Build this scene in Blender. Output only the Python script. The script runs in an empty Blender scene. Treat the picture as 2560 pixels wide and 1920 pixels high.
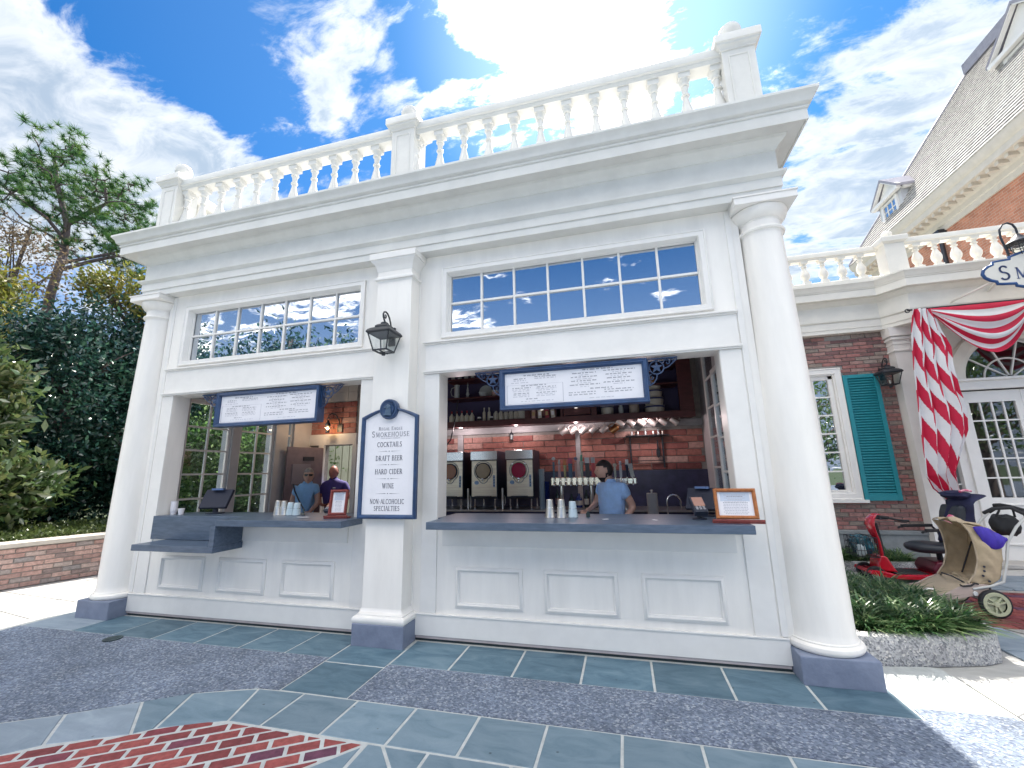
import bpy, math, random
import numpy as np
from mathutils import Vector, Matrix, noise
R = math.radians
PI = math.pi
sc = bpy.context.scene
COL = sc.collection
random.seed(7)

# ------------------------------------------------------------------ camera
cd = bpy.data.cameras.new('camera')
cam = bpy.data.objects.new('camera', cd); COL.objects.link(cam)
cam.location = (2.2037, -3.8383, 1.4827)
cam.rotation_euler = (R(101.8709), R(1.1432), R(14.7306))
cd.sensor_width = 36.0; cd.sensor_fit = 'HORIZONTAL'; cd.lens = 14.7007
cd.clip_start = 0.05; cd.clip_end = 2000
sc.camera = cam

# ------------------------------------------------------------------ light
SUN_EL, SUN_AZ = 53.2, 3.1            # azimuth from +Y towards +X
sv = Vector((math.sin(R(SUN_AZ))*math.cos(R(SUN_EL)), math.cos(R(SUN_AZ))*math.cos(R(SUN_EL)), math.sin(R(SUN_EL))))
ld = bpy.data.lights.new('sun', 'SUN'); ld.energy = 2.5; ld.angle = R(0.6); ld.color = (1.0, 0.94, 0.85)
sun = bpy.data.objects.new('sun', ld); COL.objects.link(sun)
sun.rotation_euler = sv.to_track_quat('Z', 'Y').to_euler()

sc.view_settings.view_transform = 'Standard'; sc.view_settings.look = 'None'
sc.view_settings.gamma = 1.0; sc.view_settings.use_curve_mapping = False
sc.view_settings.exposure = 2.3

w = bpy.data.worlds.new('World'); sc.world = w; w.use_nodes = True
nt = w.node_tree; nt.nodes.clear()
def N(t, **k):
    n = nt.nodes.new(t)
    for a, b in k.items(): setattr(n, a, b)
    return n
def LK(a, b): nt.links.new(a, b)
def M(op, a, b=None, c=None, clamp=False):
    n = N('ShaderNodeMath', operation=op); n.use_clamp = clamp
    for i, x in enumerate((a, b, c)):
        if x is None: continue
        if isinstance(x, (int, float)): n.inputs[i].default_value = x
        else: LK(x, n.inputs[i])
    return n.outputs[0]
def azel(a, e): return (math.sin(R(a))*math.cos(R(e)), math.cos(R(a))*math.cos(R(e)), math.sin(R(e)))
sky = N('ShaderNodeTexSky', sky_type='NISHITA', sun_disc=False)
sky.sun_elevation = R(SUN_EL); sky.sun_rotation = R(SUN_AZ); sky.air_density = 1.0; sky.dust_density = 0.25; sky.ozone_density = 3.0
tc = N('ShaderNodeTexCoord'); D = tc.outputs['Generated']
nrm = N('ShaderNodeVectorMath', operation='NORMALIZE'); LK(D, nrm.inputs[0]); D = nrm.outputs[0]
sp = N('ShaderNodeSeparateXYZ'); LK(D, sp.inputs[0])
zc = M('MAXIMUM', M('ADD', sp.outputs[2], 0.12), 0.06)
cx = N('ShaderNodeCombineXYZ'); LK(M('DIVIDE', sp.outputs[0], zc), cx.inputs[0]); LK(M('DIVIDE', sp.outputs[1], zc), cx.inputs[1])
mp = N('ShaderNodeMapping'); LK(cx.outputs[0], mp.inputs[0])
mp.inputs['Rotation'].default_value = (0, 0, R(28)); mp.inputs['Scale'].default_value = (1.0, 1.75, 1.0)
mp.inputs['Location'].default_value = (3.1, 1.7, 0)
nz = N('ShaderNodeTexNoise'); LK(mp.outputs[0], nz.inputs['Vector'])
nz.inputs['Scale'].default_value = 2.3; nz.inputs['Detail'].default_value = 9; nz.inputs['Roughness'].default_value = 0.62; nz.inputs['Distortion'].default_value = 0.55
n2 = N('ShaderNodeTexNoise'); LK(mp.outputs[0], n2.inputs['Vector'])
n2.inputs['Scale'].default_value = 9.0; n2.inputs['Detail'].default_value = 7; n2.inputs['Roughness'].default_value = 0.65; n2.inputs['Distortion'].default_value = 0.4
def bump(a, e, r, amp):
    v = N('ShaderNodeVectorMath', operation='DOT_PRODUCT'); LK(D, v.inputs[0]); v.inputs[1].default_value = azel(a, e)
    m = N('ShaderNodeMapRange', interpolation_type='SMOOTHSTEP'); LK(v.outputs['Value'], m.inputs[0])
    m.inputs[1].default_value = math.cos(R(r)); m.inputs[2].default_value = math.cos(R(r*0.25)); m.inputs[3].default_value = 0; m.inputs[4].default_value = amp
    return m.outputs[0]
# cloud banks (last row behind the camera), each as direction (azimuth, elevation), angular radius, density
BANKS = [(-66, 31, 11, .42), (-60, 31, 9, .34), (-54, 31.5, 7.5, .34), (-72, 36, 7, .3), (-66, 24, 9, .36), (-50, 32, 4.5, .22), (-80, 30, 16, .3),
         (-43.5, 44.5, 5, .24), (-38.5, 50, 4, .2), (-48, 49, 4, .12), (-31.5, 45.8, 4.0, .2), (-22, 46, 4, .18), (-40, 41, 3.5, .12),
         (-8, 53, 9.5, .5), (-1, 49.5, 8.5, .5), (-17, 55, 7, .4), (-10, 46, 5, .2), (2, 58, 14, .3), (9, 45, 7, .2),
         (29, 33, 9, .30), (36, 35, 8, .26), (42, 37, 8, .32), (26, 25.5, 9, .34), (32, 27, 8, .3), (17, 41, 4, .15), (25, 43, 4, .14), (20, 22, 10, .2), (-35, 38, 5, .14), (-20, 38, 7, .16), (0, 36, 9, .16),
         (-29, 51.5, 5, -.25), (-56, 43, 6, -.3), (-50, 39, 4.5, -.3), (20.5, 47, 3.5, -.14), (27, 38, 2.6, -.22), (-14, 49, 2.5, -.1), (-47, 35.5, 3, -.15), (-36, 45, 3, -.16), (40, 42, 2, -.2), (-65, 40, 4, -.15),
         (180, 24, 24, -.30), (150, 15, 24, -.2), (180, 68, 45, .22), (105, 38, 34, .24), (-115, 40, 34, .24)]  # clear gap, then unseen cloud added to fill the shaded facade
acc = M('MULTIPLY_ADD', M('SUBTRACT', n2.outputs['Fac'], 0.5), 0.95, M('MULTIPLY', M('SUBTRACT', nz.outputs['Fac'], 0.5), 1.9))
acc = M('ADD', acc, 0.49)
for b in BANKS: acc = M('ADD', acc, bump(b[0], b[1], b[2], b[3]*.70))
cov = N('ShaderNodeMapRange', interpolation_type='SMOOTHSTEP'); LK(acc, cov.inputs[0])
cov.inputs[1].default_value = .50; cov.inputs[2].default_value = .90
thick = N('ShaderNodeMapRange', interpolation_type='SMOOTHSTEP'); LK(acc, thick.inputs[0])
thick.inputs[1].default_value = .66; thick.inputs[2].default_value = 1.02
glow = bump(1.0, 51.5, 22, 1.0); glow2 = bump(1.0, 51.5, 60, 1.0)
hs = N('ShaderNodeHueSaturation'); hs.inputs['Saturation'].default_value = 1.2; LK(sky.outputs[0], hs.inputs['Color'])
hz = N('ShaderNodeMapRange', interpolation_type='SMOOTHSTEP'); LK(sp.outputs[2], hz.inputs[0]); hz.inputs[1].default_value = .0; hz.inputs[2].default_value = .60; hz.inputs[3].default_value = 1.0; hz.inputs[4].default_value = .0
tint = N('ShaderNodeMix', data_type='RGBA', blend_type='MULTIPLY'); tint.inputs[0].default_value = 1.0
LK(hs.outputs[0], tint.inputs[6]); tint.inputs[7].default_value = (0.045, 0.225, 0.315, 1)
# thick cloud goes a soft blue-grey, thin edges and the part near the sun are white
cc = N('ShaderNodeMix', data_type='RGBA'); n4 = N('ShaderNodeTexNoise'); LK(mp.outputs[0], n4.inputs['Vector']); n4.inputs['Scale'].default_value = 4.5; n4.inputs['Detail'].default_value = 8; n4.inputs['Roughness'].default_value = .6; n4.inputs['Distortion'].default_value = .8
mo = N('ShaderNodeMapRange', interpolation_type='SMOOTHSTEP'); LK(n4.outputs['Fac'], mo.inputs[0]); mo.inputs[1].default_value = .36; mo.inputs[2].default_value = .66; mo.inputs[3].default_value = 1.0; mo.inputs[4].default_value = .25
LK(M('MULTIPLY', thick.outputs[0], mo.outputs[0]), cc.inputs[0])
cc.inputs[6].default_value = (1.95, 2.02, 2.12, 1); cc.inputs[7].default_value = (.86, 1.08, 1.38, 1)
# clouds behind the camera are front-lit, and brightened further to fill the shaded facade
ant = N('ShaderNodeVectorMath', operation='DOT_PRODUCT'); LK(D, ant.inputs[0]); ant.inputs[1].default_value = azel(SUN_AZ+180, 25)
am = N('ShaderNodeMapRange', interpolation_type='SMOOTHSTEP'); LK(ant.outputs['Value'], am.inputs[0]); am.inputs[1].default_value = .0; am.inputs[2].default_value = .80
cf = N('ShaderNodeMix', data_type='RGBA'); LK(am.outputs[0], cf.inputs[0]); LK(cc.outputs[2], cf.inputs[6]); cf.inputs[7].default_value = (11.2, 10.8, 10.1, 1)
cb = N('ShaderNodeMix', data_type='RGBA', blend_type='ADD'); LK(glow, cb.inputs[0]); LK(cf.outputs[2], cb.inputs[6]); cb.inputs[7].default_value = (12, 11.5, 10.6, 1)
hm = N('ShaderNodeMix', data_type='RGBA'); LK(hz.outputs[0], hm.inputs[0]); LK(tint.outputs[2], hm.inputs[6]); hm.inputs[7].default_value = (1.05, 1.25, 1.62, 1)
mx = N('ShaderNodeMix', data_type='RGBA'); LK(cov.outputs[0], mx.inputs[0]); LK(hm.outputs[2], mx.inputs[6]); LK(cb.outputs[2], mx.inputs[7])
ad = N('ShaderNodeMix', data_type='RGBA', blend_type='ADD'); LK(glow2, ad.inputs[0]); LK(mx.outputs[2], ad.inputs[6]); ad.inputs[7].default_value = (0.16, 0.20, 0.22, 1)
gl3 = bump(1.5, 50, 24, 1.0); ad3 = N('ShaderNodeMix', data_type='RGBA', blend_type='ADD'); LK(M('POWER', gl3, 1.6), ad3.inputs[0]); LK(ad.outputs[2], ad3.inputs[6]); ad3.inputs[7].default_value = (0.85, 0.85, 0.85, 1); ad = ad3
bg = N('ShaderNodeBackground'); bg.inputs['Strength'].default_value = 0.115
LK(ad.outputs[2], bg.inputs[0]); wo = N('ShaderNodeOutputWorld'); LK(bg.outputs[0], wo.inputs[0])

# ------------------------------------------------------------------ mesh helpers
RL = {}                                     # object name -> world location of its root
class MB:
    def __init__(s): s.v = []; s.f = []; s.m = []
    def add(s, vs, fs, mi=0):
        o = len(s.v); s.v.extend([tuple(p) for p in vs])
        for f in fs: s.f.append(tuple(i+o for i in f)); s.m.append(mi)
        return s
    def box(s, x0, x1, y0, y1, z0, z1, mi=0):
        return s.add([(x0,y0,z0),(x1,y0,z0),(x1,y1,z0),(x0,y1,z0),(x0,y0,z1),(x1,y0,z1),(x1,y1,z1),(x0,y1,z1)],
                     [(0,3,2,1),(4,5,6,7),(0,1,5,4),(1,2,6,5),(2,3,7,6),(3,0,4,7)], mi)
    def obb(s, c, u, v, w_, mi=0):
        c = Vector(c); u = Vector(u); v = Vector(v); w_ = Vector(w_)
        P = [c+a*u+b*v+d*w_ for d in (-1,1) for b in (-1,1) for a in (-1,1)]
        fs = [(0,2,3,1),(4,5,7,6),(0,1,5,4),(2,6,7,3),(0,4,6,2),(1,3,7,5)]
        if u.cross(v).dot(w_) < 0: fs = [tuple(reversed(f)) for f in fs]
        return s.add(P, fs, mi)
    def bar(s, p0, p1, w_, h, up=(0,0,1), mi=0):
        p0 = Vector(p0); p1 = Vector(p1); d = (p1-p0); L = d.length; d.normalize()
        up = Vector(up); sd = d.cross(up)
        if sd.length < 1e-4: up = Vector((0,1,0)); sd = d.cross(up)
        sd.normalize(); up = sd.cross(d)
        return s.obb((p0+p1)/2, d*L/2, sd*w_/2, up*h/2, mi)
    def tube(s, pts, r, n=8, mi=0, caps=True):
        pts = [Vector(p) for p in pts]; m = len(pts)
        rs = r if isinstance(r, (list, tuple)) else [r]*m
        o = len(s.v); t0 = None; a = None
        for i, p in enumerate(pts):
            t = (pts[min(i+1, m-1)]-pts[max(i-1, 0)]).normalized()
            if a is None:
                a = t.cross(Vector((0,0,1)))
                if a.length < .1: a = t.cross(Vector((0,1,0)))
                a.normalize()
            else:
                a = (a - t*a.dot(t))
                if a.length < 1e-5: a = t.orthogonal()
                a.normalize()
            b = t.cross(a)
            for k in range(n):
                q = 2*PI*k/n; s.v.append(tuple(p+(a*math.cos(q)+b*math.sin(q))*rs[i]))
        for i in range(m-1):
            for k in range(n):
                k2 = (k+1) % n
                s.f.append((o+i*n+k, o+i*n+k2, o+(i+1)*n+k2, o+(i+1)*n+k)); s.m.append(mi)
        if caps:
            s.f.append(tuple(o+k for k in reversed(range(n)))); s.m.append(mi)
            s.f.append(tuple(o+(m-1)*n+k for k in range(n))); s.m.append(mi)
        return s
    def lathe(s, prof, c=(0,0,0), n=24, axis='Z', mi=0, sx=1, sy=1, caps=True):
        o = len(s.v); cx_, cy_, cz_ = c
        for r, h in prof:
            for k in range(n):
                q = 2*PI*k/n; a = r*math.cos(q)*sx; b = r*math.sin(q)*sy
                if axis == 'Z': s.v.append((cx_+a, cy_+b, cz_+h))
                elif axis == 'Y': s.v.append((cx_+a, cy_+h, cz_+b))
                else: s.v.append((cx_+h, cy_+a, cz_+b))
        m = len(prof); fl = axis == 'Y'
        for i in range(m-1):
            for k in range(n):
                k2 = (k+1) % n; f = (o+i*n+k, o+i*n+k2, o+(i+1)*n+k2, o+(i+1)*n+k)
                s.f.append(f[::-1] if fl else f); s.m.append(mi)
        if not caps: return s
        a = tuple(o+k for k in range(n)); b = tuple(o+(m-1)*n+k for k in range(n))
        s.f.append(a if fl else a[::-1]); s.m.append(mi); s.f.append(b[::-1] if fl else b); s.m.append(mi)
        return s
    def prism(s, poly, a, b, axis='Z', mi=0):
        # poly: 2D points, counter-clockwise; axis the extrusion axis
        def P(p, h):
            return (p[0], p[1], h) if axis == 'Z' else ((p[0], h, p[1]) if axis == 'Y' else (h, p[0], p[1]))
        n = len(poly); o = len(s.v)
        for h in (a, b):
            for p in poly: s.v.append(P(p, h))
        fl = (axis == 'Y') != (b < a)
        fs = [tuple(range(n))[::-1], tuple(range(n, 2*n))] + [(k, (k+1) % n, n+(k+1) % n, n+k) for k in range(n)]
        for f in fs:
            f = tuple(o+i for i in f); s.f.append(f[::-1] if fl else f); s.m.append(mi)
        return s
    def sweep(s, prof, path, closed=False, mi=0, z0=0):
        # prof: (outward, z); path: 2D points; outward is to the right of travel
        n = len(path); P = [Vector(p) for p in path]; rows = []
        for i in range(n):
            if closed: d0 = (P[i]-P[i-1]).normalized(); d1 = (P[(i+1) % n]-P[i]).normalized()
            else:
                d0 = (P[i]-P[i-1]).normalized() if i else (P[1]-P[0]).normalized()
                d1 = (P[i+1]-P[i]).normalized() if i < n-1 else d0
            n0 = Vector((d0.y, -d0.x)); n1 = Vector((d1.y, -d1.x)); m = (n0+n1)
            m = m/max(.2, (1+n0.dot(n1)))
            o = len(s.v); rows.append(o)
            for d, z in prof: s.v.append((P[i].x+m.x*d, P[i].y+m.y*d, z+z0))
        k = len(prof)
        for i in range(n if closed else n-1):
            a, b = rows[i], rows[(i+1) % n]
            for j in range(k-1): s.f.append((a+j, b+j, b+j+1, a+j+1)); s.m.append(mi)
        if not closed:
            s.f.append(tuple(rows[0]+j for j in range(k))[::-1]); s.m.append(mi); s.f.append(tuple(rows[-1]+j for j in range(k))); s.m.append(mi)
        return s
    def frame(s, x0, x1, z0, z1, y, prof, mi=0):
        # mitred picture frame in an XZ plane; prof: (inward from the edge, out towards -Y)
        rows = []
        for (cx_, cz_, sx, sz) in ((x0,z0,1,1),(x1,z0,-1,1),(x1,z1,-1,-1),(x0,z1,1,-1)):
            o = len(s.v); rows.append(o)
            for d, h in prof: s.v.append((cx_+sx*d, y-h, cz_+sz*d))
        k = len(prof)
        for i in range(4):
            a, b = rows[i], rows[(i+1) % 4]
            for j in range(k-1): s.f.append((a+j, b+j, b+j+1, a+j+1)); s.m.append(mi)
        return s
    def xf(s, mtx):
        s.v = [tuple(mtx @ Vector(p)) for p in s.v]; return s
    def build(s, name, mats, parent=None, smooth=None, bevel=0, seg=2):
        me = bpy.data.meshes.new(name)
        off = RL.get(parent.name, Vector((0,0,0))) if parent else Vector((0,0,0))
        me.from_pydata([(p[0]-off.x, p[1]-off.y, p[2]-off.z) for p in s.v], [], s.f)
        if not isinstance(mats, (list, tuple)): mats = [mats]
        for m in mats: me.materials.append(m)
        if len(mats) > 1: me.polygons.foreach_set('material_index', s.m)
        if smooth is not None:
            me.polygons.foreach_set('use_smooth', [True]*len(me.polygons))
            me.set_sharp_from_angle(angle=R(smooth))
        me.update()
        ob = bpy.data.objects.new(name, me); COL.objects.link(ob)
        if parent: ob.parent = parent; RL[ob.name] = off
        if bevel:
            b = ob.modifiers.new('bevel', 'BEVEL'); b.width = bevel; b.segments = seg; b.limit_method = 'ANGLE'; b.angle_limit = R(40)
        return ob
def thing(name, label, cat, loc=(0,0,0), group=None):
    o = bpy.data.objects.new(name, None); COL.objects.link(o); o.location = loc; o.empty_display_size = .1
    RL[o.name] = Vector(loc); o['label'] = label; o['category'] = cat
    if group: o['group'] = group
    return o
def tag(o, label=None, cat=None, group=None, kind=None):
    for k, v in (('label', label), ('category', cat), ('group', group), ('kind', kind)):
        if v: o[k] = v
    return o
def kids(o): return [c for c in COL.objects if c.parent == o]
KID = {}
def dup(root, loc, rotz=0, label=None, cat=None):
    if root.name not in KID:
        t = {}
        for c in COL.objects:
            if c.parent: t.setdefault(c.parent.name, []).append(c)
        KID[root.name] = t
    t = KID[root.name]
    r = root.copy(); COL.objects.link(r); r.location = loc; r.rotation_euler = (0,0,rotz); RL[r.name] = Vector(loc)
    if label: r['label'] = label
    for ch in t.get(root.name, []):
        c = ch.copy(); COL.objects.link(c); c.parent = r
        for g in t.get(ch.name, []):
            d = g.copy(); COL.objects.link(d); d.parent = c
    return r
def inst(me, name, parent, loc, rot=(0,0,0), scale=(1,1,1), label=None):
    o = bpy.data.objects.new(name, me); COL.objects.link(o)
    off = RL.get(parent.name, Vector((0,0,0))) if parent else Vector((0,0,0))
    o.location = Vector(loc)-off; o.rotation_euler = rot; o.scale = scale
    if parent: o.parent = parent; RL[o.name] = off
    if label: o['label'] = label
    return o

# ------------------------------------------------------------------ materials
def mat(name, col, rough=.5, metal=0, var=0, vscale=8, bump=0, bscale=60, col2=None, spec=.5, rnd=0, emit=None, estr=0, trans=0, stretch=None, coat=0):
    m = bpy.data.materials.new(name); m.use_nodes = True; t = m.node_tree; b = t.nodes['Principled BSDF']
    b.inputs['Roughness'].default_value = rough; b.inputs['Metallic'].default_value = metal
    b.inputs['Specular IOR Level'].default_value = spec; b.inputs['Coat Weight'].default_value = coat
    c = (*col, 1); b.inputs['Base Color'].default_value = c
    if emit: b.inputs['Emission Color'].default_value = (*emit, 1); b.inputs['Emission Strength'].default_value = estr
    if trans: b.inputs['Transmission Weight'].default_value = trans
    t_ = t.nodes.new('ShaderNodeTexCoord'); src = t_.outputs['Object']
    if stretch:
        mp_ = t.nodes.new('ShaderNodeMapping'); mp_.inputs['Scale'].default_value = stretch; t.links.new(src, mp_.inputs[0]); src = mp_.outputs[0]
    out = None
    if var or col2:
        n = t.nodes.new('ShaderNodeTexNoise'); n.inputs['Scale'].default_value = vscale; n.inputs['Detail'].default_value = 6; n.inputs['Roughness'].default_value = .6
        t.links.new(src, n.inputs['Vector'])
        r = t.nodes.new('ShaderNodeMapRange'); r.inputs[1].default_value = .36; r.inputs[2].default_value = .64; t.links.new(n.outputs['Fac'], r.inputs[0])
        x = t.nodes.new('ShaderNodeMix'); x.data_type = 'RGBA'; t.links.new(r.outputs[0], x.inputs[0])
        a2 = col2 if col2 else tuple(min(1, v*(1+var)) for v in col); a1 = col if col2 else tuple(v*(1-var) for v in col)
        x.inputs[6].default_value = (*a1, 1); x.inputs[7].default_value = (*a2, 1); out = x.outputs[2]
        r2 = t.nodes.new('ShaderNodeMapRange'); t.links.new(n.outputs['Fac'], r2.inputs[0]); r2.inputs[3].default_value = rough*.85; r2.inputs[4].default_value = min(1, rough*1.18)
        t.links.new(r2.outputs[0], b.inputs['Roughness'])
    if rnd:
        oi = t.nodes.new('ShaderNodeObjectInfo'); h = t.nodes.new('ShaderNodeHueSaturation')
        mr = t.nodes.new('ShaderNodeMapRange'); t.links.new(oi.outputs['Random'], mr.inputs[0]); mr.inputs[3].default_value = 1-rnd; mr.inputs[4].default_value = 1+rnd
        t.links.new(mr.outputs[0], h.inputs['Value'])
        if out: t.links.new(out, h.inputs['Color'])
        else: h.inputs['Color'].default_value = c
        out = h.outputs[0]
    if out: t.links.new(out, b.inputs['Base Color'])
    if bump:
        n = t.nodes.new('ShaderNodeTexNoise'); n.inputs['Scale'].default_value = bscale; n.inputs['Detail'].default_value = 8; t.links.new(src, n.inputs['Vector'])
        u = t.nodes.new('ShaderNodeBump'); u.inputs['Strength'].default_value = bump; u.inputs['Distance'].default_value = .01
        t.links.new(n.outputs['Fac'], u.inputs['Height']); t.links.new(u.outputs[0], b.inputs['Normal'])
    return m
def brickmat(name, ramp, rough=.85, bumps=.5):
    # colour per brick from the object's random number
    m = bpy.data.materials.new(name); m.use_nodes = True; t = m.node_tree; b = t.nodes['Principled BSDF']; b.inputs['Roughness'].default_value = rough; b.inputs['Specular IOR Level'].default_value = .25
    oi = t.nodes.new('ShaderNodeObjectInfo'); cr = t.nodes.new('ShaderNodeValToRGB'); t.links.new(oi.outputs['Random'], cr.inputs[0])
    el = cr.color_ramp.elements
    while len(el) < len(ramp): el.new(.5)
    for e, (p, c) in zip(el, ramp): e.position = p; e.color = (*c, 1)
    cr.color_ramp.interpolation = 'LINEAR'
    g = t.nodes.new('ShaderNodeNewGeometry'); n = t.nodes.new('ShaderNodeTexNoise'); n.inputs['Scale'].default_value = 22; n.inputs['Detail'].default_value = 8; n.inputs['Roughness'].default_value = .7
    t.links.new(g.outputs['Position'], n.inputs['Vector'])
    r = t.nodes.new('ShaderNodeMapRange'); t.links.new(n.outputs['Fac'], r.inputs[0]); r.inputs[1].default_value = .3; r.inputs[2].default_value = .7; r.inputs[3].default_value = .68; r.inputs[4].default_value = 1.3
    h = t.nodes.new('ShaderNodeHueSaturation'); t.links.new(cr.outputs[0], h.inputs['Color']); t.links.new(r.outputs[0], h.inputs['Value']); t.links.new(h.outputs[0], b.inputs['Base Color'])
    u = t.nodes.new('ShaderNodeBump'); u.inputs['Strength'].default_value = bumps; u.inputs['Distance'].default_value = .006; t.links.new(n.outputs['Fac'], u.inputs['Height']); t.links.new(u.outputs[0], b.inputs['Normal'])
    return m
def glassmat(name, tint=(.8,.85,.88), refl=.12, rough=.0, body=None):
    # thin window pane: clear (or dark body) plus a mirror share
    m = bpy.data.materials.new(name); m.use_nodes = True; t = m.node_tree; t.nodes.remove(t.nodes['Principled BSDF']); o = t.nodes['Material Output']
    if body is None: a = t.nodes.new('ShaderNodeBsdfTransparent'); a.inputs[0].default_value = (*tint, 1)
    else: a = t.nodes.new('ShaderNodeBsdfDiffuse'); a.inputs[0].default_value = (*body, 1)
    g = t.nodes.new('ShaderNodeBsdfGlossy'); g.inputs['Roughness'].default_value = rough; g.inputs['Color'].default_value = (.92, .96, 1, 1)
    lw = t.nodes.new('ShaderNodeLayerWeight'); lw.inputs[0].default_value = .5; f = t.nodes.new('ShaderNodeMath'); f.operation = 'POWER'; t.links.new(lw.outputs['Facing'], f.inputs[0]); f.inputs[1].default_value = 4.0
    if body is not None:            # float glass is never quite flat
        gg = t.nodes.new('ShaderNodeNewGeometry'); nn = t.nodes.new('ShaderNodeTexNoise'); nn.inputs['Scale'].default_value = 2.6; t.links.new(gg.outputs['Position'], nn.inputs['Vector']); bb = t.nodes.new('ShaderNodeBump'); bb.inputs['Strength'].default_value = .25; bb.inputs['Distance'].default_value = .004; t.links.new(nn.outputs['Fac'], bb.inputs['Height']); t.links.new(bb.outputs[0], g.inputs['Normal'])
    r = t.nodes.new('ShaderNodeMapRange'); t.links.new(f.outputs[0], r.inputs[0]); r.inputs[1].default_value = 0; r.inputs[2].default_value = 1; r.inputs[3].default_value = refl; r.inputs[4].default_value = 1
    x = t.nodes.new('ShaderNodeMixShader'); t.links.new(r.outputs[0], x.inputs[0]); t.links.new(a.outputs[0], x.inputs[1]); t.links.new(g.outputs[0], x.inputs[2]); t.links.new(x.outputs[0], o.inputs[0])
    return m
def leafmat(name, c0, c1, c2, rough=.35, transl=.25, spec=.5):
    m = bpy.data.materials.new(name); m.use_nodes = True; t = m.node_tree; b = t.nodes['Principled BSDF']; b.inputs['Roughness'].default_value = rough; b.inputs['Specular IOR Level'].default_value = spec
    a = t.nodes.new('ShaderNodeAttribute'); a.attribute_name = 'rnd'
    cr = t.nodes.new('ShaderNodeValToRGB'); t.links.new(a.outputs['Fac'], cr.inputs[0]); cr.color_ramp.elements.new(.5)
    for e, p, c in zip(cr.color_ramp.elements, (0, .55, 1), (c0, c1, c2)): e.position = p; e.color = (*c, 1)
    t.links.new(cr.outputs[0], b.inputs['Base Color'])
    tr = t.nodes.new('ShaderNodeBsdfTranslucent'); h = t.nodes.new('ShaderNodeHueSaturation'); h.inputs['Value'].default_value = 1.6; t.links.new(cr.outputs[0], h.inputs['Color']); t.links.new(h.outputs[0], tr.inputs[0])
    x = t.nodes.new('ShaderNodeMixShader'); x.inputs[0].default_value = transl; t.links.new(b.outputs[0], x.inputs[1]); t.links.new(tr.outputs[0], x.inputs[2])
    t.links.new(x.outputs[0], t.nodes['Material Output'].inputs[0])
    return m

WHITE = mat('white_paint', (.84,.81,.76), .36, var=.045, vscale=2.2, stretch=(2.6,2.6,.5), bump=.05, bscale=25)
WHITE_SHADED = mat('white_paint_shaded', (.67,.665,.63), .42, var=.05, vscale=4)  # same white paint, darker copy: roofline shade put into its colour
WHITE2 = mat('white_trim_paint', (.79,.77,.735), .38, var=.03, vscale=5)
CREAM = mat('cream_paint', (.74,.71,.64), .45, var=.04, vscale=4)
GREYIN = mat('grey_interior_paint', (.50,.50,.51), .45, var=.05, vscale=4)
SLATEB = mat('bluestone_block', (.15,.18,.255), .62, col2=(.20,.235,.32), vscale=7, bump=.25, bscale=40)
COUNTER = mat('grey_composite_counter', (.055,.085,.13), .36, col2=(.09,.125,.185), vscale=5, stretch=(1.4,6,9), bump=.08, bscale=30)
NAVY = mat('navy_painted_metal', (.028,.062,.145), .38, var=.18, vscale=9)
BLACKM = mat('black_iron', (.018,.021,.028), .42, var=.2, vscale=12)
PAPER = mat('printed_sheet', (.78,.77,.80), .5, var=.02)
INK = mat('dark_ink', (.05,.055,.09), .6)
INKG = mat('grey_ink', (.23,.23,.27), .6)
INKL = mat('pale_grey_ink', (.42,.42,.47), .6)
STEEL = mat('brushed_steel', (.60,.57,.53), .30, metal=.9, var=.08, vscale=3, stretch=(1,1,18))
CHROME = mat('polished_steel', (.78,.78,.78), .12, metal=1)
DARKP = mat('dark_plastic', (.02,.026,.045), .4, var=.2)
SKIN = mat('skin', (.55,.32,.24), .5, var=.06, vscale=20)
MIRROR = glassmat('reflective_pane', refl=.62, body=(.02,.045,.09))
CLEAR = glassmat('clear_pane', refl=.07)
CLEAR2 = glassmat('lamp_glass', tint=(.93,.95,.95), refl=.05)
DOORGL = glassmat('restaurant_pane', refl=.16, tint=(.55,.58,.62))
CONC = mat('light_concrete', (.40,.38,.355), .8, var=.14, vscale=3, bump=.15, bscale=50)
MORTAR = mat('mortar', (.33,.31,.29), .9, var=.12, vscale=20)
WOODR = mat('red_stained_wood', (.085,.022,.024), .45, var=.25, vscale=6, stretch=(1,1,6))
WOODO = mat('orange_oak_wood', (.36,.125,.035), .38, var=.2, vscale=5, stretch=(8,1,8))
WOODM = mat('mahogany_wood', (.20,.035,.028), .38, var=.2, vscale=5, stretch=(8,1,8))
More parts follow.
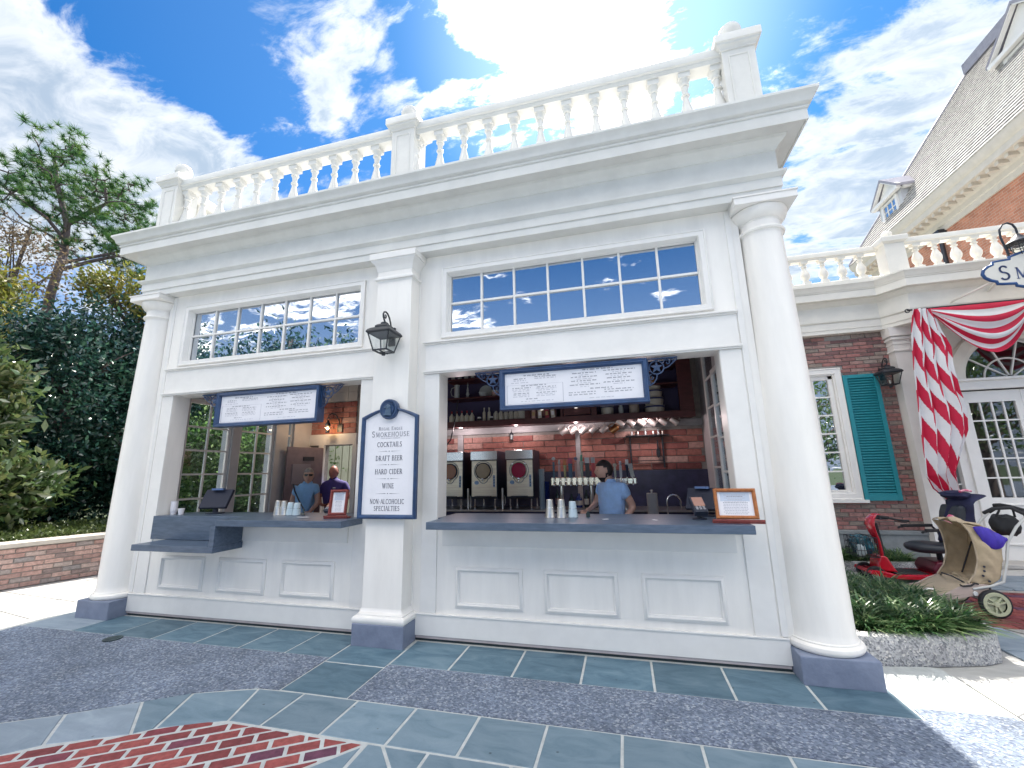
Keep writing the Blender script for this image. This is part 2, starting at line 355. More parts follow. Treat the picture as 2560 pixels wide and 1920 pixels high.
# ================================================================== SETTING: ground
def speckle(name, base, c_dark, c_light, rough=.85):
    m = bpy.data.materials.new(name); m.use_nodes = True; t = m.node_tree; b = t.nodes['Principled BSDF']; b.inputs['Roughness'].default_value = rough
    g = t.nodes.new('ShaderNodeNewGeometry')
    v = t.nodes.new('ShaderNodeTexVoronoi'); v.inputs['Scale'].default_value = 80; t.links.new(g.outputs['Position'], v.inputs['Vector'])
    s_ = t.nodes.new('ShaderNodeSeparateColor'); t.links.new(v.outputs['Color'], s_.inputs[0])
    cr = t.nodes.new('ShaderNodeValToRGB'); t.links.new(s_.outputs[0], cr.inputs[0]); e = cr.color_ramp.elements
    for p in (.25, .7, .93): e.new(p)
    for q, p, c in zip(e, (0, .25, .5, .8, 1), (c_dark, tuple(x*.75 for x in base), base, tuple(x*1.2 for x in base), c_light)): q.position = p; q.color = (*c, 1)
    n = t.nodes.new('ShaderNodeTexNoise'); n.inputs['Scale'].default_value = 2.2; n.inputs['Detail'].default_value = 7; t.links.new(g.outputs['Position'], n.inputs['Vector'])
    r = t.nodes.new('ShaderNodeMapRange'); t.links.new(n.outputs['Fac'], r.inputs[0]); r.inputs[1].default_value = .3; r.inputs[2].default_value = .7; r.inputs[3].default_value = .8; r.inputs[4].default_value = 1.2
    h = t.nodes.new('ShaderNodeHueSaturation'); t.links.new(cr.outputs[0], h.inputs['Color']); t.links.new(r.outputs[0], h.inputs['Value']); t.links.new(h.outputs[0], b.inputs['Base Color'])
    u = t.nodes.new('ShaderNodeBump'); u.inputs['Strength'].default_value = .9; u.inputs['Distance'].default_value = .006; t.links.new(v.outputs['Distance'], u.inputs['Height']); t.links.new(u.outputs[0], b.inputs['Normal'])
    return m
def slabmat(name, a, b_, stain):
    m = bpy.data.materials.new(name); m.use_nodes = True; t = m.node_tree; b = t.nodes['Principled BSDF']; b.inputs['Roughness'].default_value = .62
    g = t.nodes.new('ShaderNodeNewGeometry'); oi = t.nodes.new('ShaderNodeObjectInfo')
    av = t.nodes.new('ShaderNodeVectorMath'); av.operation = 'MULTIPLY_ADD'; t.links.new(oi.outputs['Random'], av.inputs[0]); av.inputs[1].default_value = (31, 17, 5); t.links.new(g.outputs['Position'], av.inputs[2])
    mp_ = t.nodes.new('ShaderNodeMapping'); mp_.inputs['Scale'].default_value = (1, 2.6, 1); mp_.inputs['Rotation'].default_value = (0, 0, .5); t.links.new(av.outputs[0], mp_.inputs[0])
    n = t.nodes.new('ShaderNodeTexNoise'); n.inputs['Scale'].default_value = 3.2; n.inputs['Detail'].default_value = 9; n.inputs['Roughness'].default_value = .62; n.inputs['Distortion'].default_value = .8; t.links.new(mp_.outputs[0], n.inputs['Vector'])
    cr = t.nodes.new('ShaderNodeValToRGB'); t.links.new(n.outputs['Fac'], cr.inputs[0]); e = cr.color_ramp.elements; e.new(.5)
    for q, p, c in zip(e, (.30, .5, .72), (stain, a, b_)): q.position = p; q.color = (*c, 1)
    r = t.nodes.new('ShaderNodeMapRange'); t.links.new(oi.outputs['Random'], r.inputs[0]); r.inputs[3].default_value = .86; r.inputs[4].default_value = 1.14
    h = t.nodes.new('ShaderNodeHueSaturation'); t.links.new(cr.outputs[0], h.inputs['Color']); t.links.new(r.outputs[0], h.inputs['Value'])
    # small pits and spots
    v = t.nodes.new('ShaderNodeTexVoronoi'); v.inputs['Scale'].default_value = 6; t.links.new(av.outputs[0], v.inputs['Vector'])
    k = t.nodes.new('ShaderNodeMapRange'); t.links.new(v.outputs['Distance'], k.inputs[0]); k.inputs[1].default_value = .035; k.inputs[2].default_value = .06; k.inputs[3].default_value = .45; k.inputs[4].default_value = 1
    h2 = t.nodes.new('ShaderNodeHueSaturation'); t.links.new(h.outputs[0], h2.inputs['Color']); t.links.new(k.outputs[0], h2.inputs['Value']); t.links.new(h2.outputs[0], b.inputs['Base Color'])
    n3 = t.nodes.new('ShaderNodeTexNoise'); n3.inputs['Scale'].default_value = 45; n3.inputs['Detail'].default_value = 6; t.links.new(av.outputs[0], n3.inputs['Vector'])
    ad_ = t.nodes.new('ShaderNodeMath'); ad_.operation = 'MULTIPLY_ADD'; t.links.new(n.outputs['Fac'], ad_.inputs[0]); ad_.inputs[1].default_value = .8; t.links.new(n3.outputs['Fac'], ad_.inputs[2])
    u = t.nodes.new('ShaderNodeBump'); u.inputs['Strength'].default_value = .3; u.inputs['Distance'].default_value = .006; t.links.new(ad_.outputs[0], u.inputs['Height']); t.links.new(u.outputs[0], b.inputs['Normal'])
    return m
AGG = speckle('exposed_aggregate', (.15,.185,.245), (.075,.095,.15), (.34,.37,.41))
AGGC = speckle('pebbled_concrete', (.30,.30,.30), (.12,.13,.15), (.46,.45,.43))
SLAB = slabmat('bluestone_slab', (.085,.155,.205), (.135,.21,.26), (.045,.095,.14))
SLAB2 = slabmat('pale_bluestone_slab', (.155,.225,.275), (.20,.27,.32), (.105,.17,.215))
SLABG = slabmat('grey_slab', (.22,.27,.32), (.28,.33,.38), (.18,.23,.27))
PALE = slabmat('pale_concrete_slab', (.40,.395,.38), (.46,.45,.43), (.33,.325,.31))
JOINT = mat('white_joint_mortar', (.46,.48,.47), .85, var=.12, vscale=15, bump=.2, bscale=80)
REDB = brickmat('red_paving_brick', [(0,(.17,.045,.048)),(.35,(.24,.060,.058)),(.75,(.31,.085,.075)),(.90,(.21,.052,.062)),(.96,(.12,.05,.085)),(1,(.09,.045,.09))], rough=.75)
WALLB = brickmat('garden_wall_brick', [(0,(.24,.19,.18)),(.3,(.40,.25,.22)),(.6,(.48,.32,.28)),(.85,(.42,.34,.31)),(1,(.24,.22,.22))])
HOUSEB = brickmat('weathered_brown_brick', [(0,(.17,.10,.10)),(.3,(.30,.155,.14)),(.55,(.38,.17,.155)),(.8,(.31,.24,.21)),(1,(.24,.20,.17))])
TILEB = brickmat('hand_made_interior_brick', [(0,(.20,.075,.07)),(.3,(.32,.125,.11)),(.65,(.44,.20,.16)),(.88,(.28,.10,.095)),(1,(.55,.36,.31))], rough=.8)
GRASSG = mat('lawn_soil', (.05,.075,.03), .9, var=.3, vscale=2, bump=.3)

g = MB(); g.box(-400, 400, -400, 600, -.5, -.03); tag(g.build('ground', GRASSG), kind='structure')
# one pale concrete base for the whole plaza; slabs and patches lie a few mm above it
pv = MB(); pv.add([(-30,-30,-.006),(30,-30,-.006),(30,16,-.006),(-30,16,-.006),(-30,-30,-.03),(30,-30,-.03),(30,16,-.03),(-30,16,-.03)], [(0,1,2,3),(0,4,5,1),(1,5,6,2),(2,6,7,3),(3,7,4,0)])
plaza = pv.build('plaza', PALE); tag(plaza, kind='structure')
pj = MB(); pj.prism([(-3.42,-1.62),(-1.45,-1.62),(-1.74,-1.79),(-2.3,-2.3),(-2.0,-6),(6.6,-6),(6.6,-1.43),(3.9,-1.43),(3.9,.02),(-3.42,.02)][::1], -.005, .0)
# mortar sheet under the dark slabs
pav = MB(); pav.prism([(-4.1,-6),(4.35,-6),(4.35,.30),(-4.1,.30)], -.004, .0015); pavement = pav.build('pavement', JOINT); tag(pavement, kind='structure')
SJ = .008
def slab(poly, m=SLAB, top=.0055, name='paving_slab', inset=SJ):
    # shrink the polygon by the joint, bevel the arris
    c = Vector((sum(p[0] for p in poly)/len(poly), sum(p[1] for p in poly)/len(poly)))
    def shrink(d):
        n = len(poly); out = []
        P = [Vector(p) for p in poly]
        for i in range(n):
            d0 = (P[i]-P[i-1]).normalized(); d1 = (P[(i+1) % n]-P[i]).normalized()
            n0 = Vector((-d0.y, d0.x)); n1 = Vector((-d1.y, d1.x)); q = (n0+n1)/max(.3, 1+n0.dot(n1)); out.append(P[i]+q*d)
        return out
    a = shrink(inset); b = shrink(inset+.004); n = len(a); mb = MB()
    dz = random.uniform(-.0012, .0012)
    vs = [(p.x,p.y,-.004) for p in a]+[(p.x,p.y,top-.004+dz) for p in a]+[(p.x,p.y,top+dz) for p in b]
    fs = [(i,(i+1)%n,n+(i+1)%n,n+i) for i in range(n)]+[(n+i,n+(i+1)%n,2*n+(i+1)%n,2*n+i) for i in range(n)]+[tuple(range(2*n,3*n))]
    mb.add(vs, fs); return mb.build(name, m, pavement)
def rc(x0,x1,y0,y1): return [(x0,y0),(x1,y0),(x1,y1),(x0,y1)]
# first row against the kiosk
xs = [.28,.785,1.29,1.795,2.30,2.805,3.31,3.815]
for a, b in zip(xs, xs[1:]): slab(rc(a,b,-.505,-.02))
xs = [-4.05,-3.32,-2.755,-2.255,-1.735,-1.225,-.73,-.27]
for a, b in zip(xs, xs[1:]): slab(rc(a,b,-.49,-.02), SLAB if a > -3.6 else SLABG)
slab(rc(-.27,.28,-.56,-.2)); slab(rc(-.27,.28,-1.03,-.56))
slab(rc(3.815,4.30,-.36,.0), PALE)
# aggregate bands (poured between the slabs)
ag = MB(); ag.prism([(.285,-1.025),(4.34,-1.025),(4.34,-.37),(3.82,-.37),(3.82,-.51),(.285,-.51)], -.004, .0062)
ag.prism([(-.275,-1.03),(-.275,-.565),(-.275,-.495),(-4.05,-.495),(-4.05,-2.1),(-2.1,-2.1),(-1.72,-1.76),(-1.41,-1.585),(-1.08,-1.36),(-.84,-1.195),(-.60,-1.095),(-.44,-1.04)][::-1], -.004, .0062)
ag.build('aggregate_band', AGG, pavement)
# second row: the curved course and the straight course
ring = [((-2.35,-2.30),(-1.86,-2.66)), ((-1.74,-1.78),(-1.37,-2.08)), ((-1.41,-1.59),(-1.13,-1.85)), ((-1.08,-1.36),(-.74,-1.66)), ((-.84,-1.195),(-.66,-1.585)), ((-.43,-1.045),(-.29,-1.42)), ((-.055,-1.03),(-.05,-1.42)), ((.37,-1.03),(.37,-1.42)), ((.80,-1.03),(.80,-1.42))]
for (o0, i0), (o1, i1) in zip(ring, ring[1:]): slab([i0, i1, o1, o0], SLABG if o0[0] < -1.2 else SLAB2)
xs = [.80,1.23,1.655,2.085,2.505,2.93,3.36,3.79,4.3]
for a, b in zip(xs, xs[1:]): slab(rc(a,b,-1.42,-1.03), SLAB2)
# third row and beyond (towards and behind the camera)
slab([(.70,-1.80),(.93,-1.80),(.93,-1.58),(.79,-1.42),(.695,-1.42)], SLAB2); 
slab([(.93,-1.80),(1.07,-1.80),(1.07,-1.42),(.79,-1.42),(.93,-1.58)], SLAB2)
xs = [1.07,1.535,2.0,2.46,2.93,3.4,3.85,4.3]
for a, b in zip(xs, xs[1:]): slab(rc(a,b,-1.88,-1.42), SLAB2)
for j in range(4):
    y1 = -1.88-j*.52; o = .23*(j % 2)
    for i in range(8):
        a = .93+o+i*.52
        if a+.52 < 4.5: slab(rc(a,a+.52,y1-.52,y1))
# red bricks: running bond turned 34 degrees, clipped by the curved course
bm_brick = MB()
bl, bw = .166, .076
c_ = .006
def brickmesh(L, W_, H, name, m, ch=.004):
    b = MB(); x, y = L/2, W_/2
    b.add([(-x,-y,-.02),(x,-y,-.02),(x,y,-.02),(-x,y,-.02),(-x,-y,H-ch),(x,-y,H-ch),(x,y,H-ch),(-x,y,H-ch),(-x+ch,-y+ch,H),(x-ch,-y+ch,H),(x-ch,y-ch,H),(-x+ch,y-ch,H)],
          [(0,1,5,4),(1,2,6,5),(2,3,7,6),(3,0,4,7),(4,5,9,8),(5,6,10,9),(6,7,11,10),(7,4,8,11),(8,9,10,11)])
    me = bpy.data.meshes.new(name); me.from_pydata(b.v, [], b.f); me.materials.append(m); return me
BA = R(33)
inner = [(-2.62,-3.60),(-1.86,-2.66),(-1.37,-2.08),(-1.13,-1.85),(-.94,-1.755),(-.74,-1.655),(-.66,-1.58),(-.56,-1.52),(-.40,-1.445),(-.27,-1.425),(.69,-1.43)]
def inside_brick(x, y, mrg=0):
    # below the curved course, left of the line running down from its tip
    if x > inner[-1][0]: return False
    for (x0,y0),(x1,y1) in zip(inner, inner[1:]):
        if x0 <= x <= x1:
            yy = y0+(y1-y0)*(x-x0)/(x1-x0)
            if y > yy-mrg: return False
    # right border: (0.69,-1.43) -> (-0.9,-3.4)
    t = (x-.69)*(-1.97)-(y+1.43)*(-1.59)
    return t > 0 or y > 0
def clip_poly(poly, a, b):
    # keep the part to the left of a->b
    out = []; n = len(poly)
    f = lambda p: (b[0]-a[0])*(p[1]-a[1])-(b[1]-a[1])*(p[0]-a[0])
    for i in range(n):
        p, q = poly[i], poly[(i+1) % n]; fp, fq = f(p), f(q)
        if fp >= 0: out.append(p)
        if fp*fq < 0: t = fp/(fp-fq); out.append((p[0]+(q[0]-p[0])*t, p[1]+(q[1]-p[1])*t))
    return out
nb = 0
ca, sa = math.cos(BA), math.sin(BA)
for r_ in range(-14, 22):
    for k in range(-16, 14):
        u = k*(bl+.020)+(r_ % 2)*(bl+.020)/2+random.uniform(-.002,.002); v = r_*(bw+.018)
        cx0 = -.62+u*ca+v*(-sa)*(-1)*(-1); cy0 = -1.72+u*sa+v*ca
        cx0 = -.62+u*ca-v*sa
        if not (-2.6 < cx0 < .8 and -3.3 < cy0 < -1.35): continue
        poly = [(cx0+a*ca-b*sa, cy0+a*sa+b*ca) for a, b in ((-bl/2,-bw/2),(bl/2,-bw/2),(bl/2,bw/2),(-bl/2,bw/2))]
        full = poly
        for (p, q) in zip(inner, inner[1:]):
    
            mx_ = sum(z_[0] for z_ in poly)/max(1, len(poly)) if poly else 0
            if poly and p[0]-.12 < mx_ < q[0]+.12: poly = clip_poly(poly, (q[0], q[1]-.009), (p[0], p[1]-.009))
        if poly: poly = clip_poly(poly, (.675,-1.43), (-.915,-3.4)) if False else poly
        if poly: poly = [p for p in clip_poly(poly, (-.915,-3.4), (.675,-1.43))]
        if len(poly) < 3: continue
        # drop slivers
        A_ = abs(sum(poly[i][0]*poly[(i+1)%len(poly)][1]-poly[(i+1)%len(poly)][0]*poly[i][1] for i in range(len(poly))))/2
        if A_ < .0012 or nb >= 300: continue
        nb += 1
        if abs(A_-bl*bw) < 1e-5: slab(poly, REDB, top=.0042, name='brick', inset=0)
        else: slab(poly, REDB, top=.0042, name='brick', inset=0)
# dark slabs right of the brick field
slab([(.675,-1.445),(.69,-1.80),(.60,-2.4),(-.10,-2.4)][::-1] if False else [(-.09,-2.40),(.60,-2.40),(.70,-1.80),(.685,-1.445)], SLAB2)
for j in range(3):
    y1 = -2.40-j*.5; slab([(-.09-.4*j-.4,y1-.5),(.93,y1-.5),(.93,y1),(-.09-.4*j,y1)], SLAB2)
# aggregate field on the right, beyond the light slabs, and big pale concrete flags on the left
bounce_sheet = MB(); bounce_sheet.prism([(-30,-30),(30,-30),(30,-4.62),(-30,-4.62)], -.0055, .0008); bounce_sheet.build('aggregate_field', AGG, plaza)  # behind the camera: unseen dark sheet added to cut bounce onto the cornice
ar = MB(); ar.prism([(4.36,-4.6),(9.6,-4.6),(9.6,.62),(5.35,.55),(5.10,.30),(4.85,.02),(4.36,-.02)], -.0055, .002); ar.build('aggregate_field', AGGC, pavement)
slab([(4.35,-.36),(4.84,.0),(5.2,.36),(5.02,.36),(4.35,.06)], PALE, top=.007)
cj = MB()
for x0, y0, x1, y1 in ((-4.3,-.30,-6.2,.02),(-4.6,.28,-6.4,.44),(-3.8,-.77,-5.6,-.55),(-4.12,-3,-4.05,.25),(-5.05,-3,-4.9,1.2),(-5.9,-3,-5.75,2.4),(-4.1,1.25,-6.0,1.35)):
    cj.bar((x0,y0,-.0055),(x1,y1,-.0055),.012,.004)
cj.build('saw_cut_joint', mat('dark_joint',(.11,.115,.12),.9), plaza)
# drain cover
dr = MB(); dr.lathe([(.001,.009),(.075,.0095),(.075,.0155),(.062,.0165),(.001,.0165)], (-2.60,-.575,0), 28)
for i in range(-2, 3): dr.box(-2.60-.05+abs(i)*.01, -2.60+.05-abs(i)*.01, -.575+i*.02-.003, -.575+i*.02+.003, .0165, .0185)
tag(dr.build('drain_cover', mat('dark_cast_iron',(.03,.05,.055),.6,var=.3), smooth=30), 'small round dark drain cover in the paving near the left column', 'drain cover')

# ================================================================== KIOSK
K = thing('kiosk_building', 'white classical refreshment kiosk with columns, counter openings and roof balustrade', 'kiosk', (0,1.5,0))
# ---- front wall built as framed boards round the openings
def fwall(sx):
    m = MB()
    def X(a, b): return (min(sx*a, sx*b), max(sx*a, sx*b))
    t = .20
    def bx(a, b, y0, y1, z0, z1): x0, x1 = X(a, b); m.box(x0, x1, y0, y1, z0, z1)
    bx(.20,.454,0,t,1.0,3.80); bx(3.07,3.36,0,t,1.0,3.80)             # piers each side of the opening
    bx(.20,3.36,.0,t,.05,1.0)                                          # below the counter
    bx(.454,3.07,0,t,2.479,2.90); bx(.454,3.07,0,t,3.60,3.80)          # lintel, head
    bx(.454,.52,0,t,2.90,3.60); bx(3.015,3.07,0,t,2.90,3.60)
    return m.build('wall', WHITE, K)
fwall(1); fwall(-1)
def trim(sx):
    m = MB()
    def bx(a, b, y0, y1, z0, z1): m.box(min(sx*a, sx*b), max(sx*a, sx*b), y0, y1, z0, z1)
    # raised stiles and rails (12 mm proud)
    bx(.292,.452,-.012,.004,.235,2.478); bx(3.072,3.240,-.012,.004,.235,2.478)
    bx(.292,3.240,-.0125,.004,2.516,2.792); 
    # fillet caps
    bx(.285,3.248,-.030,.004,2.479,2.494); bx(.280,3.253,-.042,.004,2.494,2.5145)
    bx(.279,3.246,-.026,.004,2.792,2.806); bx(.272,3.254,-.044,.004,2.806,2.822)
    # skirting
    bx(.21,3.30,-.018,.004,.05,.222); bx(.21,3.30,-.026,.004,.222,.236)
    # apron board under the counter
    bx(.51,3.02,-.015,.004,.822,1.0)
    bx(.20,.215,-.01,.004,.24,3.78); bx(3.252,3.30,-.010,.004,.24,3.78)
    return m.build('trim', WHITE2, K, bevel=.003, seg=2)
trim(1); trim(-1)
# metal flashing and dark gap under the wall
fl = MB(); 
for a, b in ((.26,3.29),(-3.29,-.26)): fl.box(a,b,-.012,.0,.028,.049)
fl.build('base_flashing', mat('flashing',(.42,.37,.37),.5,var=.1), K)
fl = MB(); fl.box(-3.3,3.3,.01,.18,.0,.05); fl.build('foundation', mat('dark_foundation',(.035,.055,.06),.7,var=.3), K)  # foundation strip coloured dark across the gap
# ---- recessed panels: one object per moulded frame
PP = [(.0,0.0),(.004,.012),(.012,.014),(.018,.022),(.028,.024),(.034,.012),(.042,.010),(.046,.0)]
for sx in (1,-1):
    for a, b in ((.639,1.274),(1.461,2.088),(2.275,2.902)):
        m = MB(); x0, x1 = sorted((sx*a, sx*b)); m.frame(x0, x1, .295, .644, 0.0, PP); m.build('panel_moulding', WHITE2, K, smooth=50)
# ---- clerestory windows
def clerestory(sx):
    x0, x1 = sorted((sx*.535, sx*3.002)); z0, z1 = 2.925, 3.568
    m = MB(); m.frame(x0-.072, x1+.072, z0-.075, z1+.068, -.002, [(0,0),(.0,.022),(.010,.026),(.016,.018),(.055,.018),(.060,.010),(.072,-.062)])
    # sash frame
    m.frame(x0-.004, x1+.004, z0-.004, z1+.004, .064, [(0,0),(0,.016),(.012,.016),(.016,0)])
    f = m.build('window', WHITE2, K, smooth=40)
    w_ = (x1-x0)/7
    for j in range(2):
        for i in range(7):
            p = MB(); dz = random.uniform(-.0010,.0010); dx = random.uniform(-.0006,.0006)
            a, b, c, d = x0+i*w_+.008, x0+(i+1)*w_-.008, z0+j*(z1-z0)/2+.008, z0+(j+1)*(z1-z0)/2-.008
            p.add([(a,.070+dx,c),(b,.070-dx,c),(b,.070+dz-dx,d),(a,.070+dz+dx,d),(a,.076+dx,c),(b,.076-dx,c),(b,.076+dz-dx,d),(a,.076+dz+dx,d)],
                  [(0,1,2,3),(7,6,5,4),(0,4,5,1),(1,5,6,2),(2,6,7,3),(3,7,4,0)])
            p.build('pane', MIRROR, f)
    g_ = MB()
    for i in range(1,7): g_.box(x0+i*w_-.011, x0+i*w_+.011, .050, .069, z0+.01, z1-.01)
    g_.box(x0+.01, x1-.01, .0495, .0688, (z0+z1)/2-.011, (z0+z1)/2+.011)
    g_.build('muntin', WHITE2, f, bevel=.003)
clerestory(1); clerestory(-1)
# ---- centre pilaster
m = MB(); m.box(-.20,.20,-.18,.02,.26,3.80); m.build('pilaster', WHITE, K, bevel=.004)
m = MB(); path = [(-.20,.02),(-.20,-.18),(.20,-.18),(.20,.02)][::1]
def uprof(mb, prof, h, y0, yb=.02):
    mb.sweep(prof, [(-h,yb),(-h,y0),(h,y0),(h,yb)])
m = MB(); uprof(m, [(0,.186),(.050,.186),(.058,.200),(.060,.215),(.056,.232),(.044,.242),(.030,.244),(.028,.256),(.018,.262),(.006,.285),(0,.30)], .201, -.181)
m.build('pilaster_base', WHITE2, K, smooth=45)
m = MB(); uprof(m, [(0,3.475),(.006,3.50),(.022,3.503),(.026,3.515),(.022,3.528),(.006,3.532),(.004,3.545),(0,3.55)], .201, -.181)
uprof(m, [(0,3.60),(.006,3.61),(.010,3.64),(.026,3.675),(.050,3.70),(.058,3.712),(.058,3.722),(.068,3.722),(.068,3.79),(.0,3.792)], .201, -.181)
m.build('pilaster_capital', WHITE2, K, smooth=45)
m = MB(); m.box(-.256,.256,-.24,.0,.0,.186); m.build('plinth', SLATEB, K, bevel=.007)
# ---- columns
def column(cx_, cy_=.05):
    n = 56
    pr_ = [(.20,.186),(.232,.188),(.243,.200),(.247,.215),(.243,.232),(.228,.244),(.222,.246),(.222,.256),(.214,.262),(.207,.285),(.2035,.31)]
    for i in range(1,19):
        t = i/18; z_ = .31+t*(3.47-.31); pr_.append((.2035-.037*(t**1.55), z_))
    pr_ += [(.168,3.485),(.176,3.497),(.176,3.499),(.188,3.502),(.194,3.515),(.188,3.529),(.176,3.532),(.168,3.54),(.1665,3.56),(.1665,3.60),(.172,3.603),(.172,3.612),(.180,3.614),(.197,3.628),(.216,3.652),(.228,3.68),(.232,3.704),(.228,3.713),(.1,3.7145)]
    m = MB(); m.lathe(pr_, (cx_,cy_,0), n); m.build('column', WHITE, K, smooth=32)
    m = MB(); m.box(cx_-.245,cx_+.245,cy_-.25,cy_+.25,3.7155,3.776); m.box(cx_-.253,cx_+.253,cy_-.258,cy_+.258,3.776,3.7915); m.build('abacus', WHITE2, K, bevel=.003)
    m = MB(); m.box(cx_-.243,cx_+.243,cy_-.245,cy_+.2,.0,.186); m.build('plinth', SLATEB, K, bevel=.008)
column(3.54); column(-3.54)
# pier behind each column and side walls
DEP = 3.2
m = MB()
for s_ in (1,-1):
    a, b = sorted((s_*3.36, s_*3.62)); m.box(a,b,.06,.30,.05,3.80)
m.build('corner_pier', WHITE, K)
# ---- entablature
pathE = [(-3.70,DEP),(-3.70,-.13),(3.70,-.13),(3.70,DEP)]
m = MB(); m.sweep([(-.24,3.793),(0,3.793),(0,3.868),(.012,3.870),(.012,3.962),(.020,3.966),(.030,3.976),(.048,3.988),(.050,4.008),(.003,4.012),(0,4.03)], pathE); m.build('architrave', WHITE_SHADED, K, smooth=28)
m = MB(); m.sweep([(0,4.029),(0,4.232)], pathE); m.build('frieze', WHITE_SHADED, K)
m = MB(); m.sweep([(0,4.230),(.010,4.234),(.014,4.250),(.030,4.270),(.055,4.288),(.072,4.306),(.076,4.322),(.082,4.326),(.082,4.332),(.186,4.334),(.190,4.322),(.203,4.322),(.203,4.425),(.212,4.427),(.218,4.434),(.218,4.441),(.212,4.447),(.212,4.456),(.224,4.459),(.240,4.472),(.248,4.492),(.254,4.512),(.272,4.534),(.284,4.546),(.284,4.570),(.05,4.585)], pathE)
m.build('cornice', WHITE_SHADED, K, smooth=28)
m = MB(); m.box(-3.66,3.66,-.09,DEP,4.50,4.585); m.build('roof', mat('roof_membrane',(.5,.5,.5),.8), K)
# soffit ceiling of the interior
m = MB(); m.box(-3.46,3.46,.2,DEP,3.80,3.86); m.build('ceiling', mat('white_ceiling',(.62,.61,.60),.7), K)
# ---- balustrade on the roof
BAL = MB(); BAL.lathe([(.055,0),(.055,.05)], n=4)
def baluster_mesh():
    b = MB(); q = math.sqrt(2)
    b.box(-.052,.052,-.052,.052,0,.055)
    b.lathe([(.03,.054),(.045,.056),(.050,.068),(.045,.080),(.033,.086),(.031,.096),(.038,.108),(.052,.140),(.061,.180),(.062,.215),(.056,.262),(.045,.315),(.035,.365),(.028,.405),(.026,.430),(.028,.440),(.039,.444),(.042,.453),(.039,.462),(.028,.466),(.027,.490),(.030,.520),(.033,.545),(.031,.555),(.044,.560),(.048,.570),(.044,.580),(.034,.585),(.036,.600),(.050,.622),(.054,.635),(.02,.636)], n=20)
    b.box(-.056,.056,-.056,.056,.634,.70)
    me = bpy.data.meshes.new('baluster'); me.from_pydata(b.v, [], b.f); me.materials.append(WHITE_SHADED)
    me.polygons.foreach_set('use_smooth', [True]*len(me.polygons)); me.set_sharp_from_angle(angle=R(35)); return me
BALM = baluster_mesh()
BZ = 4.66
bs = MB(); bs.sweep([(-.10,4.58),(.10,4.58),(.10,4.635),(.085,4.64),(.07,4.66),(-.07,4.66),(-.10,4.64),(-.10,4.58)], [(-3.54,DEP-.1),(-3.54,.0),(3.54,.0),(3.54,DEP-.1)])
bal = bs.build('balustrade', WHITE_SHADED, K, smooth=30)
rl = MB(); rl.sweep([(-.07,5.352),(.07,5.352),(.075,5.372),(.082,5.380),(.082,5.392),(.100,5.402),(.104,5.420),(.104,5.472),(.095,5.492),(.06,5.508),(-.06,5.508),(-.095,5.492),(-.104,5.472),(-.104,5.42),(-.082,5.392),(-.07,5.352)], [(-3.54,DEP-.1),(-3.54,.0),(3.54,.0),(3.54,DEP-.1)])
rl.build('handrail', WHITE_SHADED, bal, smooth=30)
for sx in (1,-1):
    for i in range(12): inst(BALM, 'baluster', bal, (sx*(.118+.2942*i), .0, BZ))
for sx in (1,-1):
    for j in range(8): inst(BALM, 'baluster', bal, (sx*3.54, .30+j*.30, BZ))
def pedestal(x, y, ball=True):
    m = MB(); h = .143
    m.box(x-h,x+h,y-h,y+h,4.58,5.43)
    sq = [(x-h,y-h),(x+h,y-h),(x+h,y+h),(x-h,y+h)]
    m.sweep([(0,5.40),(.012,5.404),(.014,5.42),(.026,5.436),(.040,5.446),(.044,5.462),(.050,5.466),(.058,5.470),(.058,5.545),(.050,5.560),(-h,5.566)], sq, closed=True)
    m.sweep([(.0,4.72),(.02,4.70),(.02,4.58)], sq, closed=True)
    p = m.build('pedestal', WHITE_SHADED, bal, smooth=30)
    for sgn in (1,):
        f = MB(); f.frame(x-.092,x+.092,4.76,5.345,y-h,[(0,0),(.0,.006),(.012,.008),(.018,.0)]); f.build('panel_moulding', WHITE_SHADED, bal)
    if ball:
        b = MB(); b.lathe([(.005,0),(.075,.002),(.075,.014),(.04,.02),(.036,.035)]+[(.105*math.sin(PI*(.13+.87*t/14)), .175-.105*math.cos(PI*(.13+.87*t/14))) for t in range(14)]+[(.001,.280)], (x,y,5.564), 28); b.build('ball_finial', WHITE_SHADED, bal, smooth=40)
for x in (-3.54,0,3.54): pedestal(x, .02)
for x in (-3.54,3.54): pedestal(x, DEP-.1)
# ---- counters
m = MB(); m.box(.501,3.087,-.348,.002,1.007,1.069); m.box(.456,3.068,.002,.46,1.007,1.0688); m.build('counter', COUNTER, K, bevel=.004)
m = MB(); m.box(-1.80,-.350,-.348,.002,1.007,1.069); m.box(-3.068,-.456,.002,.46,1.007,1.0688); m.box(-3.085,-1.80,-.024,.0015,.8155,1.0685)
m.box(-1.8595,-1.80,-.348,-.024,.813,1.0065); m.box(-2.885,-1.80,-.348,-.001,.750,.8125); m.build('counter', COUNTER, K, bevel=.004)
# ---- side walls, back wall, floor
IW = mat('shiplap_paint', (.52,.51,.50), .5, var=.04)
m = MB(); m.box(-3.46,3.46,.2,DEP,-.02,.012); m.build('floor', mat('quarry_tile_floor',(.10,.06,.05),.5,var=.2), K)
YB = 2.80
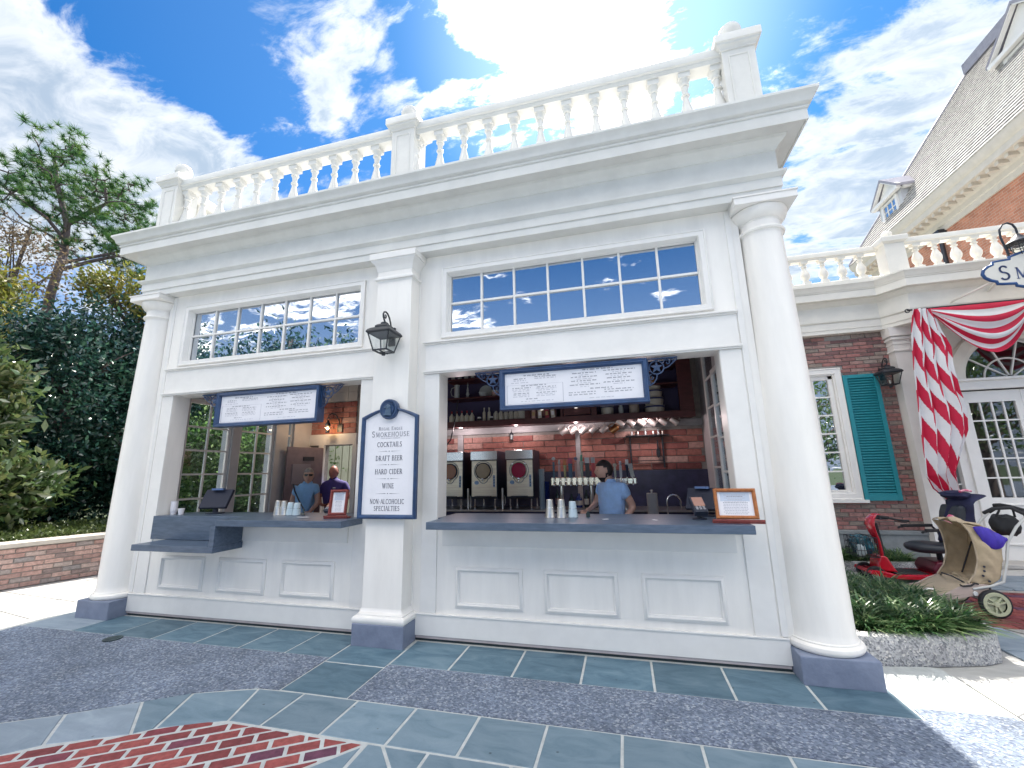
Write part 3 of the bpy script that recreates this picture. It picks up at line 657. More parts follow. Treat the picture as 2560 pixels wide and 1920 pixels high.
# right wall with one high window; left wall with glazed doors (openings .50-1.14 and 1.32-1.95, 2.24-2.36)
m = MB(); m.box(3.36,3.60,.30,DEP,.01,3.80); m.build('wall', GREYIN, K)
m = MB()
for y0, y1 in ((.30,.47),(1.16,1.30),(1.97,2.235),(2.37,DEP)): m.box(-3.60,-3.40,y0,y1,.01,3.80)
m.box(-3.60,-3.40,.47,1.16,2.56,3.80); m.box(-3.60,-3.40,1.30,1.97,2.56,3.80); m.box(-3.60,-3.40,2.235,2.37,2.56,3.80)
m.build('wall', GREYIN, K)
def glazed_door(y0, y1, cols, z0=.25, z1=2.50, x=-3.46):
    f = MB(); s_ = .045
    f.box(x-.02,x+.02,y0-s_,y0,.02,z1+.05); f.box(x-.02,x+.02,y1,y1+s_,.02,z1+.05); f.box(x-.02,x+.02,y0,y1,z1,z1+.05); f.box(x-.02,x+.02,y0,y1,.02,z0)
    d = f.build('glazed_door', WHITE2, K, bevel=.003)
    w_ = (y1-y0)/cols; rows = 7; h = (z1-z0)/rows
    mm = MB()
    for i in range(1,cols): mm.box(x-.012,x+.012,y0+i*w_-.012,y0+i*w_+.012,z0,z1)
    for j in range(1,rows): mm.box(x-.0125,x+.0125,y0,y1,z0+j*h-.012,z0+j*h+.012)
    mm.build('muntin', WHITE2, d)
    for i in range(cols):
        for j in range(rows):
            p = MB(); p.box(x-.002,x+.002,y0+i*w_+.012,y0+(i+1)*w_-.012,z0+j*h+.012,z0+(j+1)*h-.012); p.build('pane', CLEAR, d)
glazed_door(.51,1.12,2); glazed_door(1.345,1.925,2); glazed_door(2.255,2.35,1)
# back wall: brick field, posts, shiplap, doorway at x -3.08..-2.49
m = MB(); m.box(-2.42,3.45,YB+.012,YB+.16,.01,3.80); m.box(-3.46,-3.12,YB+.012,YB+.16,.01,3.80); m.box(-3.12,-2.42,YB+.012,YB+.16,2.02,3.80)
m.build('back_wall', MORTAR, K)
bwall = bpy.data.objects['back_wall']
BBM = [brickmesh(.335,.088,.012,'brick',TILEB,.005), brickmesh(.165,.088,.012,'brick',TILEB,.005), brickmesh(.25,.088,.012,'brick',TILEB,.005)]
def brickfield(parent, meshes, x0, x1, z0, z1, y, L, H, j, cap=300, skip=None, half=None, rot=R(90)):
    n = 0; r_ = 0; z_ = z0+H/2
    while z_ < z1:
        x = x0+(-(L+j)/2 if r_ % 2 else 0)+random.uniform(-.02,.02)*(L/.3)
        while x < x1-.02:
            a, b = max(x, x0), min(x+L, x1)
            if b-a > L*.15 and n < cap and not (skip and skip((a+b)/2, z_, (b-a)/2)):
                s_ = (b-a)/L; inst(meshes[0], 'brick', parent, ((a+b)/2, y+random.uniform(-.003,.003), z_), (rot,0,0), (s_,1,1)); n += 1
            x += L+j
        z_ += H+j; r_ += 1
    return n
def inpost(x, z_, h):
    return (1.50-h < x < 1.575+h) or (-.47-h < x < -.37+h)
for a_, b_ in ((-.72,-.475),(-.365,1.495),(1.577,3.345)): brickfield(bwall, BBM, a_, b_, 1.475, 2.10, YB+.004, .335, .088, .010, 130)
brickfield(bwall, BBM, -3.44, -2.46, 2.235, 2.80, YB+.004, .335, .088, .010, 30)
m = MB(); m.box(-.72,3.36,YB-.03,YB+.014,2.102,2.205); m.box(1.50,1.572,YB-.022,YB+.014,.95,2.10); m.box(-.47,-.37,YB-.022,YB+.014,.95,2.10); m.build('post_and_beam', mat('grey_painted_timber',(.36,.36,.37),.6,var=.12,vscale=8,stretch=(1,1,5)), K, bevel=.004)
m = MB(); m.box(-.72,3.36,YB-.012,YB+.013,.95,1.468); m.build('splashback', mat('dark_blue_splashback',(.035,.035,.085),.3,var=.3,vscale=7), K)
# shiplap boards above the left brick patch, and door surround
for i in range(5):
    z0 = 2.83+i*.175
    for a, b in ((-3.44,-3.02),(-3.015,-2.66),(-2.655,-2.46)):
        p = MB(); p.box(a+.002,b-.002,YB-.006,YB+.013,z0,z0+.17); p.build('board', IW, bwall)
m = MB(); m.box(-3.44,-2.42,YB-.03,YB+.013,2.03,2.228); m.box(-3.20,-3.08,YB-.035,YB+.013,.01,2.03); m.box(-2.487,-2.40,YB-.035,YB+.013,.01,2.03); m.build('door_surround', WHITE2, K, bevel=.004)
# corridor seen through the doorway, left roofless so the sky lights its wall
m = MB(); m.box(-5.32,-1.9,YB+2.0,YB+2.05,.0,2.6); m.box(-1.95,-1.9,YB+.42,YB+2.05,0,2.6)
m.build('corridor_wall', mat('panelled_cream_wall',(.42,.42,.33),.6,var=.06), K)
cw = mat('ribbed_cream_sheet', (.42,.43,.34), .5, var=.05)
for i in range(18):
    p = MB(); p.box(-5.30+i*.19,-5.30+i*.19+.165,YB+1.97,YB+2.0,.02,2.49); p.build('board', cw, bwall)
m = MB(); m.bar((-3.33,2.16,1.0),(-3.10,2.77,1.0),.035,1.96); od = m.build('open_door', mat('taupe_door',(.20,.15,.16),.35,var=.12), K, bevel=.003)
m = MB(); m.bar((-3.215,2.42,1.78),(-3.15,2.60,1.78),.045,.07); m.build('door_closer', BLACKM, od); m = MB(); m.bar((-3.28,2.25,1.52),(-3.17,2.55,1.52),.040,.34); m.build('notice_plate', mat('grey_plate',(.25,.22,.24),.3), od)
# ================================================================== LETTERING (stroke-built roman capitals)
TK, TN = .135, .06
def _arc(cx_, cy_, rx, ry, a0, a1, n=10): return [(cx_+rx*math.cos(R(a0+(a1-a0)*i/n)), cy_+ry*math.sin(R(a0+(a1-a0)*i/n))) for i in range(n+1)]
GL = {  # width, strokes (points, width), serif positions (x, y, half length)
'A': (.78, [([(.06,0),(.39,1)],TN),([(.39,1),(.72,0)],TK),([(.17,.33),(.61,.33)],TN)], [(.06,0,.09),(.72,0,.11)]),
'B': (.66, [([(.14,0),(.14,1)],TK),([(.14,.97)]+_arc(.36,.75,.18,.22,90,-90)+[(.14,.53)],.085),([(.14,.53)]+_arc(.38,.275,.22,.255,90,-90)+[(.14,.03)],.085)], [(.10,0,.08),(.10,1,.08)]),
'C': (.74, [(_arc(.42,.5,.34,.47,48,312,16),.105)], [(.66,.85,.02),(.66,.14,.02)]),
'D': (.78, [([(.14,0),(.14,1)],TK),([(.14,.97),(.34,.97)]+_arc(.34,.5,.36,.47,90,-90,12)+[(.14,.03)],.095)], [(.10,0,.08),(.10,1,.08)]),
'E': (.62, [([(.14,0),(.14,1)],TK),([(.14,.97),(.55,.97)],TN),([(.14,.52),(.46,.52)],TN),([(.14,.03),(.58,.03)],TN),([(.55,.84),(.55,1)],TN),([(.58,0),(.58,.17)],TN),([(.46,.44),(.46,.60)],TN)], [(.10,0,.08),(.10,1,.08)]),
'F': (.58, [([(.14,0),(.14,1)],TK),([(.14,.97),(.54,.97)],TN),([(.14,.52),(.44,.52)],TN),([(.54,.83),(.54,1)],TN)], [(.14,0,.13),(.10,1,.08)]),
'G': (.80, [(_arc(.42,.5,.34,.47,48,320,16),.105),([(.68,.03),(.68,.42)],TK)], [(.66,.42,.11),(.66,.85,.02)]),
'H': (.82, [([(.15,0),(.15,1)],TK),([(.67,0),(.67,1)],TK),([(.15,.52),(.67,.52)],TN)], [(.15,0,.12),(.15,1,.12),(.67,0,.12),(.67,1,.12)]),
'I': (.34, [([(.17,0),(.17,1)],TK)], [(.17,0,.12),(.17,1,.12)]),
'K': (.78, [([(.14,0),(.14,1)],TK),([(.14,.42),(.62,.98)],TN),([(.28,.56),(.70,0)],TK)], [(.14,0,.12),(.14,1,.12),(.62,1,.09),(.70,0,.09)]),
'L': (.60, [([(.14,0),(.14,1)],TK),([(.14,.03),(.56,.03)],TN),([(.56,0),(.56,.18)],TN)], [(.14,1,.12),(.10,0,.08)]),
'M': (.96, [([(.14,0),(.18,1)],TN),([(.18,1),(.48,.08)],TK),([(.48,.08),(.78,1)],TN),([(.78,1),(.82,0)],TK)], [(.14,0,.09),(.82,0,.12),(.15,1,.07),(.82,1,.07)]),
'N': (.84, [([(.15,0),(.15,1)],TN),([(.15,1),(.69,0)],TK),([(.69,0),(.69,1)],TN)], [(.15,0,.10),(.12,1,.07),(.69,1,.10)]),
'O': (.84, [(_arc(.42,.5,.34,.47,0,360,22),.105)], []),
'P': (.64, [([(.14,0),(.14,1)],TK),([(.14,.97)]+_arc(.36,.73,.21,.24,90,-90)+[(.14,.49)],.09)], [(.14,0,.13),(.10,1,.08)]),
'Q': (.84, [(_arc(.42,.5,.34,.47,0,360,22),.105),([(.42,.1),(.80,-.16)],.1)], []),
'R': (.74, [([(.14,0),(.14,1)],TK),([(.14,.97)]+_arc(.34,.74,.20,.23,90,-90)+[(.14,.51)],.09),([(.34,.51),(.68,0)],TK)], [(.14,0,.12),(.10,1,.08),(.69,0,.06)]),
'S': (.60, [(_arc(.31,.74,.20,.22,30,240,10)+_arc(.29,.27,.22,.24,75,-150,12),.105)], [(.50,.88,.015),(.09,.12,.015)]),
'T': (.70, [([(.35,0),(.35,1)],TK),([(.04,.97),(.66,.97)],TN),([(.05,.82),(.05,1)],TN),([(.65,.82),(.65,1)],TN)], [(.35,0,.13)]),
'U': (.80, [([(.14,1),(.14,.3)]+_arc(.39,.3,.25,.27,180,360,10)+[(.64,.3),(.64,1)],.10)], [(.14,1,.12),(.64,1,.10)]),
'W': (1.08,[([(.07,1),(.32,0)],TK),([(.32,0),(.54,1)],TN),([(.54,1),(.79,0)],TK),([(.79,0),(1.01,1)],TN)], [(.07,1,.11),(.54,1,.07),(1.01,1,.09)]),
'-': (.36, [([(.05,.42),(.31,.42)],.08)], []),
'&': (.80, [(_arc(.34,.77,.16,.18,-50,230,12)+[(.66,.03)],.09),(_arc(.30,.27,.23,.25,80,330,10)+[(.68,.55)],.08)], []),
' ': (.34, [], [])}
def word(mb, text, cx_, z0, h, y, mi=0, sx=1.0, gap=.10, big=1.0, thick=.0012, align=0):
    # letters on an XZ plane facing -Y; each word's first letter may be larger (small capitals)
    first = True; tot = 0; ws = []
    for ch in text:
        s_ = h*(big if first and ch != ' ' else 1.0); ws.append(s_); tot += (GL[ch][0]+gap)*s_*sx; first = ch == ' '
    x = cx_-tot/2 if align == 0 else cx_; first = True
    def quad(p, q, wd, s_):
        p = Vector(p); q = Vector(q); d = (q-p)
        if d.length < 1e-6: return
        d.normalize(); n = Vector((-d.y, d.x))*wd/2; e = d*wd*.18
        P = [p-e-n, q+e-n, q+e+n, p-e+n]
        o = [(x+a.x*s_*sx, z0+a.y*s_) for a in P]
        mb.add([(a,y,b) for a,b in o]+[(a,y-thick,b) for a,b in o], [(4,5,6,7),(0,1,5,4),(1,2,6,5),(2,3,7,6),(3,0,4,7)], mi)
    for ch, s_ in zip(text, ws):
        wd_, strokes, ser = GL[ch]
        for pts, t_ in strokes:
            for a, b in zip(pts, pts[1:]): quad(a, b, t_, s_)
        for (a, b, l) in ser: quad((a-l, b+(.02 if b < .5 else -.02)), (a+l, b+(.02 if b < .5 else -.02)), .045, s_)
        x += (wd_+gap)*s_*sx
def rule(mb, cx_, z_, w_, y):
    for s_ in (1,-1):
        mb.add([(cx_+s_*.02,y-.0012,z_-.0022),(cx_+s_*w_/2,y-.0012,z_),(cx_+s_*.02,y-.0012,z_+.0022)], [(0,1,2) if s_ > 0 else (2,1,0)])
        mb.add([(cx_+s_*.028,y-.0013,z_),(cx_+s_*.036,y-.0013,z_-.004),(cx_+s_*.044,y-.0013,z_),(cx_+s_*.036,y-.0013,z_+.004)], [(0,1,2,3)])
    mb.add([(cx_-.008,y-.0013,z_),(cx_,y-.0013,z_-.006),(cx_+.008,y-.0013,z_),(cx_,y-.0013,z_+.006)], [(0,1,2,3)])

# ---- the drinks board on the centre pilaster
S = thing('directory_sign', 'tall white drinks board in an arched navy frame on the centre pilaster', 'sign', (.04,-.2,1.08))
sx0, sx1, zb_, zt_ = -.262, .342, 1.080, 2.035
cxs = .04
arch = [(sx0, zb_), (sx1, zb_), (sx1, zt_)]
top_ = [(cxs+(sx1-cxs)*math.cos(R(t)), zt_+.075*math.sin(R(t))) for t in range(10,171,10)]
def signpoly(ins):
    pts = [(sx0+ins, zb_+ins), (sx1-ins, zb_+ins), (sx1-ins, zt_-ins*.6)]
    for i in range(13):
        t = i/12; x = (sx1-ins)+((sx0+ins)-(sx1-ins))*t
        pts.append((x, zt_-ins*.6+(.085)*math.sin(PI*t)))
    return pts+[(sx0+ins, zt_-ins*.6)]
m = MB(); m.prism(signpoly(.03), -.222, -.205, 'Y'); m.build('panel', PAPER, S)
m = MB(); lv = [(0,.0),(0,.034),(.006,.042),(.016,.046),(.026,.042),(.033,.030),(.038,.018)]
rows = []
base = None
for ins, h in lv:
    P = signpoly(ins); rows.append([(x, -.205-h, z_) for x, z_ in P])
n = len(rows[0]); vs = [p for r_ in rows for p in r_]; fs = []
for i in range(len(rows)-1):
    for k in range(n): fs.append((i*n+k, i*n+(k+1) % n, (i+1)*n+(k+1) % n, (i+1)*n+k))
m.add(vs, fs); m.build('frame', NAVY, S, smooth=35)
m = MB(); m.lathe([(.001,-.062),(.060,-.062),(.066,-.066),(.066,-.052),(.074,-.060),(.088,-.062),(.096,-.052),(.098,-.03),(.098,-.0)], (cxs-.005,-.203,2.103), 36, axis='Y', sx=.98, sy=1.02)
md = m.build('medallion', NAVY, S, smooth=35)
m = MB()   # relief of a bird's head and collar inside the medallion
m.lathe([(.001,-.080),(.018,-.078),(.026,-.070),(.030,-.060)], (cxs-.003,-.203,2.122), 16, axis='Y', sx=1.0, sy=.9)
m.prism([(cxs-.05,2.115),(cxs-.026,2.108),(cxs-.022,2.132),(cxs-.034,2.130)], -.272, -.262, 'Y')
m.prism([(cxs-.034,2.055),(cxs+.032,2.050),(cxs+.030,2.10),(cxs+.012,2.118),(cxs-.012,2.114),(cxs-.022,2.10)], -.276, -.262, 'Y')
m.prism([(cxs-.046,2.040),(cxs+.040,2.036),(cxs+.040,2.050),(cxs-.044,2.055)], -.280, -.262, 'Y')
m.build('relief', mat('worn_navy_relief',(.07,.12,.19),.4,var=.2), md, bevel=.003)
L_ = MB(); yy = -.2225
word(L_, 'REGAL EAGLE', cxs+.01, 1.902, .026, yy, mi=1, big=1.25, gap=.2)
word(L_, 'SMOKEHOUSE', cxs+.012, 1.838, .044, yy, mi=1, sx=1.0, big=1.3, gap=.16)
word(L_, 'CRAFT DRINKS & BARBEQUE', cxs+.012, 1.819, .0095, yy, mi=2, gap=.3)
for t_, z_ in (('COCKTAILS',1.742),('DRAFT BEER',1.612),('HARD CIDER',1.486),('WINE',1.355)):
    word(L_, t_, cxs+.006, z_, .046, yy, mi=0, sx=.80, big=1.0, gap=.13)
word(L_, 'NON-ALCOHOLIC', cxs, 1.214, .043, yy, mi=0, sx=.80, gap=.10)
word(L_, 'SPECIALTIES', cxs, 1.152, .043, yy, mi=0, sx=.80, gap=.12)
L_.build('lettering', [INK, INKG, INKL], S)
L_ = MB()
for z_ in (1.700, 1.574, 1.444, 1.308): rule(L_, cxs+.003, z_, .27, yy)
L_.build('divider', INKG, S)

# ---- menu boards hanging in the openings
def menu_board(name, label, x0, x1, z0, z1, seed):
    T = thing(name, label, 'menu board', ((x0+x1)/2, .03, z0), group='menu boards hung in the openings')
    rnd = random.Random(seed); y0 = -.02
    m = MB(); m.frame(x0, x1, z0, z1, .035, [(0,-.06),(0,.050),(.004,.055),(.012,.055),(.018,.050),(.024,.052),(.030,.052),(.040,.040),(.046,.030),(.048,.012)]); m.box(x0+.002,x1-.002,.03,.07,z0+.002,z1-.002); m.build('frame', NAVY, T, smooth=35)
    m = MB(); m.box(x0+.045,x1-.045,.016,.028,z0+.040,z1-.044); m.build('panel', PAPER, T)
    a, b, c, d = x0+.06, x1-.06, z0+.05, z1-.055; W = b-a; H = d-c
    tx = MB(); yb = .0155
    def line(cx_, z_, w_, h, mi=0):
        # runs of letter-sized dashes: print too small to read
        x = cx_-w_/2
        while x < cx_+w_/2:
            L = rnd.uniform(.018,.05); L = min(L, cx_+w_/2-x)
            k = max(1, int(L/.0075))
            for q in range(k):
                xx = x+q*.0075; hh = h*rnd.uniform(.75,1)
                tx.add([(xx,yb-.0006,z_),(xx+.0052,yb-.0006,z_),(xx+.0052,yb-.0006,z_+hh),(xx,yb-.0006,z_+hh)], [(0,1,2,3)], mi)
            x += L+.008
    line(a+W*.24, d-H*.075, W*.20, .012); line(a+W*.70, d-H*.03, W*.22, .012)
    for i in range(2):
        line(a+W*.11, d-H*(.17+.06*i), W*.10, .010, i % 2); line(a+W*.31, d-H*(.13+.06*i), W*.17, .010, i % 2)
    line(a+W*.11, d-H*.30, W*.14, .008, 1)
    line(a+W*.22, d-H*.41, W*.20, .011)
    for i, k in enumerate((.48,.53,.58,.66,.71,.76)):
        line(a+W*.12, d-H*k, W*rnd.uniform(.11,.15), .010 if i in (0,3) else .0075, 0 if i in (0,3) else 1)
        line(a+W*.31, d-H*k, W*rnd.uniform(.12,.16), .010 if i in (0,3) else .0075, 0 if i in (0,3) else 1)
    line(a+W*.20, d-H*.85, W*.09, .010); line(a+W*.24, d-H*.92, W*.25, .0065, 1)
    for i in range(4):
        line(a+W*.60, d-H*(.13+.125*i), W*rnd.uniform(.16,.22), .011); line(a+W*.60, d-H*(.19+.125*i), W*rnd.uniform(.06,.12), .007, 1)
        line(a+W*.85, d-H*(.10+.125*i), W*rnd.uniform(.16,.24), .011); line(a+W*.85, d-H*(.16+.125*i), W*rnd.uniform(.06,.12), .007, 1)
    line(a+W*.72, d-H*.64, W*.16, .011)
    for i in range(2): line(a+W*.58, d-H*(.74+.075*i), W*.2, .010); line(a+W*.84, d-H*(.70+.075*i), W*.2, .010)
    line(a+W*.72, d-H*.93, W*.18, .0065, 1)
    # ruled box round the lower left block
    for q in ((a+W*.005,a+W*.44,d-H*.365,d-H*.36),(a+W*.005,a+W*.44,c+H*.02,c+H*.026),(a+W*.005,a+W*.008,c+H*.02,d-H*.36),(a+W*.437,a+W*.44,c+H*.02,d-H*.36)):
        tx.add([(q[0],yb-.0005,q[2]),(q[1],yb-.0005,q[2]),(q[1],yb-.0005,q[3]),(q[0],yb-.0005,q[3])], [(0,1,2,3)], 1)
    tx.build('lettering', [INKG, INKL], T)
    # pierced brackets with a star in a ring
    for s_, xe in ((-1,x0),(1,x1)):
        br = MB(); X = lambda u: xe+s_*u
        y_ = .04; r_ = .0045
        br.box(min(xe,X(.265)),max(xe,X(.265)),y_-.02,y_+.02,z1-.012,z1-.001)
        br.box(min(X(.001),X(.014)),max(X(.001),X(.014)),y_-.015,y_+.015,z1-.25,z1-.012)
        cx_, cz_ = X(.083), z1-.085
        br.tube([(cx_+.062*math.cos(2*PI*i/24), y_, cz_+.062*math.sin(2*PI*i/24)) for i in range(25)], .0065, 6, caps=False)
        st = []
        for i in range(10):
            q = PI/2+2*PI*i/10; rr = .058 if i % 2 == 0 else .024; st.append((cx_+rr*math.cos(q), cz_+rr*math.sin(q)))
        for i in range(10):
            br.add([(cx_,y_-.012,cz_),(st[i][0],y_-.006,st[i][1]),(st[(i+1)%10][0],y_-.006,st[(i+1)%10][1]),(cx_,y_+.012,cz_)], [(0,1,2),(3,2,1)])
        def curl(cx_, cz_, r0, turns, a0, sgn=1):
            return [(cx_+s_*r0*(1-i/26)*math.cos(a0+sgn*turns*2*PI*i/24), y_, cz_+r0*(1-i/26)*math.sin(a0+sgn*turns*2*PI*i/24)) for i in range(25)]
        br.tube(curl(X(.178), z1-.045, .034, 1.1, PI, -1), .0055, 6); br.tube(curl(X(.225), z1-.033, .022, 1.0, PI, -1), .005, 6)
        br.tube(curl(X(.036), z1-.175, .030, 1.1, PI/2, 1), .0055, 6); br.tube(curl(X(.03), z1-.225, .020, 1.0, PI/2, 1), .005, 6)
        br.tube([(X(.145),y_,z1-.10),(X(.185),y_,z1-.085),(X(.22),y_,z1-.055),(X(.262),y_,z1-.018)], .006, 6)
        br.tube([(X(.085),y_,z1-.147),(X(.075),y_,z1-.19),(X(.05),y_,z1-.225),(X(.012),y_,z1-.25)], .006, 6)
        br.build('bracket', NAVY, T, smooth=40)
    return T
menu_board('menu_board', 'navy-framed menu board hanging in the right opening above the drink machines', 1.090, 2.468, 2.063, 2.464, 3)
menu_board('menu_board', 'navy-framed menu board hanging in the left opening before the glazed doors', -2.390, -.975, 2.060, 2.466, 5)

# ---- wall lantern on the pilaster
def lantern(name, label, loc, s_=1.0, rz=0, group=None, bracket=True):
    T = thing(name, label, 'wall lantern', (0,0,0), group)
    # body centred on x=y=0, bottom at z=0; wall is at y=+.155
    b, t_, zb2, zt2 = .072, .112, .045, .215
    m = MB()
    cb_ = [(-b,-b),(b,-b),(b,b),(-b,b)]; ct = [(-t_,-t_),(t_,-t_),(t_,t_),(-t_,t_)]
    for (x0,y0),(x1,y1) in zip(cb_, ct): m.bar((x0,y0,zb2),(x1,y1,zt2),.011,.011)
    for k in range(4):
        a, c = cb_[k], cb_[(k+1)%4]; m.bar((*a,zb2),(*c,zb2),.016,.012)
        a, c = ct[k], ct[(k+1)%4]; m.bar((*a,zt2),(*c,zt2),.014,.012)
    m.lathe([(.002,0),(.016,.002),(.02,.012),(.02,.03),(.006,.034)], (0,0,0), 12)
    m.bar((-b,0,zb2-.008),(b,0,zb2-.008),.012,.006); m.bar((0,-b,zb2-.009),(0,b,zb2-.009),.012,.006)
    m.build('cage', BLACKM, T)
    m = MB()
    def sq(r_, z_): return [(-r_,-r_,z_),(r_,-r_,z_),(r_,r_,z_),(-r_,r_,z_)]
    lv = [(.122,.213),(.127,.222),(.126,.232),(.115,.250),(.092,.268),(.074,.276),(.066,.278),(.068,.292),(.064,.300),(.052,.312),(.036,.320),(.028,.322),(.029,.334),(.018,.346),(.006,.350)]
    vs = []; fs = []
    for r_, z_ in lv: vs += sq(r_, z_)
    for i in range(len(lv)-1):
        for k in range(4): fs.append((4*i+k, 4*i+(k+1)%4, 4*i+4+(k+1)%4, 4*i+4+k))
    fs.append((3,2,1,0)); fs.append(tuple(4*(len(lv)-1)+k for k in range(4))); m.add(vs, fs); m.build('roof', BLACKM, T, smooth=25)
    for k in range(4):
        a, c = Vector((*cb_[k],zb2+.006)), Vector((*cb_[(k+1)%4],zb2+.006)); d, e = Vector((*ct[(k+1)%4],zt2-.004)), Vector((*ct[k],zt2-.004))
        p = MB(); p.add([a,c,d,e], [(0,1,2,3)]); p.build('pane', CLEAR2, T)
    m = MB(); m.tube([(0,0,.05),(0,0,.115)], .012, 10); m.build('candle_sleeve', mat('ivory_sleeve',(.6,.58,.5),.5), T, smooth=40)
    m = MB(); m.lathe([(.002,.115),(.011,.122),(.013,.134),(.009,.15),(.002,.166)], (0,0,0), 10); m.build('bulb', CLEAR2, T, smooth=60)
    if bracket:
        m = MB(); pts = []
        for i in range(15): q = R(-70+250*i/14+0); pts.append((0, .028*math.cos(q)*(.35+.65*i/14)+.006, .395-.026*math.sin(q)*-1*(.5+.5*i/14)))
        pts = [(0,.0,.35),(0,-.014,.368),(0,-.030,.392),(0,-.034,.420),(0,-.020,.446),(0,.010,.458),(0,.044,.450),(0,.078,.420),(0,.104,.375),(0,.122,.325),(0,.130,.27),(0,.132,.20)]
        m.tube(pts, .0085, 8); m.tube([(0,-.032,.415),(0,-.012,.392),(0,.010,.392),(0,.020,.408),(0,.012,.424),(0,.002,.422)], .0075, 8)
        m.box(-.035,.035,.134,.155,.14,.33); m.build('bracket', BLACKM, T, smooth=40)
    T.location = loc; T.rotation_euler = (0,0,rz); T.scale = (s_,s_,s_)
    return T
lantern('wall_lantern', 'dark blue-black iron lantern with clear panes on the centre pilaster above the drinks board', (.005,-.336,2.62), 1.0)
# ================================================================== INSIDE THE KIOSK
BW_ = thing('back_bar', 'dark back bar counter with steel edge along the brick wall inside the kiosk', 'back bar', (1.2,2.45,.012))
m = MB(); m.box(-.80,3.34,2.17,YB-.014,.012,.93); m.build('cabinet', mat('navy_cabinet',(.02,.025,.07),.45,var=.2), BW_)
m = MB(); m.box(-.80,3.34,2.14,YB-.013,.93,.955); m.build('worktop', STEEL, BW_, bevel=.003)
for i in range(7):
    m = MB(); m.box(-.76+i*.58,-.76+i*.58+.54,2.155,2.168,.10,.88); m.build('cabinet_door', mat('steel_drawer_front',(.25,.27,.30),.35,metal=1) if i == 0 else bpy.data.materials['steel_drawer_front'], BW_, bevel=.003)
# front work shelf just behind the serving counter (its steel rails show above the counter)
WS = thing('prep_station', 'low steel prep station with rails behind the serving counter', 'prep station', (1.3,.7,.012))
m = MB(); m.box(.2,2.3,.56,.84,.86,.90); m.box(.2,2.3,.82,.84,.90,.965); m.build('worktop', STEEL, WS, bevel=.003)
for x in (.25,2.25):
    for y in (.60,.80): m = MB(); m.tube([(x,y,.012),(x,y,.87)], .02, 8); m.build('leg', STEEL, WS, smooth=40)

# ---- frozen drink machines
CHAMP = mat('warm_steel_panel', (.95,.84,.66), .36, metal=.4, var=.10, vscale=3, stretch=(1,1,14))
DISC = [('brown', (.38,.14,.06)), ('tan', (.42,.32,.20)), ('crimson red', (.42,.008,.07))]
def machine(x0, w_, colr, label, cname):
    T = thing('frozen_drink_machine', label, 'drink machine', (x0+w_/2,2.45,.955), group='frozen drink machines')
    y0 = 2.22; x1 = x0+w_
    m = MB(); m.box(x0,x1,y0+.01,YB-.06,1.10,1.80); m.build('body', DARKP, T, bevel=.008)
    m = MB(); m.box(x0+.008,x1-.008,y0,y0+.012,1.135,1.655); m.build('front_panel', CHAMP, T, bevel=.006)
    m = MB(); m.prism([(y0-.018,1.665),(y0+.012,1.665),(y0+.012,1.80),(y0-.018,1.795)], x0-.004, x1+.004, 'X'); m.build('top_panel', mat('bright_cap_panel',(.62,.66,.68),.22,metal=.85) if cname == 'brown' else bpy.data.materials['bright_cap_panel'], T, bevel=.004)
    cx_, cz_ = x0+w_*.48, 1.505
    m = MB(); m.lathe([(.001,-.022),(.104,-.022),(.108,-.018),(.110,.002)], (cx_,y0-.002,cz_), 40, axis='Y'); m.build('window', mat(cname.replace(' ','_')+'_slush', colr, .25, var=.06, vscale=14), T, smooth=35)
    m = MB(); m.lathe([(.108,.001),(.108,-.026),(.113,-.030),(.119,-.026),(.122,.001)], (cx_,y0-.002,cz_), 40, axis='Y'); m.build('window_ring', DARKP if cname != 'crimson red' else STEEL, T, smooth=35)
    m = MB()
    pts = []
    for t in range(0,361,12):
        q = R(t); r_ = .142+(.040 if 240 < t < 300 else 0)*math.sin(R((t-240)*3)); pts.append((cx_+r_*math.cos(q), y0-.004, cz_+r_*math.sin(q)))
    m.tube(pts, .006, 6, caps=False); m.build('door_gasket', mat('clear_door_rim',(.45,.46,.46),.2,spec=.8) if cname == 'brown' else bpy.data.materials['clear_door_rim'], T, smooth=60)
    for a in (45,135,225,315):
        m = MB(); m.lathe([(.001,-.03),(.010,-.028),(.012,-.02),(.010,0)], (cx_+.132*math.cos(R(a)),y0,cz_+.132*math.sin(R(a))), 12, axis='Y'); m.build('knob', CHROME, T, smooth=40)
    m = MB(); m.lathe([(.001,-.06),(.016,-.056),(.020,-.045),(.018,0)], (cx_,y0,cz_-.120), 16, axis='Y'); m.tube([(cx_,y0-.03,cz_-.12),(cx_,y0-.03,cz_-.165)], .010, 10); m.build('spout', CHROME, T, smooth=40)
    m = MB(); m.lathe([(.001,-.003),(.034,-.003),(.035,.0)], (x0+.088,y0-.001,1.335), 24, axis='Y', sy=.8); m.build('badge', mat('pale_blue_badge',(.25,.40,.62),.4) if cname == 'brown' else bpy.data.materials['pale_blue_badge'], T)
    m = MB(); m.box(x1-.060,x1-.032,y0-.002,y0+.001,1.27,1.44); m.build('control_strip', bpy.data.materials['pale_blue_badge'], T)
    for k in range(4): m = MB(); m.lathe([(.001,-.006),(.007,-.005),(.008,.0)], (x1-.046,y0-.002,1.29+k*.04), 10, axis='Y'); m.build('button', DARKP, T)
    m = MB(); m.box(x0+.09,x1-.09,y0-.12,y0+.01,1.135,1.146); m.build('drip_tray', DARKP, T)
    for lx in (x0+.045, x1-.045):
        for ly in (y0+.05, YB-.12): m = MB(); m.tube([(lx,ly,.956),(lx,ly,1.10)], .012, 10); m.build('leg', CHROME, T, smooth=40)
machine(-.560, .405, DISC[0][1], 'steel frozen drink machine with brown window, half hidden by the left jamb', 'brown')
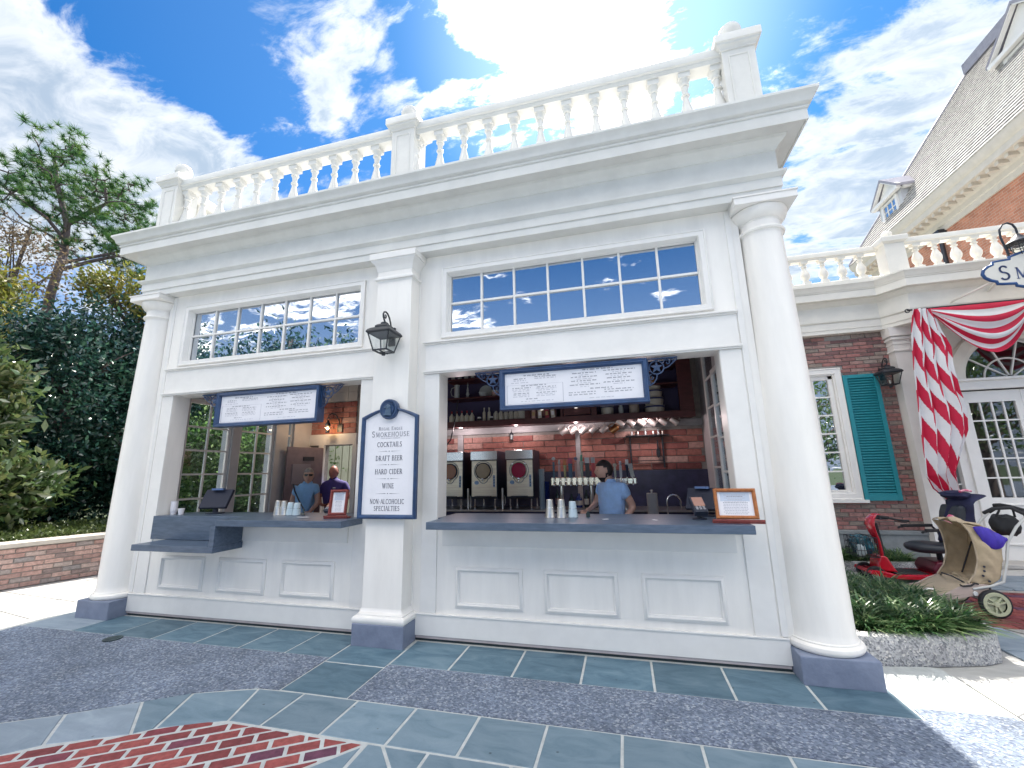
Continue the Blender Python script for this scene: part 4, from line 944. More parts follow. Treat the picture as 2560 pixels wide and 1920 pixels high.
machine(-.025, .405, DISC[1][1], 'steel frozen drink machine with tan window, middle of the three', 'tan')
machine(.522, .405, DISC[2][1], 'steel frozen drink machine with crimson red window, nearest the beer taps', 'crimson red')

# ---- beer taps
CHAMP2 = mat('bright_manifold', (.90,.82,.68), .2, metal=.8)
T = thing('beer_tap_tower', 'polished beer tap tower with eight differently coloured handles beside the bartender', 'beer tap', (1.52,2.35,.955), group='beer tap towers')
m = MB(); m.box(1.18,1.885,2.24,2.36,1.275,1.395); m.build('manifold', CHAMP2, T, bevel=.012)
for x in (1.32,1.74): m = MB(); m.tube([(x,2.30,.956),(x,2.30,1.30)], .030, 14); m.build('post', CHROME, T, smooth=40)
HC = [((.03,.10,.16),(.55,.60,.62)),((.55,.33,.33),(.6,.6,.6)),((.62,.62,.32),(.62,.20,.03)),((.02,.08,.16),(.40,.03,.10)),((.52,.28,.24),(.10,.12,.22)),((.50,.60,.52),(.10,.34,.24)),((.02,.015,.02),(.6,.6,.62)),((.50,.03,.04),(.45,.45,.45))]
def tap(T, x, i, ztop, lean=0, y=2.235):
    m = MB(); m.tube([(x,y+.01,1.335),(x,y-.045,1.332),(x,y-.065,1.315),(x,y-.07,1.275)], .011, 8); m.tube([(x,y-.05,1.33),(x,y-.05,1.385)], .009, 8); m.build('faucet', CHROME, T, smooth=50)
    a, b = HC[i % 8]; ma = mat('tap_handle_body', a, .35); mb_ = mat('tap_handle_top', b, .35)
    kz = 1.385; h = ztop-kz; o = MB()
    w_ = (.014,.017,.018,.026,.015,.024,.028,.024)[i % 8]
    if i % 3 == 2: o.lathe([(.006,0),(w_*.8,.02),(w_*.9,h*.55),(w_*1.3,h*.62),(w_*1.3,h*.7),(w_*.8,h*.72)], (x+lean*.5,y-.05,kz), 12)
    else: o.bar((x,y-.05,kz),(x+lean*.7,y-.05,kz+h*.72), w_*2, w_*1.3, up=(0,1,0))
    p = o.build('handle', ma, T, smooth=40)
    o = MB()
    if i % 4 == 0: o.lathe([(.001,-.012),(.024,-.010),(.026,0),(.024,.010),(.001,.012)], (x+lean,y-.05,kz+h*.86), 16, axis='Y')
    elif i % 4 == 1: o.lathe([(.006,0),(.017,.012),(.019,h*.12),(.013,h*.2),(.018,h*.26),(.003,h*.28)], (x+lean*.8,y-.05,kz+h*.72), 14)
    else: o.bar((x+lean*.7,y-.05,kz+h*.715),(x+lean,y-.05,ztop), w_*2.3, w_*1.6, up=(0,1,0))
    o.build('handle_top', mb_, p, smooth=40)
for i in range(8): tap(T, 1.235+i*.079, i, (1.70,1.64,1.63,1.66,1.69,1.70,1.66,1.66)[i])
T = thing('beer_tap_tower', 'second beer tap tower with pale leaning handles to the right of the bartender', 'beer tap', (2.22,2.35,.955), group='beer tap towers')
m = MB(); m.box(2.03,2.36,2.24,2.36,1.285,1.375); m.build('manifold', CHROME, T, bevel=.012)
m = MB(); m.tube([(2.2,2.30,.956),(2.2,2.30,1.30)], .030, 14); m.build('post', CHROME, T, smooth=40)
HC = [((.45,.50,.42),(.5,.5,.4)),((.55,.57,.60),(.5,.52,.6)),((.03,.05,.10),(.70,.70,.70)),((.48,.50,.46),(.5,.5,.5))]*2
for i, x in enumerate((2.08,2.155,2.235,2.31)): tap(T, x, i, (1.57,1.60,1.62,1.56)[i], lean=(.0,.0,.01,-.03)[i])

# ---- small stock: bottles, jars, cups
def r_big(p): return max(a for a, b in p) > .09
def lathe_obj(name, label, cat, group, prof, c, m_, n=14, parts=()):
    T = thing(name, label, cat, c, group)
    if c[2] > 2.2: k_ = 1.12 if r_big(prof) else 1.28; prof = [(a*1.12,b*k_) for a,b in prof]; parts = [(pn,[(a*1.12,b*k_) for a,b in pp],pm) for pn,pp,pm in parts]
    q = MB(); q.lathe(prof, c, n); q.build('body', m_, T, smooth=35)
    for pn, pp, pm in parts: q = MB(); q.lathe(pp, c, n); q.build(pn, pm, T, smooth=35)
    return T
BG = mat('dark_glass', (.015,.03,.03), .12, spec=.8); BLG = mat('blue_glass', (.01,.03,.16), .12, spec=.8)
LAB = mat('paper_label', (.55,.52,.45), .6, var=.1, vscale=30); LABP = mat('pinkish_label', (.45,.28,.25), .6, var=.2, vscale=30)
def bottle(x, y, z_, h, r_, gm, lm, label, grp='bottles under the beer taps'):
    lathe_obj('bottle', label, 'bottle', grp, [(.001,0),(r_,.002),(r_,h*.58),(r_*.85,h*.68),(r_*.4,h*.80),(r_*.36,h*.96),(r_*.44,h*.965),(r_*.44,h),(.001,h)], (x,y,z_), gm, 14, [('label', [(r_*1.01,h*.18),(r_*1.02,h*.2),(r_*1.02,h*.48),(r_*1.01,h*.5)], lm)])
for x, h, r_, gm, lm, l in ((1.22,.27,.030,BG,LABP,'slim dark bottle with striped label under the left end of the taps'),(1.43,.19,.040,BG,LABP,'squat amber bottle with pink label under the beer taps'),(1.535,.20,.048,BLG,LAB,'round blue bottle under the middle of the beer taps'),(1.645,.25,.034,BG,LAB,'dark green bottle under the taps, right of the round blue one'),(1.76,.25,.040,BG,LAB,'dark bottle with broad white label under the taps beside the bartender')):
    bottle(x, 2.52, .9555, h, r_, gm, lm, l)
CLP = mat('frosted_cup_plastic', (.45,.55,.60), .2, spec=.7)
for i, (x, r_, h, l) in enumerate(((1.035,.046,.56,'tall column of nested clear cups beside the crimson drink machine'),(1.11,.040,.38,'shorter dark column of nested cups left of the tap tower'),(-.60,.03,.3,''),)):
    if not l: continue
    T = thing('cup_stack', l, 'cup stack', (x,2.30,.955), 'cup stacks on the back bar'); k = int(h/.02)
    for j in range(k):
        q = MB(); q.lathe([(r_*.8,0),(r_,.019),(r_*1.04,.0195),(r_*.98,.020),(r_*.78,.002)], (x,2.30,.956+j*.02), 14); q.build('cup', CLP if i == 0 else BLG, T, smooth=30)
for x, l in ((-.10,'thin steel pull handle rack between the brown and tan drink machines'),(.44,'thin steel pull handle rack between the tan and crimson drink machines')):
    T = thing('blender_jar', l.replace('thin steel pull handle rack','tall narrow steel canister'), 'canister', (x,2.30,.955), 'canisters between the drink machines')
    q = MB(); q.lathe([(.018,0),(.018,.02),(.014,.03),(.022,.14),(.022,.29),(.014,.30),(.001,.30)], (x,2.30,.956), 14); q.build('body', STEEL, T, smooth=35)
    q = MB(); q.tube([(x+.02,2.30,1.0),(x+.04,2.30,1.03),(x+.04,2.30,1.12),(x+.02,2.30,1.15)], .005, 6); q.build('handle', STEEL, T, smooth=40)

# shakers and glasses on the serving counters
SHK = [(.030,0),(.031,.004),(.044,.125),(.046,.132),(.044,.134),(.001,.130)]
def shaker(x, y, label, grp, h=.16, m_=STEEL):
    T = thing('cocktail_shaker', label, 'shaker', (x,y,1.069), grp)
    q = MB(); q.lathe([(.044,0),(.046,.003),(.044,.008),(.036,h*.6),(.030,h-.004),(.027,h),(.001,h)], (x,y,1.0695), 20); q.build('body', m_, T, smooth=30)
    q = MB(); q.lathe([(.0365,h*.52),(.038,h*.53),(.0375,h*.56),(.036,h*.565)], (x,y,1.0695), 20); q.build('rim', CHROME, T, smooth=30)
shaker(1.52,.10,'leftmost upturned steel shaker on the right counter', 'shakers on the right counter')
shaker(1.625,.10,'middle upturned steel shaker on the right counter', 'shakers on the right counter')
shaker(1.725,.13,'upturned clear mixing glass, right of the two steel shakers', 'shakers on the right counter', .14, CLP)
for i, (x, h) in enumerate(((-1.535,.155),(-1.455,.15),(-1.37,.135),(-1.285,.13))):
    shaker(x, .16, ('first','second','third','fourth')[i]+' upturned shaker from the left in the row on the left counter', 'shakers on the left counter', h, STEEL if i < 2 else CLP)
lathe_obj('salt_jar', 'small dark jar with white cap on the right counter behind the shakers', 'jar', None, [(.018,0),(.018,.035),(.010,.042),(.010,.05)], (1.86,.14,1.0695), BG, 12, [('lid', [(.016,-.0),(.017,.012),(.015,.014)], PAPER)])
lathe_obj('salt_jar', 'small dark jar with round white foot on the left counter, right of the shakers', 'jar', None, [(.014,0),(.020,.01),(.010,.03),(.012,.055),(.005,.07)], (-1.18,.14,1.0695), BG, 12)
lathe_obj('paper_cup', 'short white paper cup on the left end of the left counter', 'cup', None, [(.026,0),(.034,.066),(.036,.068),(.034,.070),(.031,.066),(.024,.003)], (-2.88,.13,1.0695), PAPER, 18)
T = lathe_obj('cup_stack', 'tall stack of white paper cups against the left jamb of the left opening', 'cup stack', None, [(.030,0),(.034,.04),(.037,.044)], (-2.995,.13,1.0695), PAPER, 18)
for j in range(7): q = MB(); q.lathe([(.033,0),(.038,.018),(.036,.0185)], (-2.995,.13,1.1075+j*.016), 18); q.build('cup', PAPER, T, smooth=35)
# receipts, napkins
for x, y, r_, l, w_ in ((-1.02,-.05,.05,'long white slip of paper lying on the left counter',.13),(2.02,-.02,.7,'small white napkin with orange edge on the right counter before the bartender',.05),(2.42,-.05,-.9,'crumpled white slip near the right end of the counter',.05)):
    q = MB(); q.obb((x,y,1.0712), (w_*.5*math.cos(r_),w_*.5*math.sin(r_),.0), (-.012*math.sin(r_),.012*math.cos(r_),0), (0,0,.0012)); tag(q.build('paper_slip', PAPER, None), l, 'paper')
# papertowel, faucet, card readers
T = thing('paper_towel_roll', 'grey paper towel roll standing on the back bar right of the bartender', 'paper towel', (2.62,1.9,.95))
q = MB(); q.lathe([(.055,0),(.062,.004),(.062,.25),(.055,.254),(.02,.254)], (2.50,1.55,.95), 22); q.build('roll', mat('towel_paper',(.42,.40,.37),.9), T, smooth=35)
q = MB(); q.lathe([(.08,-.006),(.08,.0),(.012,.001),(.012,.27),(.018,.275),(.018,.29),(.001,.292)], (2.50,1.55,.95), 16); q.build('stand', STEEL, T, smooth=35)
SB = thing('side_prep_table', 'steel side table carrying the towel roll and the tap behind the serving counter', 'prep table', (2.7,1.5,.012))
q = MB(); q.box(2.36,3.30,1.30,1.72,.90,.944); q.build('worktop', STEEL, SB, bevel=.003)
for x in (2.4,3.26):
    for y in (1.34,1.68): q = MB(); q.tube([(x,y,.012),(x,y,.90)], .02, 8); q.build('leg', STEEL, SB, smooth=40)
T = thing('gooseneck_tap', 'curved chrome gooseneck water tap right of the towel roll', 'water tap', (2.75,1.5,.944))
q = MB(); q.tube([(2.66+.14*0,1.52,.945),(2.66,1.52,1.10)]+[(2.735-.075*math.cos(R(t)),1.52,1.10+.085*math.sin(R(t))) for t in range(15,181,15)]+[(2.81,1.52,1.02)], .009, 10); q.lathe([(.025,0),(.025,.01),(.012,.02)], (2.66,1.52,.944), 14); q.build('spout', CHROME, T, smooth=50)
def reader(x, y, rz, s_, label):
    T = thing('card_reader', label, 'card reader', (0,0,0), 'card readers on the counters')
    q = MB(); q.lathe([(.045,0),(.045,.008),(.015,.014),(.013,.05)], (0,0,0), 18); q.build('stand', DARKP, T, smooth=40)
    q = MB(); q.obb((0,0,.085), (.042,0,0), (0,.055,.045), (0,-.013,.016)); b_ = q.build('body', DARKP, T, bevel=.005)
    q = MB(); q.obb((0,.012-.0145*1.1,.095+.0172*1.1), (.034,0,0), (0,.030,.0245), (0,-.0008,.001)); q.build('screen', mat('reader_screen',(.04,.05,.10),.15,emit=(.5,.25,.12),estr=.15), T)
    q = MB()
    for i in range(3):
        for j in range(3): q.obb((-.022+.022*i,-.038+.010*j-.014,.054+.0082*j+.0172), (.007,0,0), (0,.0035,.003), (0,-.001,.0013))
    q.build('key', mat('reader_keys',(.3,.3,.33),.5), T)
    T.location = (x,y,1.0695); T.rotation_euler = (0,0,rz); T.scale = (s_,s_,s_)
reader(2.775,.03,.15,1.25,'dark card reader with lit screen on the right counter beside the oak certificate')
reader(-.80,.10,-.2,1.1,'dark card reader on the left counter beside the mahogany-framed certificate')
def pos(x, y, rz, s_, label):
    T = thing('till_screen', label, 'till', (0,0,0), 'till terminals')
    q = MB(); q.lathe([(.10,0),(.10,.012),(.03,.02),(.028,.10)], (0,0,0), 20); q.build('stand', DARKP, T, smooth=40)
    q = MB(); q.obb((0,0,.17), (.165,0,0), (0,.06,.105), (0,-.018,.010)); q.build('housing', mat('matt_black_housing',(.012,.016,.035),.7), T, bevel=.008)
    q = MB(); q.obb((0,.022,.177), (.145,0,0), (0,.05,.088), (0,-.001,.0006)); q.build('screen_back', mat('till_back',(.012,.018,.05),.75), T)
    q = MB(); q.box(-.07,.07,-.01,.03,.275,.297); q.build('printer_slot', mat('blue_display',(.08,.14,.30),.3), T)
    T.location = (x,y,1.0695); T.rotation_euler = (0,0,rz); T.scale = (s_,s_,s_)
pos(-2.52,.26,.25,.98,'dark till screen seen from behind at the left end of the left counter')
pos(2.86,.30,-.5,.85,'dark till screen seen from behind at the right end of the right counter')

# ---- framed certificates
def certificate(x0, x1, h, y, tilt, wood, label, ls):
    T = thing('framed_certificate', label, 'framed notice', ((x0+x1)/2,y,1.069), 'framed certificates on the counters')
    w_ = x1-x0; F = MB(); F.frame(0, w_, .03, .03+h, 0, [(0,-.012),(0,.012),(.006,.018),(.016,.018),(.024,.010),(.026,-.004)])
    q2 = MB(); q2.box(.02,w_-.02,.004,.010,.045,.015+h)
    tx = MB(); rnd = random.Random(ls)
    for i in range(13):
        z_ = .03+h-.05-i*(h-.075)/13; ww = (w_-.11)*(rnd.uniform(.5,.75) if i in (1,3) else rnd.uniform(.8,1)); cx_ = w_/2; x = cx_-ww/2
        while x < cx_+ww/2: l = rnd.uniform(.006,.02); tx.add([(x,.0032,z_),(min(x+l,cx_+ww/2),.0032,z_),(min(x+l,cx_+ww/2),.0032,z_+.005),(x,.0032,z_+.005)], [(0,1,2,3)], 0 if i in (1,5) else 1); x += l+.003
    bx_ = MB(); bx_.box(.045,w_-.045,.0034,.0042,.03+h*.58,.03+h*.88)
    base = MB(); base.box(-.03,w_+.03,-.03,.05,.0,.014); base.box(-.03,w_+.03,-.034,-.022,.012,.030)
    M_ = Matrix.Translation((x0,y,1.0695)) @ Matrix.Rotation(tilt[1],4,'Z') @ Matrix.Rotation(tilt[0],4,'X')
    Mb = Matrix.Translation((x0,y,1.0695)) @ Matrix.Rotation(tilt[1],4,'Z')
    base.xf(Mb).build('stand', WOODM, T, bevel=.003); F.xf(M_).build('frame', wood, T, smooth=40); q2.xf(M_).build('sheet', PAPER, T); bx_.xf(M_).build('photo_strip', mat('pale_blue_print',(.50,.56,.66),.6), T); tx.xf(M_).build('print', [INKG, INKL], T)
certificate(2.862, 3.155, .225, -.20, (R(-9), R(-4)), WOODO, 'orange oak framed certificate at the right end of the right counter', 1)
certificate(-.655, -.475, .245, -.14, (R(-8), R(12)), WOODM, 'mahogany framed certificate on the left counter beside the drinks board', 2)

# ---- upper cabinet with shelves
CB = thing('wall_cabinet', 'dark red-brown shelf unit above the brick wall, full of jars and bottles', 'shelf unit', (1.4,2.6,2.2))
m = MB(); m.box(-.70,3.22,YB-.015,YB+.010,2.207,3.60); m.build('back_panel', mat('dark_blue_back',(.045,.038,.11),.6), CB)
m = MB(); m.box(-.70,3.22,2.42,YB-.016,2.207,2.272); m.box(-.70,3.22,2.405,2.422,2.19,2.285); m.build('base_shelf', WOODR, CB, bevel=.003)
for x0, x1 in ((-.70,-.56),(.78,.86),(1.33,1.37),(1.79,1.87),(3.03,3.22)):
    m = MB(); m.box(x0,x1,2.42,2.46 if x1-x0 < .1 else 2.47,2.273,3.6); m.build('stile', WOODR, CB, bevel=.003)
for x0, x1, zz_ in ((-.56,.78,2.66),(-.56,.78,2.97),(-.56,.78,3.25),(1.87,3.03,2.68),(1.87,3.03,2.95)):
    m = MB(); m.box(x0,x1,2.44,YB-.016,zz_,zz_+.022); m.build('shelf', WOODR, CB, bevel=.002)
for x in (-.30,.62,1.55,2.55):  # unseen under-shelf lamps added to brighten the brick below
    T_ = MB(); T_.lathe([(.034,.0),(.036,-.010),(.028,-.014),(.001,-.014)][::-1], (x,2.50,2.207), 16); T_.build('added_fill_housing', CHROME, CB, smooth=40)
    T_ = MB(); T_.lathe([(.001,-.004),(.024,-.003),(.024,.0)], (x,2.50,2.192), 14); T_.build('added_fill_lens', mat('added_lit_lens', (1,1,1), .4, emit=(1,.90,.80), estr=2) if x < 0 else bpy.data.materials['added_lit_lens'], CB)
    pl = bpy.data.lights.new('added_fill_light', 'POINT'); pl.energy = 1.5; pl.color = (1,.80,.80); pl.shadow_soft_size = .05
    lo = bpy.data.objects.new('added_fill_light', pl); COL.objects.link(lo); lo.location = (x,2.44,2.15)
for x0 in (.87,1.38):
    m = MB(); m.box(x0,x0+.40,2.425,2.445,2.30,3.5); m.build('cabinet_door', WOODR, CB, bevel=.004)
PUCK = mat('lit_puck_lens', (1,1,1), .4, emit=(1,.92,.82), estr=.35)
for x in (1.06,1.575):
    T_ = MB(); T_.lathe([(.001,0),(.028,0),(.030,.006),(.012,.010)], (x,2.37,2.40), 14); T_.tube([(x,2.37,2.41),(x,2.43,2.43)], .006, 6)
    T_.build('puck_light_housing', CHROME, CB, smooth=40)
    T_ = MB(); T_.lathe([(.001,-.004),(.022,-.003),(.024,.0)], (x,2.37,2.398), 14); T_.build('puck_light_lens', PUCK, CB)
STONE = mat('stoneware', (.48,.46,.40), .35, var=.05); STBL = mat('blue_band_glaze', (.03,.04,.13), .35); GLS = mat('grey_glassware', (.42,.47,.48), .15, spec=.8)
REDC = mat('red_cap', (.30,.03,.05), .4); CRM = mat('cream_bottle', (.58,.56,.47), .35)
zs = 2.273
for i in range(5): lathe_obj('sauce_bottle', ('leftmost','second','third','fourth','fifth')[i]+' red-capped sauce bottle from the left on the lowest shelf', 'bottle', 'red-capped bottles on the lowest shelf', [(.034,0),(.037,.006),(.037,.085),(.014,.112),(.011,.135)], (-.475+i*.088,2.53,zs), CRM, 12, [('cap', [(.012,.115),(.012,.155),(.004,.16)], REDC)])
for i in range(2): lathe_obj('vinegar_bottle', ('taller slim','second slim')[i]+' pale bottle between the red-capped bottles and the row of cream jars', 'bottle', 'slim bottles on the lowest shelf', [(.022,0),(.024,.006),(.024,.12),(.009,.145),(.009,.175),(.011,.177),(.011,.185)], (.075+i*.085,2.56,zs), CRM, 12)
for i in range(2): lathe_obj('spice_tin', ('dark tin with white lid, left one','dark tin with white lid, right one')[i]+' of the pair beside the slim bottles', 'tin', None, [(.026,0),(.026,.055)], (-.005+i*.205,2.55,zs), BG, 12, [('lid', [(.027,.05),(.027,.07),(.001,.072)], PAPER)])
for i in range(5): lathe_obj('cream_jar', ('first','second','third','fourth','fifth')[i]+' cream stoneware jar from the left in the row under the menu board', 'jar', 'cream stoneware jars', [(.031,0),(.035,.006),(.036,.095),(.028,.112),(.019,.118),(.019,.130),(.001,.132)], (.285+i*.083,2.53,zs), STONE, 14)
lathe_obj('stone_crock', 'wide cream crock with dark writing under the menu board', 'crock', None, [(.07,0),(.078,.01),(.08,.12),(.084,.125),(.084,.135),(.07,.136)], (.72,2.56,zs), STONE, 20)
for i, (x, l, mm_) in enumerate(((.925,'sign box with round badge',LABP),(1.02,'cream edged booklet',LAB),(1.13,'striped red box',REDC),(1.22,'leaning pale edged booklet',LAB))):
    T = thing('packet', l+' standing on the shelf right of the wide crock', 'packet', (x,2.385,zs), 'packets on the shelf'); q = MB(); q.obb((x,2.395,zs+.064), (.028,0,.002*i), (0,.010,0), (-.002*i,0,.062)); q.build('body', mm_, T, bevel=.002)
    q = MB(); q.obb((x,2.3845,zs+.070), (.020,0,0), (0,.0008,0), (0,0,.03)); q.build('label', PAPER if i % 2 else mat('ochre_label',(.42,.30,.14),.6), T)
lathe_obj('striped_bowl', 'pale mixing bowl with blue band on the lowest shelf, right part', 'bowl', None, [(.055,0),(.075,.01),(.085,.10),(.092,.125),(.092,.135),(.075,.134)], (2.02,2.56,zs), STONE, 22, [('band', [(.0875,.105),(.0925,.112),(.0925,.120),(.0915,.1205)], STBL)])
lathe_obj('glass_jar', 'small clear jar between the striped bowl and the brown jug', 'jar', None, [(.03,0),(.032,.005),(.032,.09),(.024,.10),(.024,.12),(.001,.121)], (2.22,2.57,zs), GLS, 14)
lathe_obj('stone_jug', 'brown-grey stoneware jug beside the stacked blue-banded bowls', 'jug', None, [(.055,0),(.062,.01),(.064,.13),(.045,.18),(.018,.20),(.018,.222),(.022,.226),(.001,.228)], (2.41,2.57,zs), mat('brown_stoneware',(.33,.28,.24),.4), 18)
bz = zs
for i, (r_, h, l) in enumerate(((.125,.115,'bottom'),(.120,.105,'second'),(.112,.10,'third'),(.10,.06,'topmost'))):
    lathe_obj('banded_bowl', l+' of the stacked white bowls with blue bands on the right shelf', 'bowl', 'stacked blue-banded bowls', [(r_*.80,0),(r_*.9,.006),(r_,h*.55),(r_*.99,h-.008),(r_*.9,h-.004),(.001,h-.004)], (2.70,2.59,bz), STONE, 26, [('band', [(r_*.99,h*.66),(r_*1.022,h*.69),(r_*1.022,h*.85),(r_*.99,h*.88)], STBL)]); bz += h*1.12
# mid shelves
z2 = 2.683
T = thing('glass_pitcher', 'tall glass pitcher with big handle on the middle left shelf', 'pitcher', (-.42,2.56,z2))
q = MB(); q.lathe([(.04,0),(.045,.01),(.040,.20),(.048,.235),(.001,.234)], (-.40,2.56,z2), 18); q.build('body', GLS, T, smooth=35); q = MB(); q.tube([(-.44,2.56,z2+.20),(-.49,2.56,z2+.19),(-.51,2.56,z2+.13),(-.49,2.56,z2+.06),(-.44,2.56,z2+.04)], .007, 8); q.build('handle', GLS, T, smooth=50)
lathe_obj('cocktail_ornament', 'slender glass tree ornament on the middle left shelf', 'ornament', None, [(.035,0),(.036,.01),(.012,.03),(.030,.05),(.014,.09),(.020,.10),(.006,.16),(.012,.17),(.001,.215)], (-.21,2.56,z2), GLS, 14)
T = thing('glass_punch_bowl', 'glass bowl with arched plate behind it on the middle left shelf', 'bowl', (.06,2.58,z2))
q = MB(); q.lathe([(.03,0),(.05,.01),(.075,.08),(.078,.085),(.06,.085)], (.06,2.56,z2), 20); q.build('bowl', GLS, T, smooth=35); q = MB(); q.lathe([(.001,0),(.11,0),(.115,-.006),(.11,.004),(.001,.004)], (.06,2.70,z2+.115), 26, axis='Y'); q.build('plate', GLS, T, smooth=35)
lathe_obj('round_tin', 'cream tin with dark label on the middle left shelf beside the menu board', 'tin', None, [(.05,0),(.05,.075),(.001,.076)], (.27,2.55,z2), CRM, 18, [('label', [(.0505,.018),(.051,.02),(.051,.055),(.0505,.057)], LABP)])
lathe_obj('white_bottle', 'white bottle standing behind the cream tin beside the menu board', 'bottle', None, [(.028,0),(.028,.13),(.01,.17),(.01,.19),(.001,.192)], (.36,2.63,z2), PAPER, 14)
for i in range(4): lathe_obj('tumbler', ('first','second','third','fourth')[i]+' glass tumbler from the left on the top left shelf', 'tumbler', 'tumblers on the top left shelf', [(.028,0),(.032,.10),(.030,.10),(.026,.004)], (-.46+i*.115,2.54,2.993), GLS, 14)
lathe_obj('small_bottle', 'small pale bottle on the upper right shelf', 'bottle', None, [(.030,0),(.032,.08),(.024,.10),(.012,.115),(.012,.13),(.016,.135),(.001,.14)], (2.50,2.56,2.703), STONE, 14)
lathe_obj('round_tin', 'brown tin with orange label on the upper right shelf', 'tin', None, [(.055,0),(.057,.085),(.001,.087)], (2.68,2.56,2.703), mat('brown_tin',(.22,.13,.08),.5), 18, [('label', [(.0572,.02),(.0578,.022),(.0578,.062),(.0572,.064)], mat('orange_label',(.45,.22,.05),.5))])
# row of hanging mugs
MUG = thing('hanging_mug', 'steel mug', 'mug', (0,0,0), 'mugs hanging from hooks under the cabinet')
q = MB(); q.lathe([(.001,0),(.038,0),(.040,.004),(.036,.095),(.033,.095),(.034,.01)], (0,0,0), 18); q.build('body', mat('dull_pewter',(.50,.48,.46),.5,metal=.8), MUG, smooth=35)
q = MB(); q.tube([(.037,0,.080),(.062,0,.078),(.070,0,.05),(.062,0,.020),(.038,0,.016)], .0055, 7); q.build('handle', bpy.data.materials['dull_pewter'], MUG, smooth=50)
COP = mat('copper', (.55,.28,.12), .3, metal=1)
ords = ['leftmost','second','third','fourth','fifth','copper-coloured sixth','seventh','eighth','ninth','tenth','eleventh','rightmost']
for i in range(12):
    x = 1.36+i*.152
    t = MUG if i == 0 else dup(MUG, (0,0,0)); t['label'] = ords[i]+' mug hanging in the row under the wall cabinet'
    a = R(-128 if i < 6 else -52)
    t.scale = (1.28,1.28,1.28); t.rotation_euler = (0, a, 0); t.location = (x+(.03 if i < 6 else -.03), 2.60, 2.115+.01*random.random()-(.0 if i < 6 else .0)); RL[t.name] = Vector(t.location)
    if i == 5:
        for c in [o for o in COL.objects if o.parent == t]:
            c.data = c.data.copy(); c.data.materials[0] = COP
    hk = MB(); hk.tube([(x,2.60,2.190),(x,2.60,2.165),(x+.008,2.60,2.158)], .003, 5); hk.build('hook', BLACKM, CB)
# small hanging lantern, wire rack
T = thing('small_lantern', 'tiny dark lantern hanging on the grey beam above the drink machines', 'lantern', (.48,2.72,2.06))
q = MB(); c_ = (.48,2.74,1.985); q.lathe([(.030,0),(.032,.01),(.026,.012)], c_, 8); q.lathe([(.034,.085),(.036,.092),(.022,.115),(.010,.12),(.012,.135),(.001,.14)], c_, 8)
for k in range(4): q.bar((c_[0]+.024*math.cos(R(45+90*k)),c_[1]+.024*math.sin(R(45+90*k)),c_[2]+.01),(c_[0]+.03*math.cos(R(45+90*k)),c_[1]+.03*math.sin(R(45+90*k)),c_[2]+.088),.005,.005)
q.tube([(c_[0],c_[1],2.12),(c_[0],c_[1],2.16)], .003, 5); q.build('cage', BLACKM, T, smooth=30)
q = MB(); q.lathe([(.02,.012),(.024,.085),(.001,.086)], c_, 8); q.build('glass', GLS, T)
T = thing('bar_tool_rack', 'black metal wall rack with tools on top, on the brick wall right of the bartender', 'tool rack', (2.5,2.75,1.75))
q = MB(); q.box(2.26,2.88,2.66,2.79,1.965,1.98); 
for x in (2.32,2.78): q.box(x-.012,x+.012,2.74,2.765,1.50,1.965)
q.box(2.33,2.77,2.745,2.76,1.60,1.612); q.build('frame', BLACKM, T, bevel=.002)
for i, x in enumerate((2.35,2.44,2.55,2.66,2.73,2.79)): q = MB(); q.lathe([(.014,0),(.016,.05),(.010,.06),(.018,.075),(.004,.09)][:3+(i%3)], (x,2.72,1.981), 10); q.build('tool', STEEL if i % 2 else GLS, T, smooth=40)
q = MB(); q.prism([(2.70,1.90),(2.715,1.90),(2.72,1.78),(2.735,1.74),(2.73,1.66),(2.695,1.64),(2.68,1.68),(2.68,1.75),(2.695,1.78)][::-1], 2.725, 2.735, 'Y'); q.build('spatula', BLACKM, T)
T = thing('conduit_pipe', 'thin dark conduit running down the left end of the cabinet wall', 'pipe', (-.42,2.4,2.0)); q = MB(); q.tube([(-.30,2.36,2.62),(-.36,2.36,2.25),(-.42,2.36,2.0),(-.52,2.36,1.88)], .010, 8); q.build('pipe', BLACKM, T, smooth=60)

# ---- right side: folded-back white window sashes and their hinges
T = thing('folded_window', 'white window sashes folded back against the right side inside the kiosk', 'folding window', (3.15,.8,1.07))
def sash(x, y0, y1, z0, z1, rows, par, gl=True):
    q = MB(); s_ = .05; q.box(x-.02,x+.02,y0,y0+s_,z0,z1); q.box(x-.02,x+.02,y1-s_,y1,z0,z1); q.box(x-.02,x+.02,y0+s_,y1-s_,z0,z0+s_); q.box(x-.02,x+.02,y0+s_,y1-s_,z1-s_,z1)
    h = (z1-z0-2*s_)/rows
    for j in range(1,rows): q.box(x-.012,x+.012,y0+s_,y1-s_,z0+s_+j*h-.011,z0+s_+j*h+.011)
    f = q.build('sash', WHITE2, par, bevel=.003)
    for j in range(rows): p = MB(); p.box(x-.002,x+.002,y0+s_,y1-s_,z0+s_+j*h+.011,z0+s_+(j+1)*h-.011); p.build('pane', CLEAR, f)
sash(3.145,.24,.74,1.075,2.46,4,T); sash(3.225,.30,.82,1.075,2.46,4,T); sash(3.30,1.30,1.95,1.075,3.0,5,T)
for zz_ in (1.42,1.78,2.14):
    q = MB(); q.bar((3.06,.21,zz_),(3.14,.21,zz_+.006),.022,.016); q.build('hinge', BLACKM, T)
T = thing('folding_bracket', 'triangular grey panel folded under the ceiling at the right jamb inside the kiosk', 'panel', (3.3,.9,2.6))
q = MB(); q.prism([(.35,2.46),(1.25,2.46),(1.25,2.98),(.35,3.5)], 3.26, 3.355, 'X'); q.build('panel', GREYIN, T)

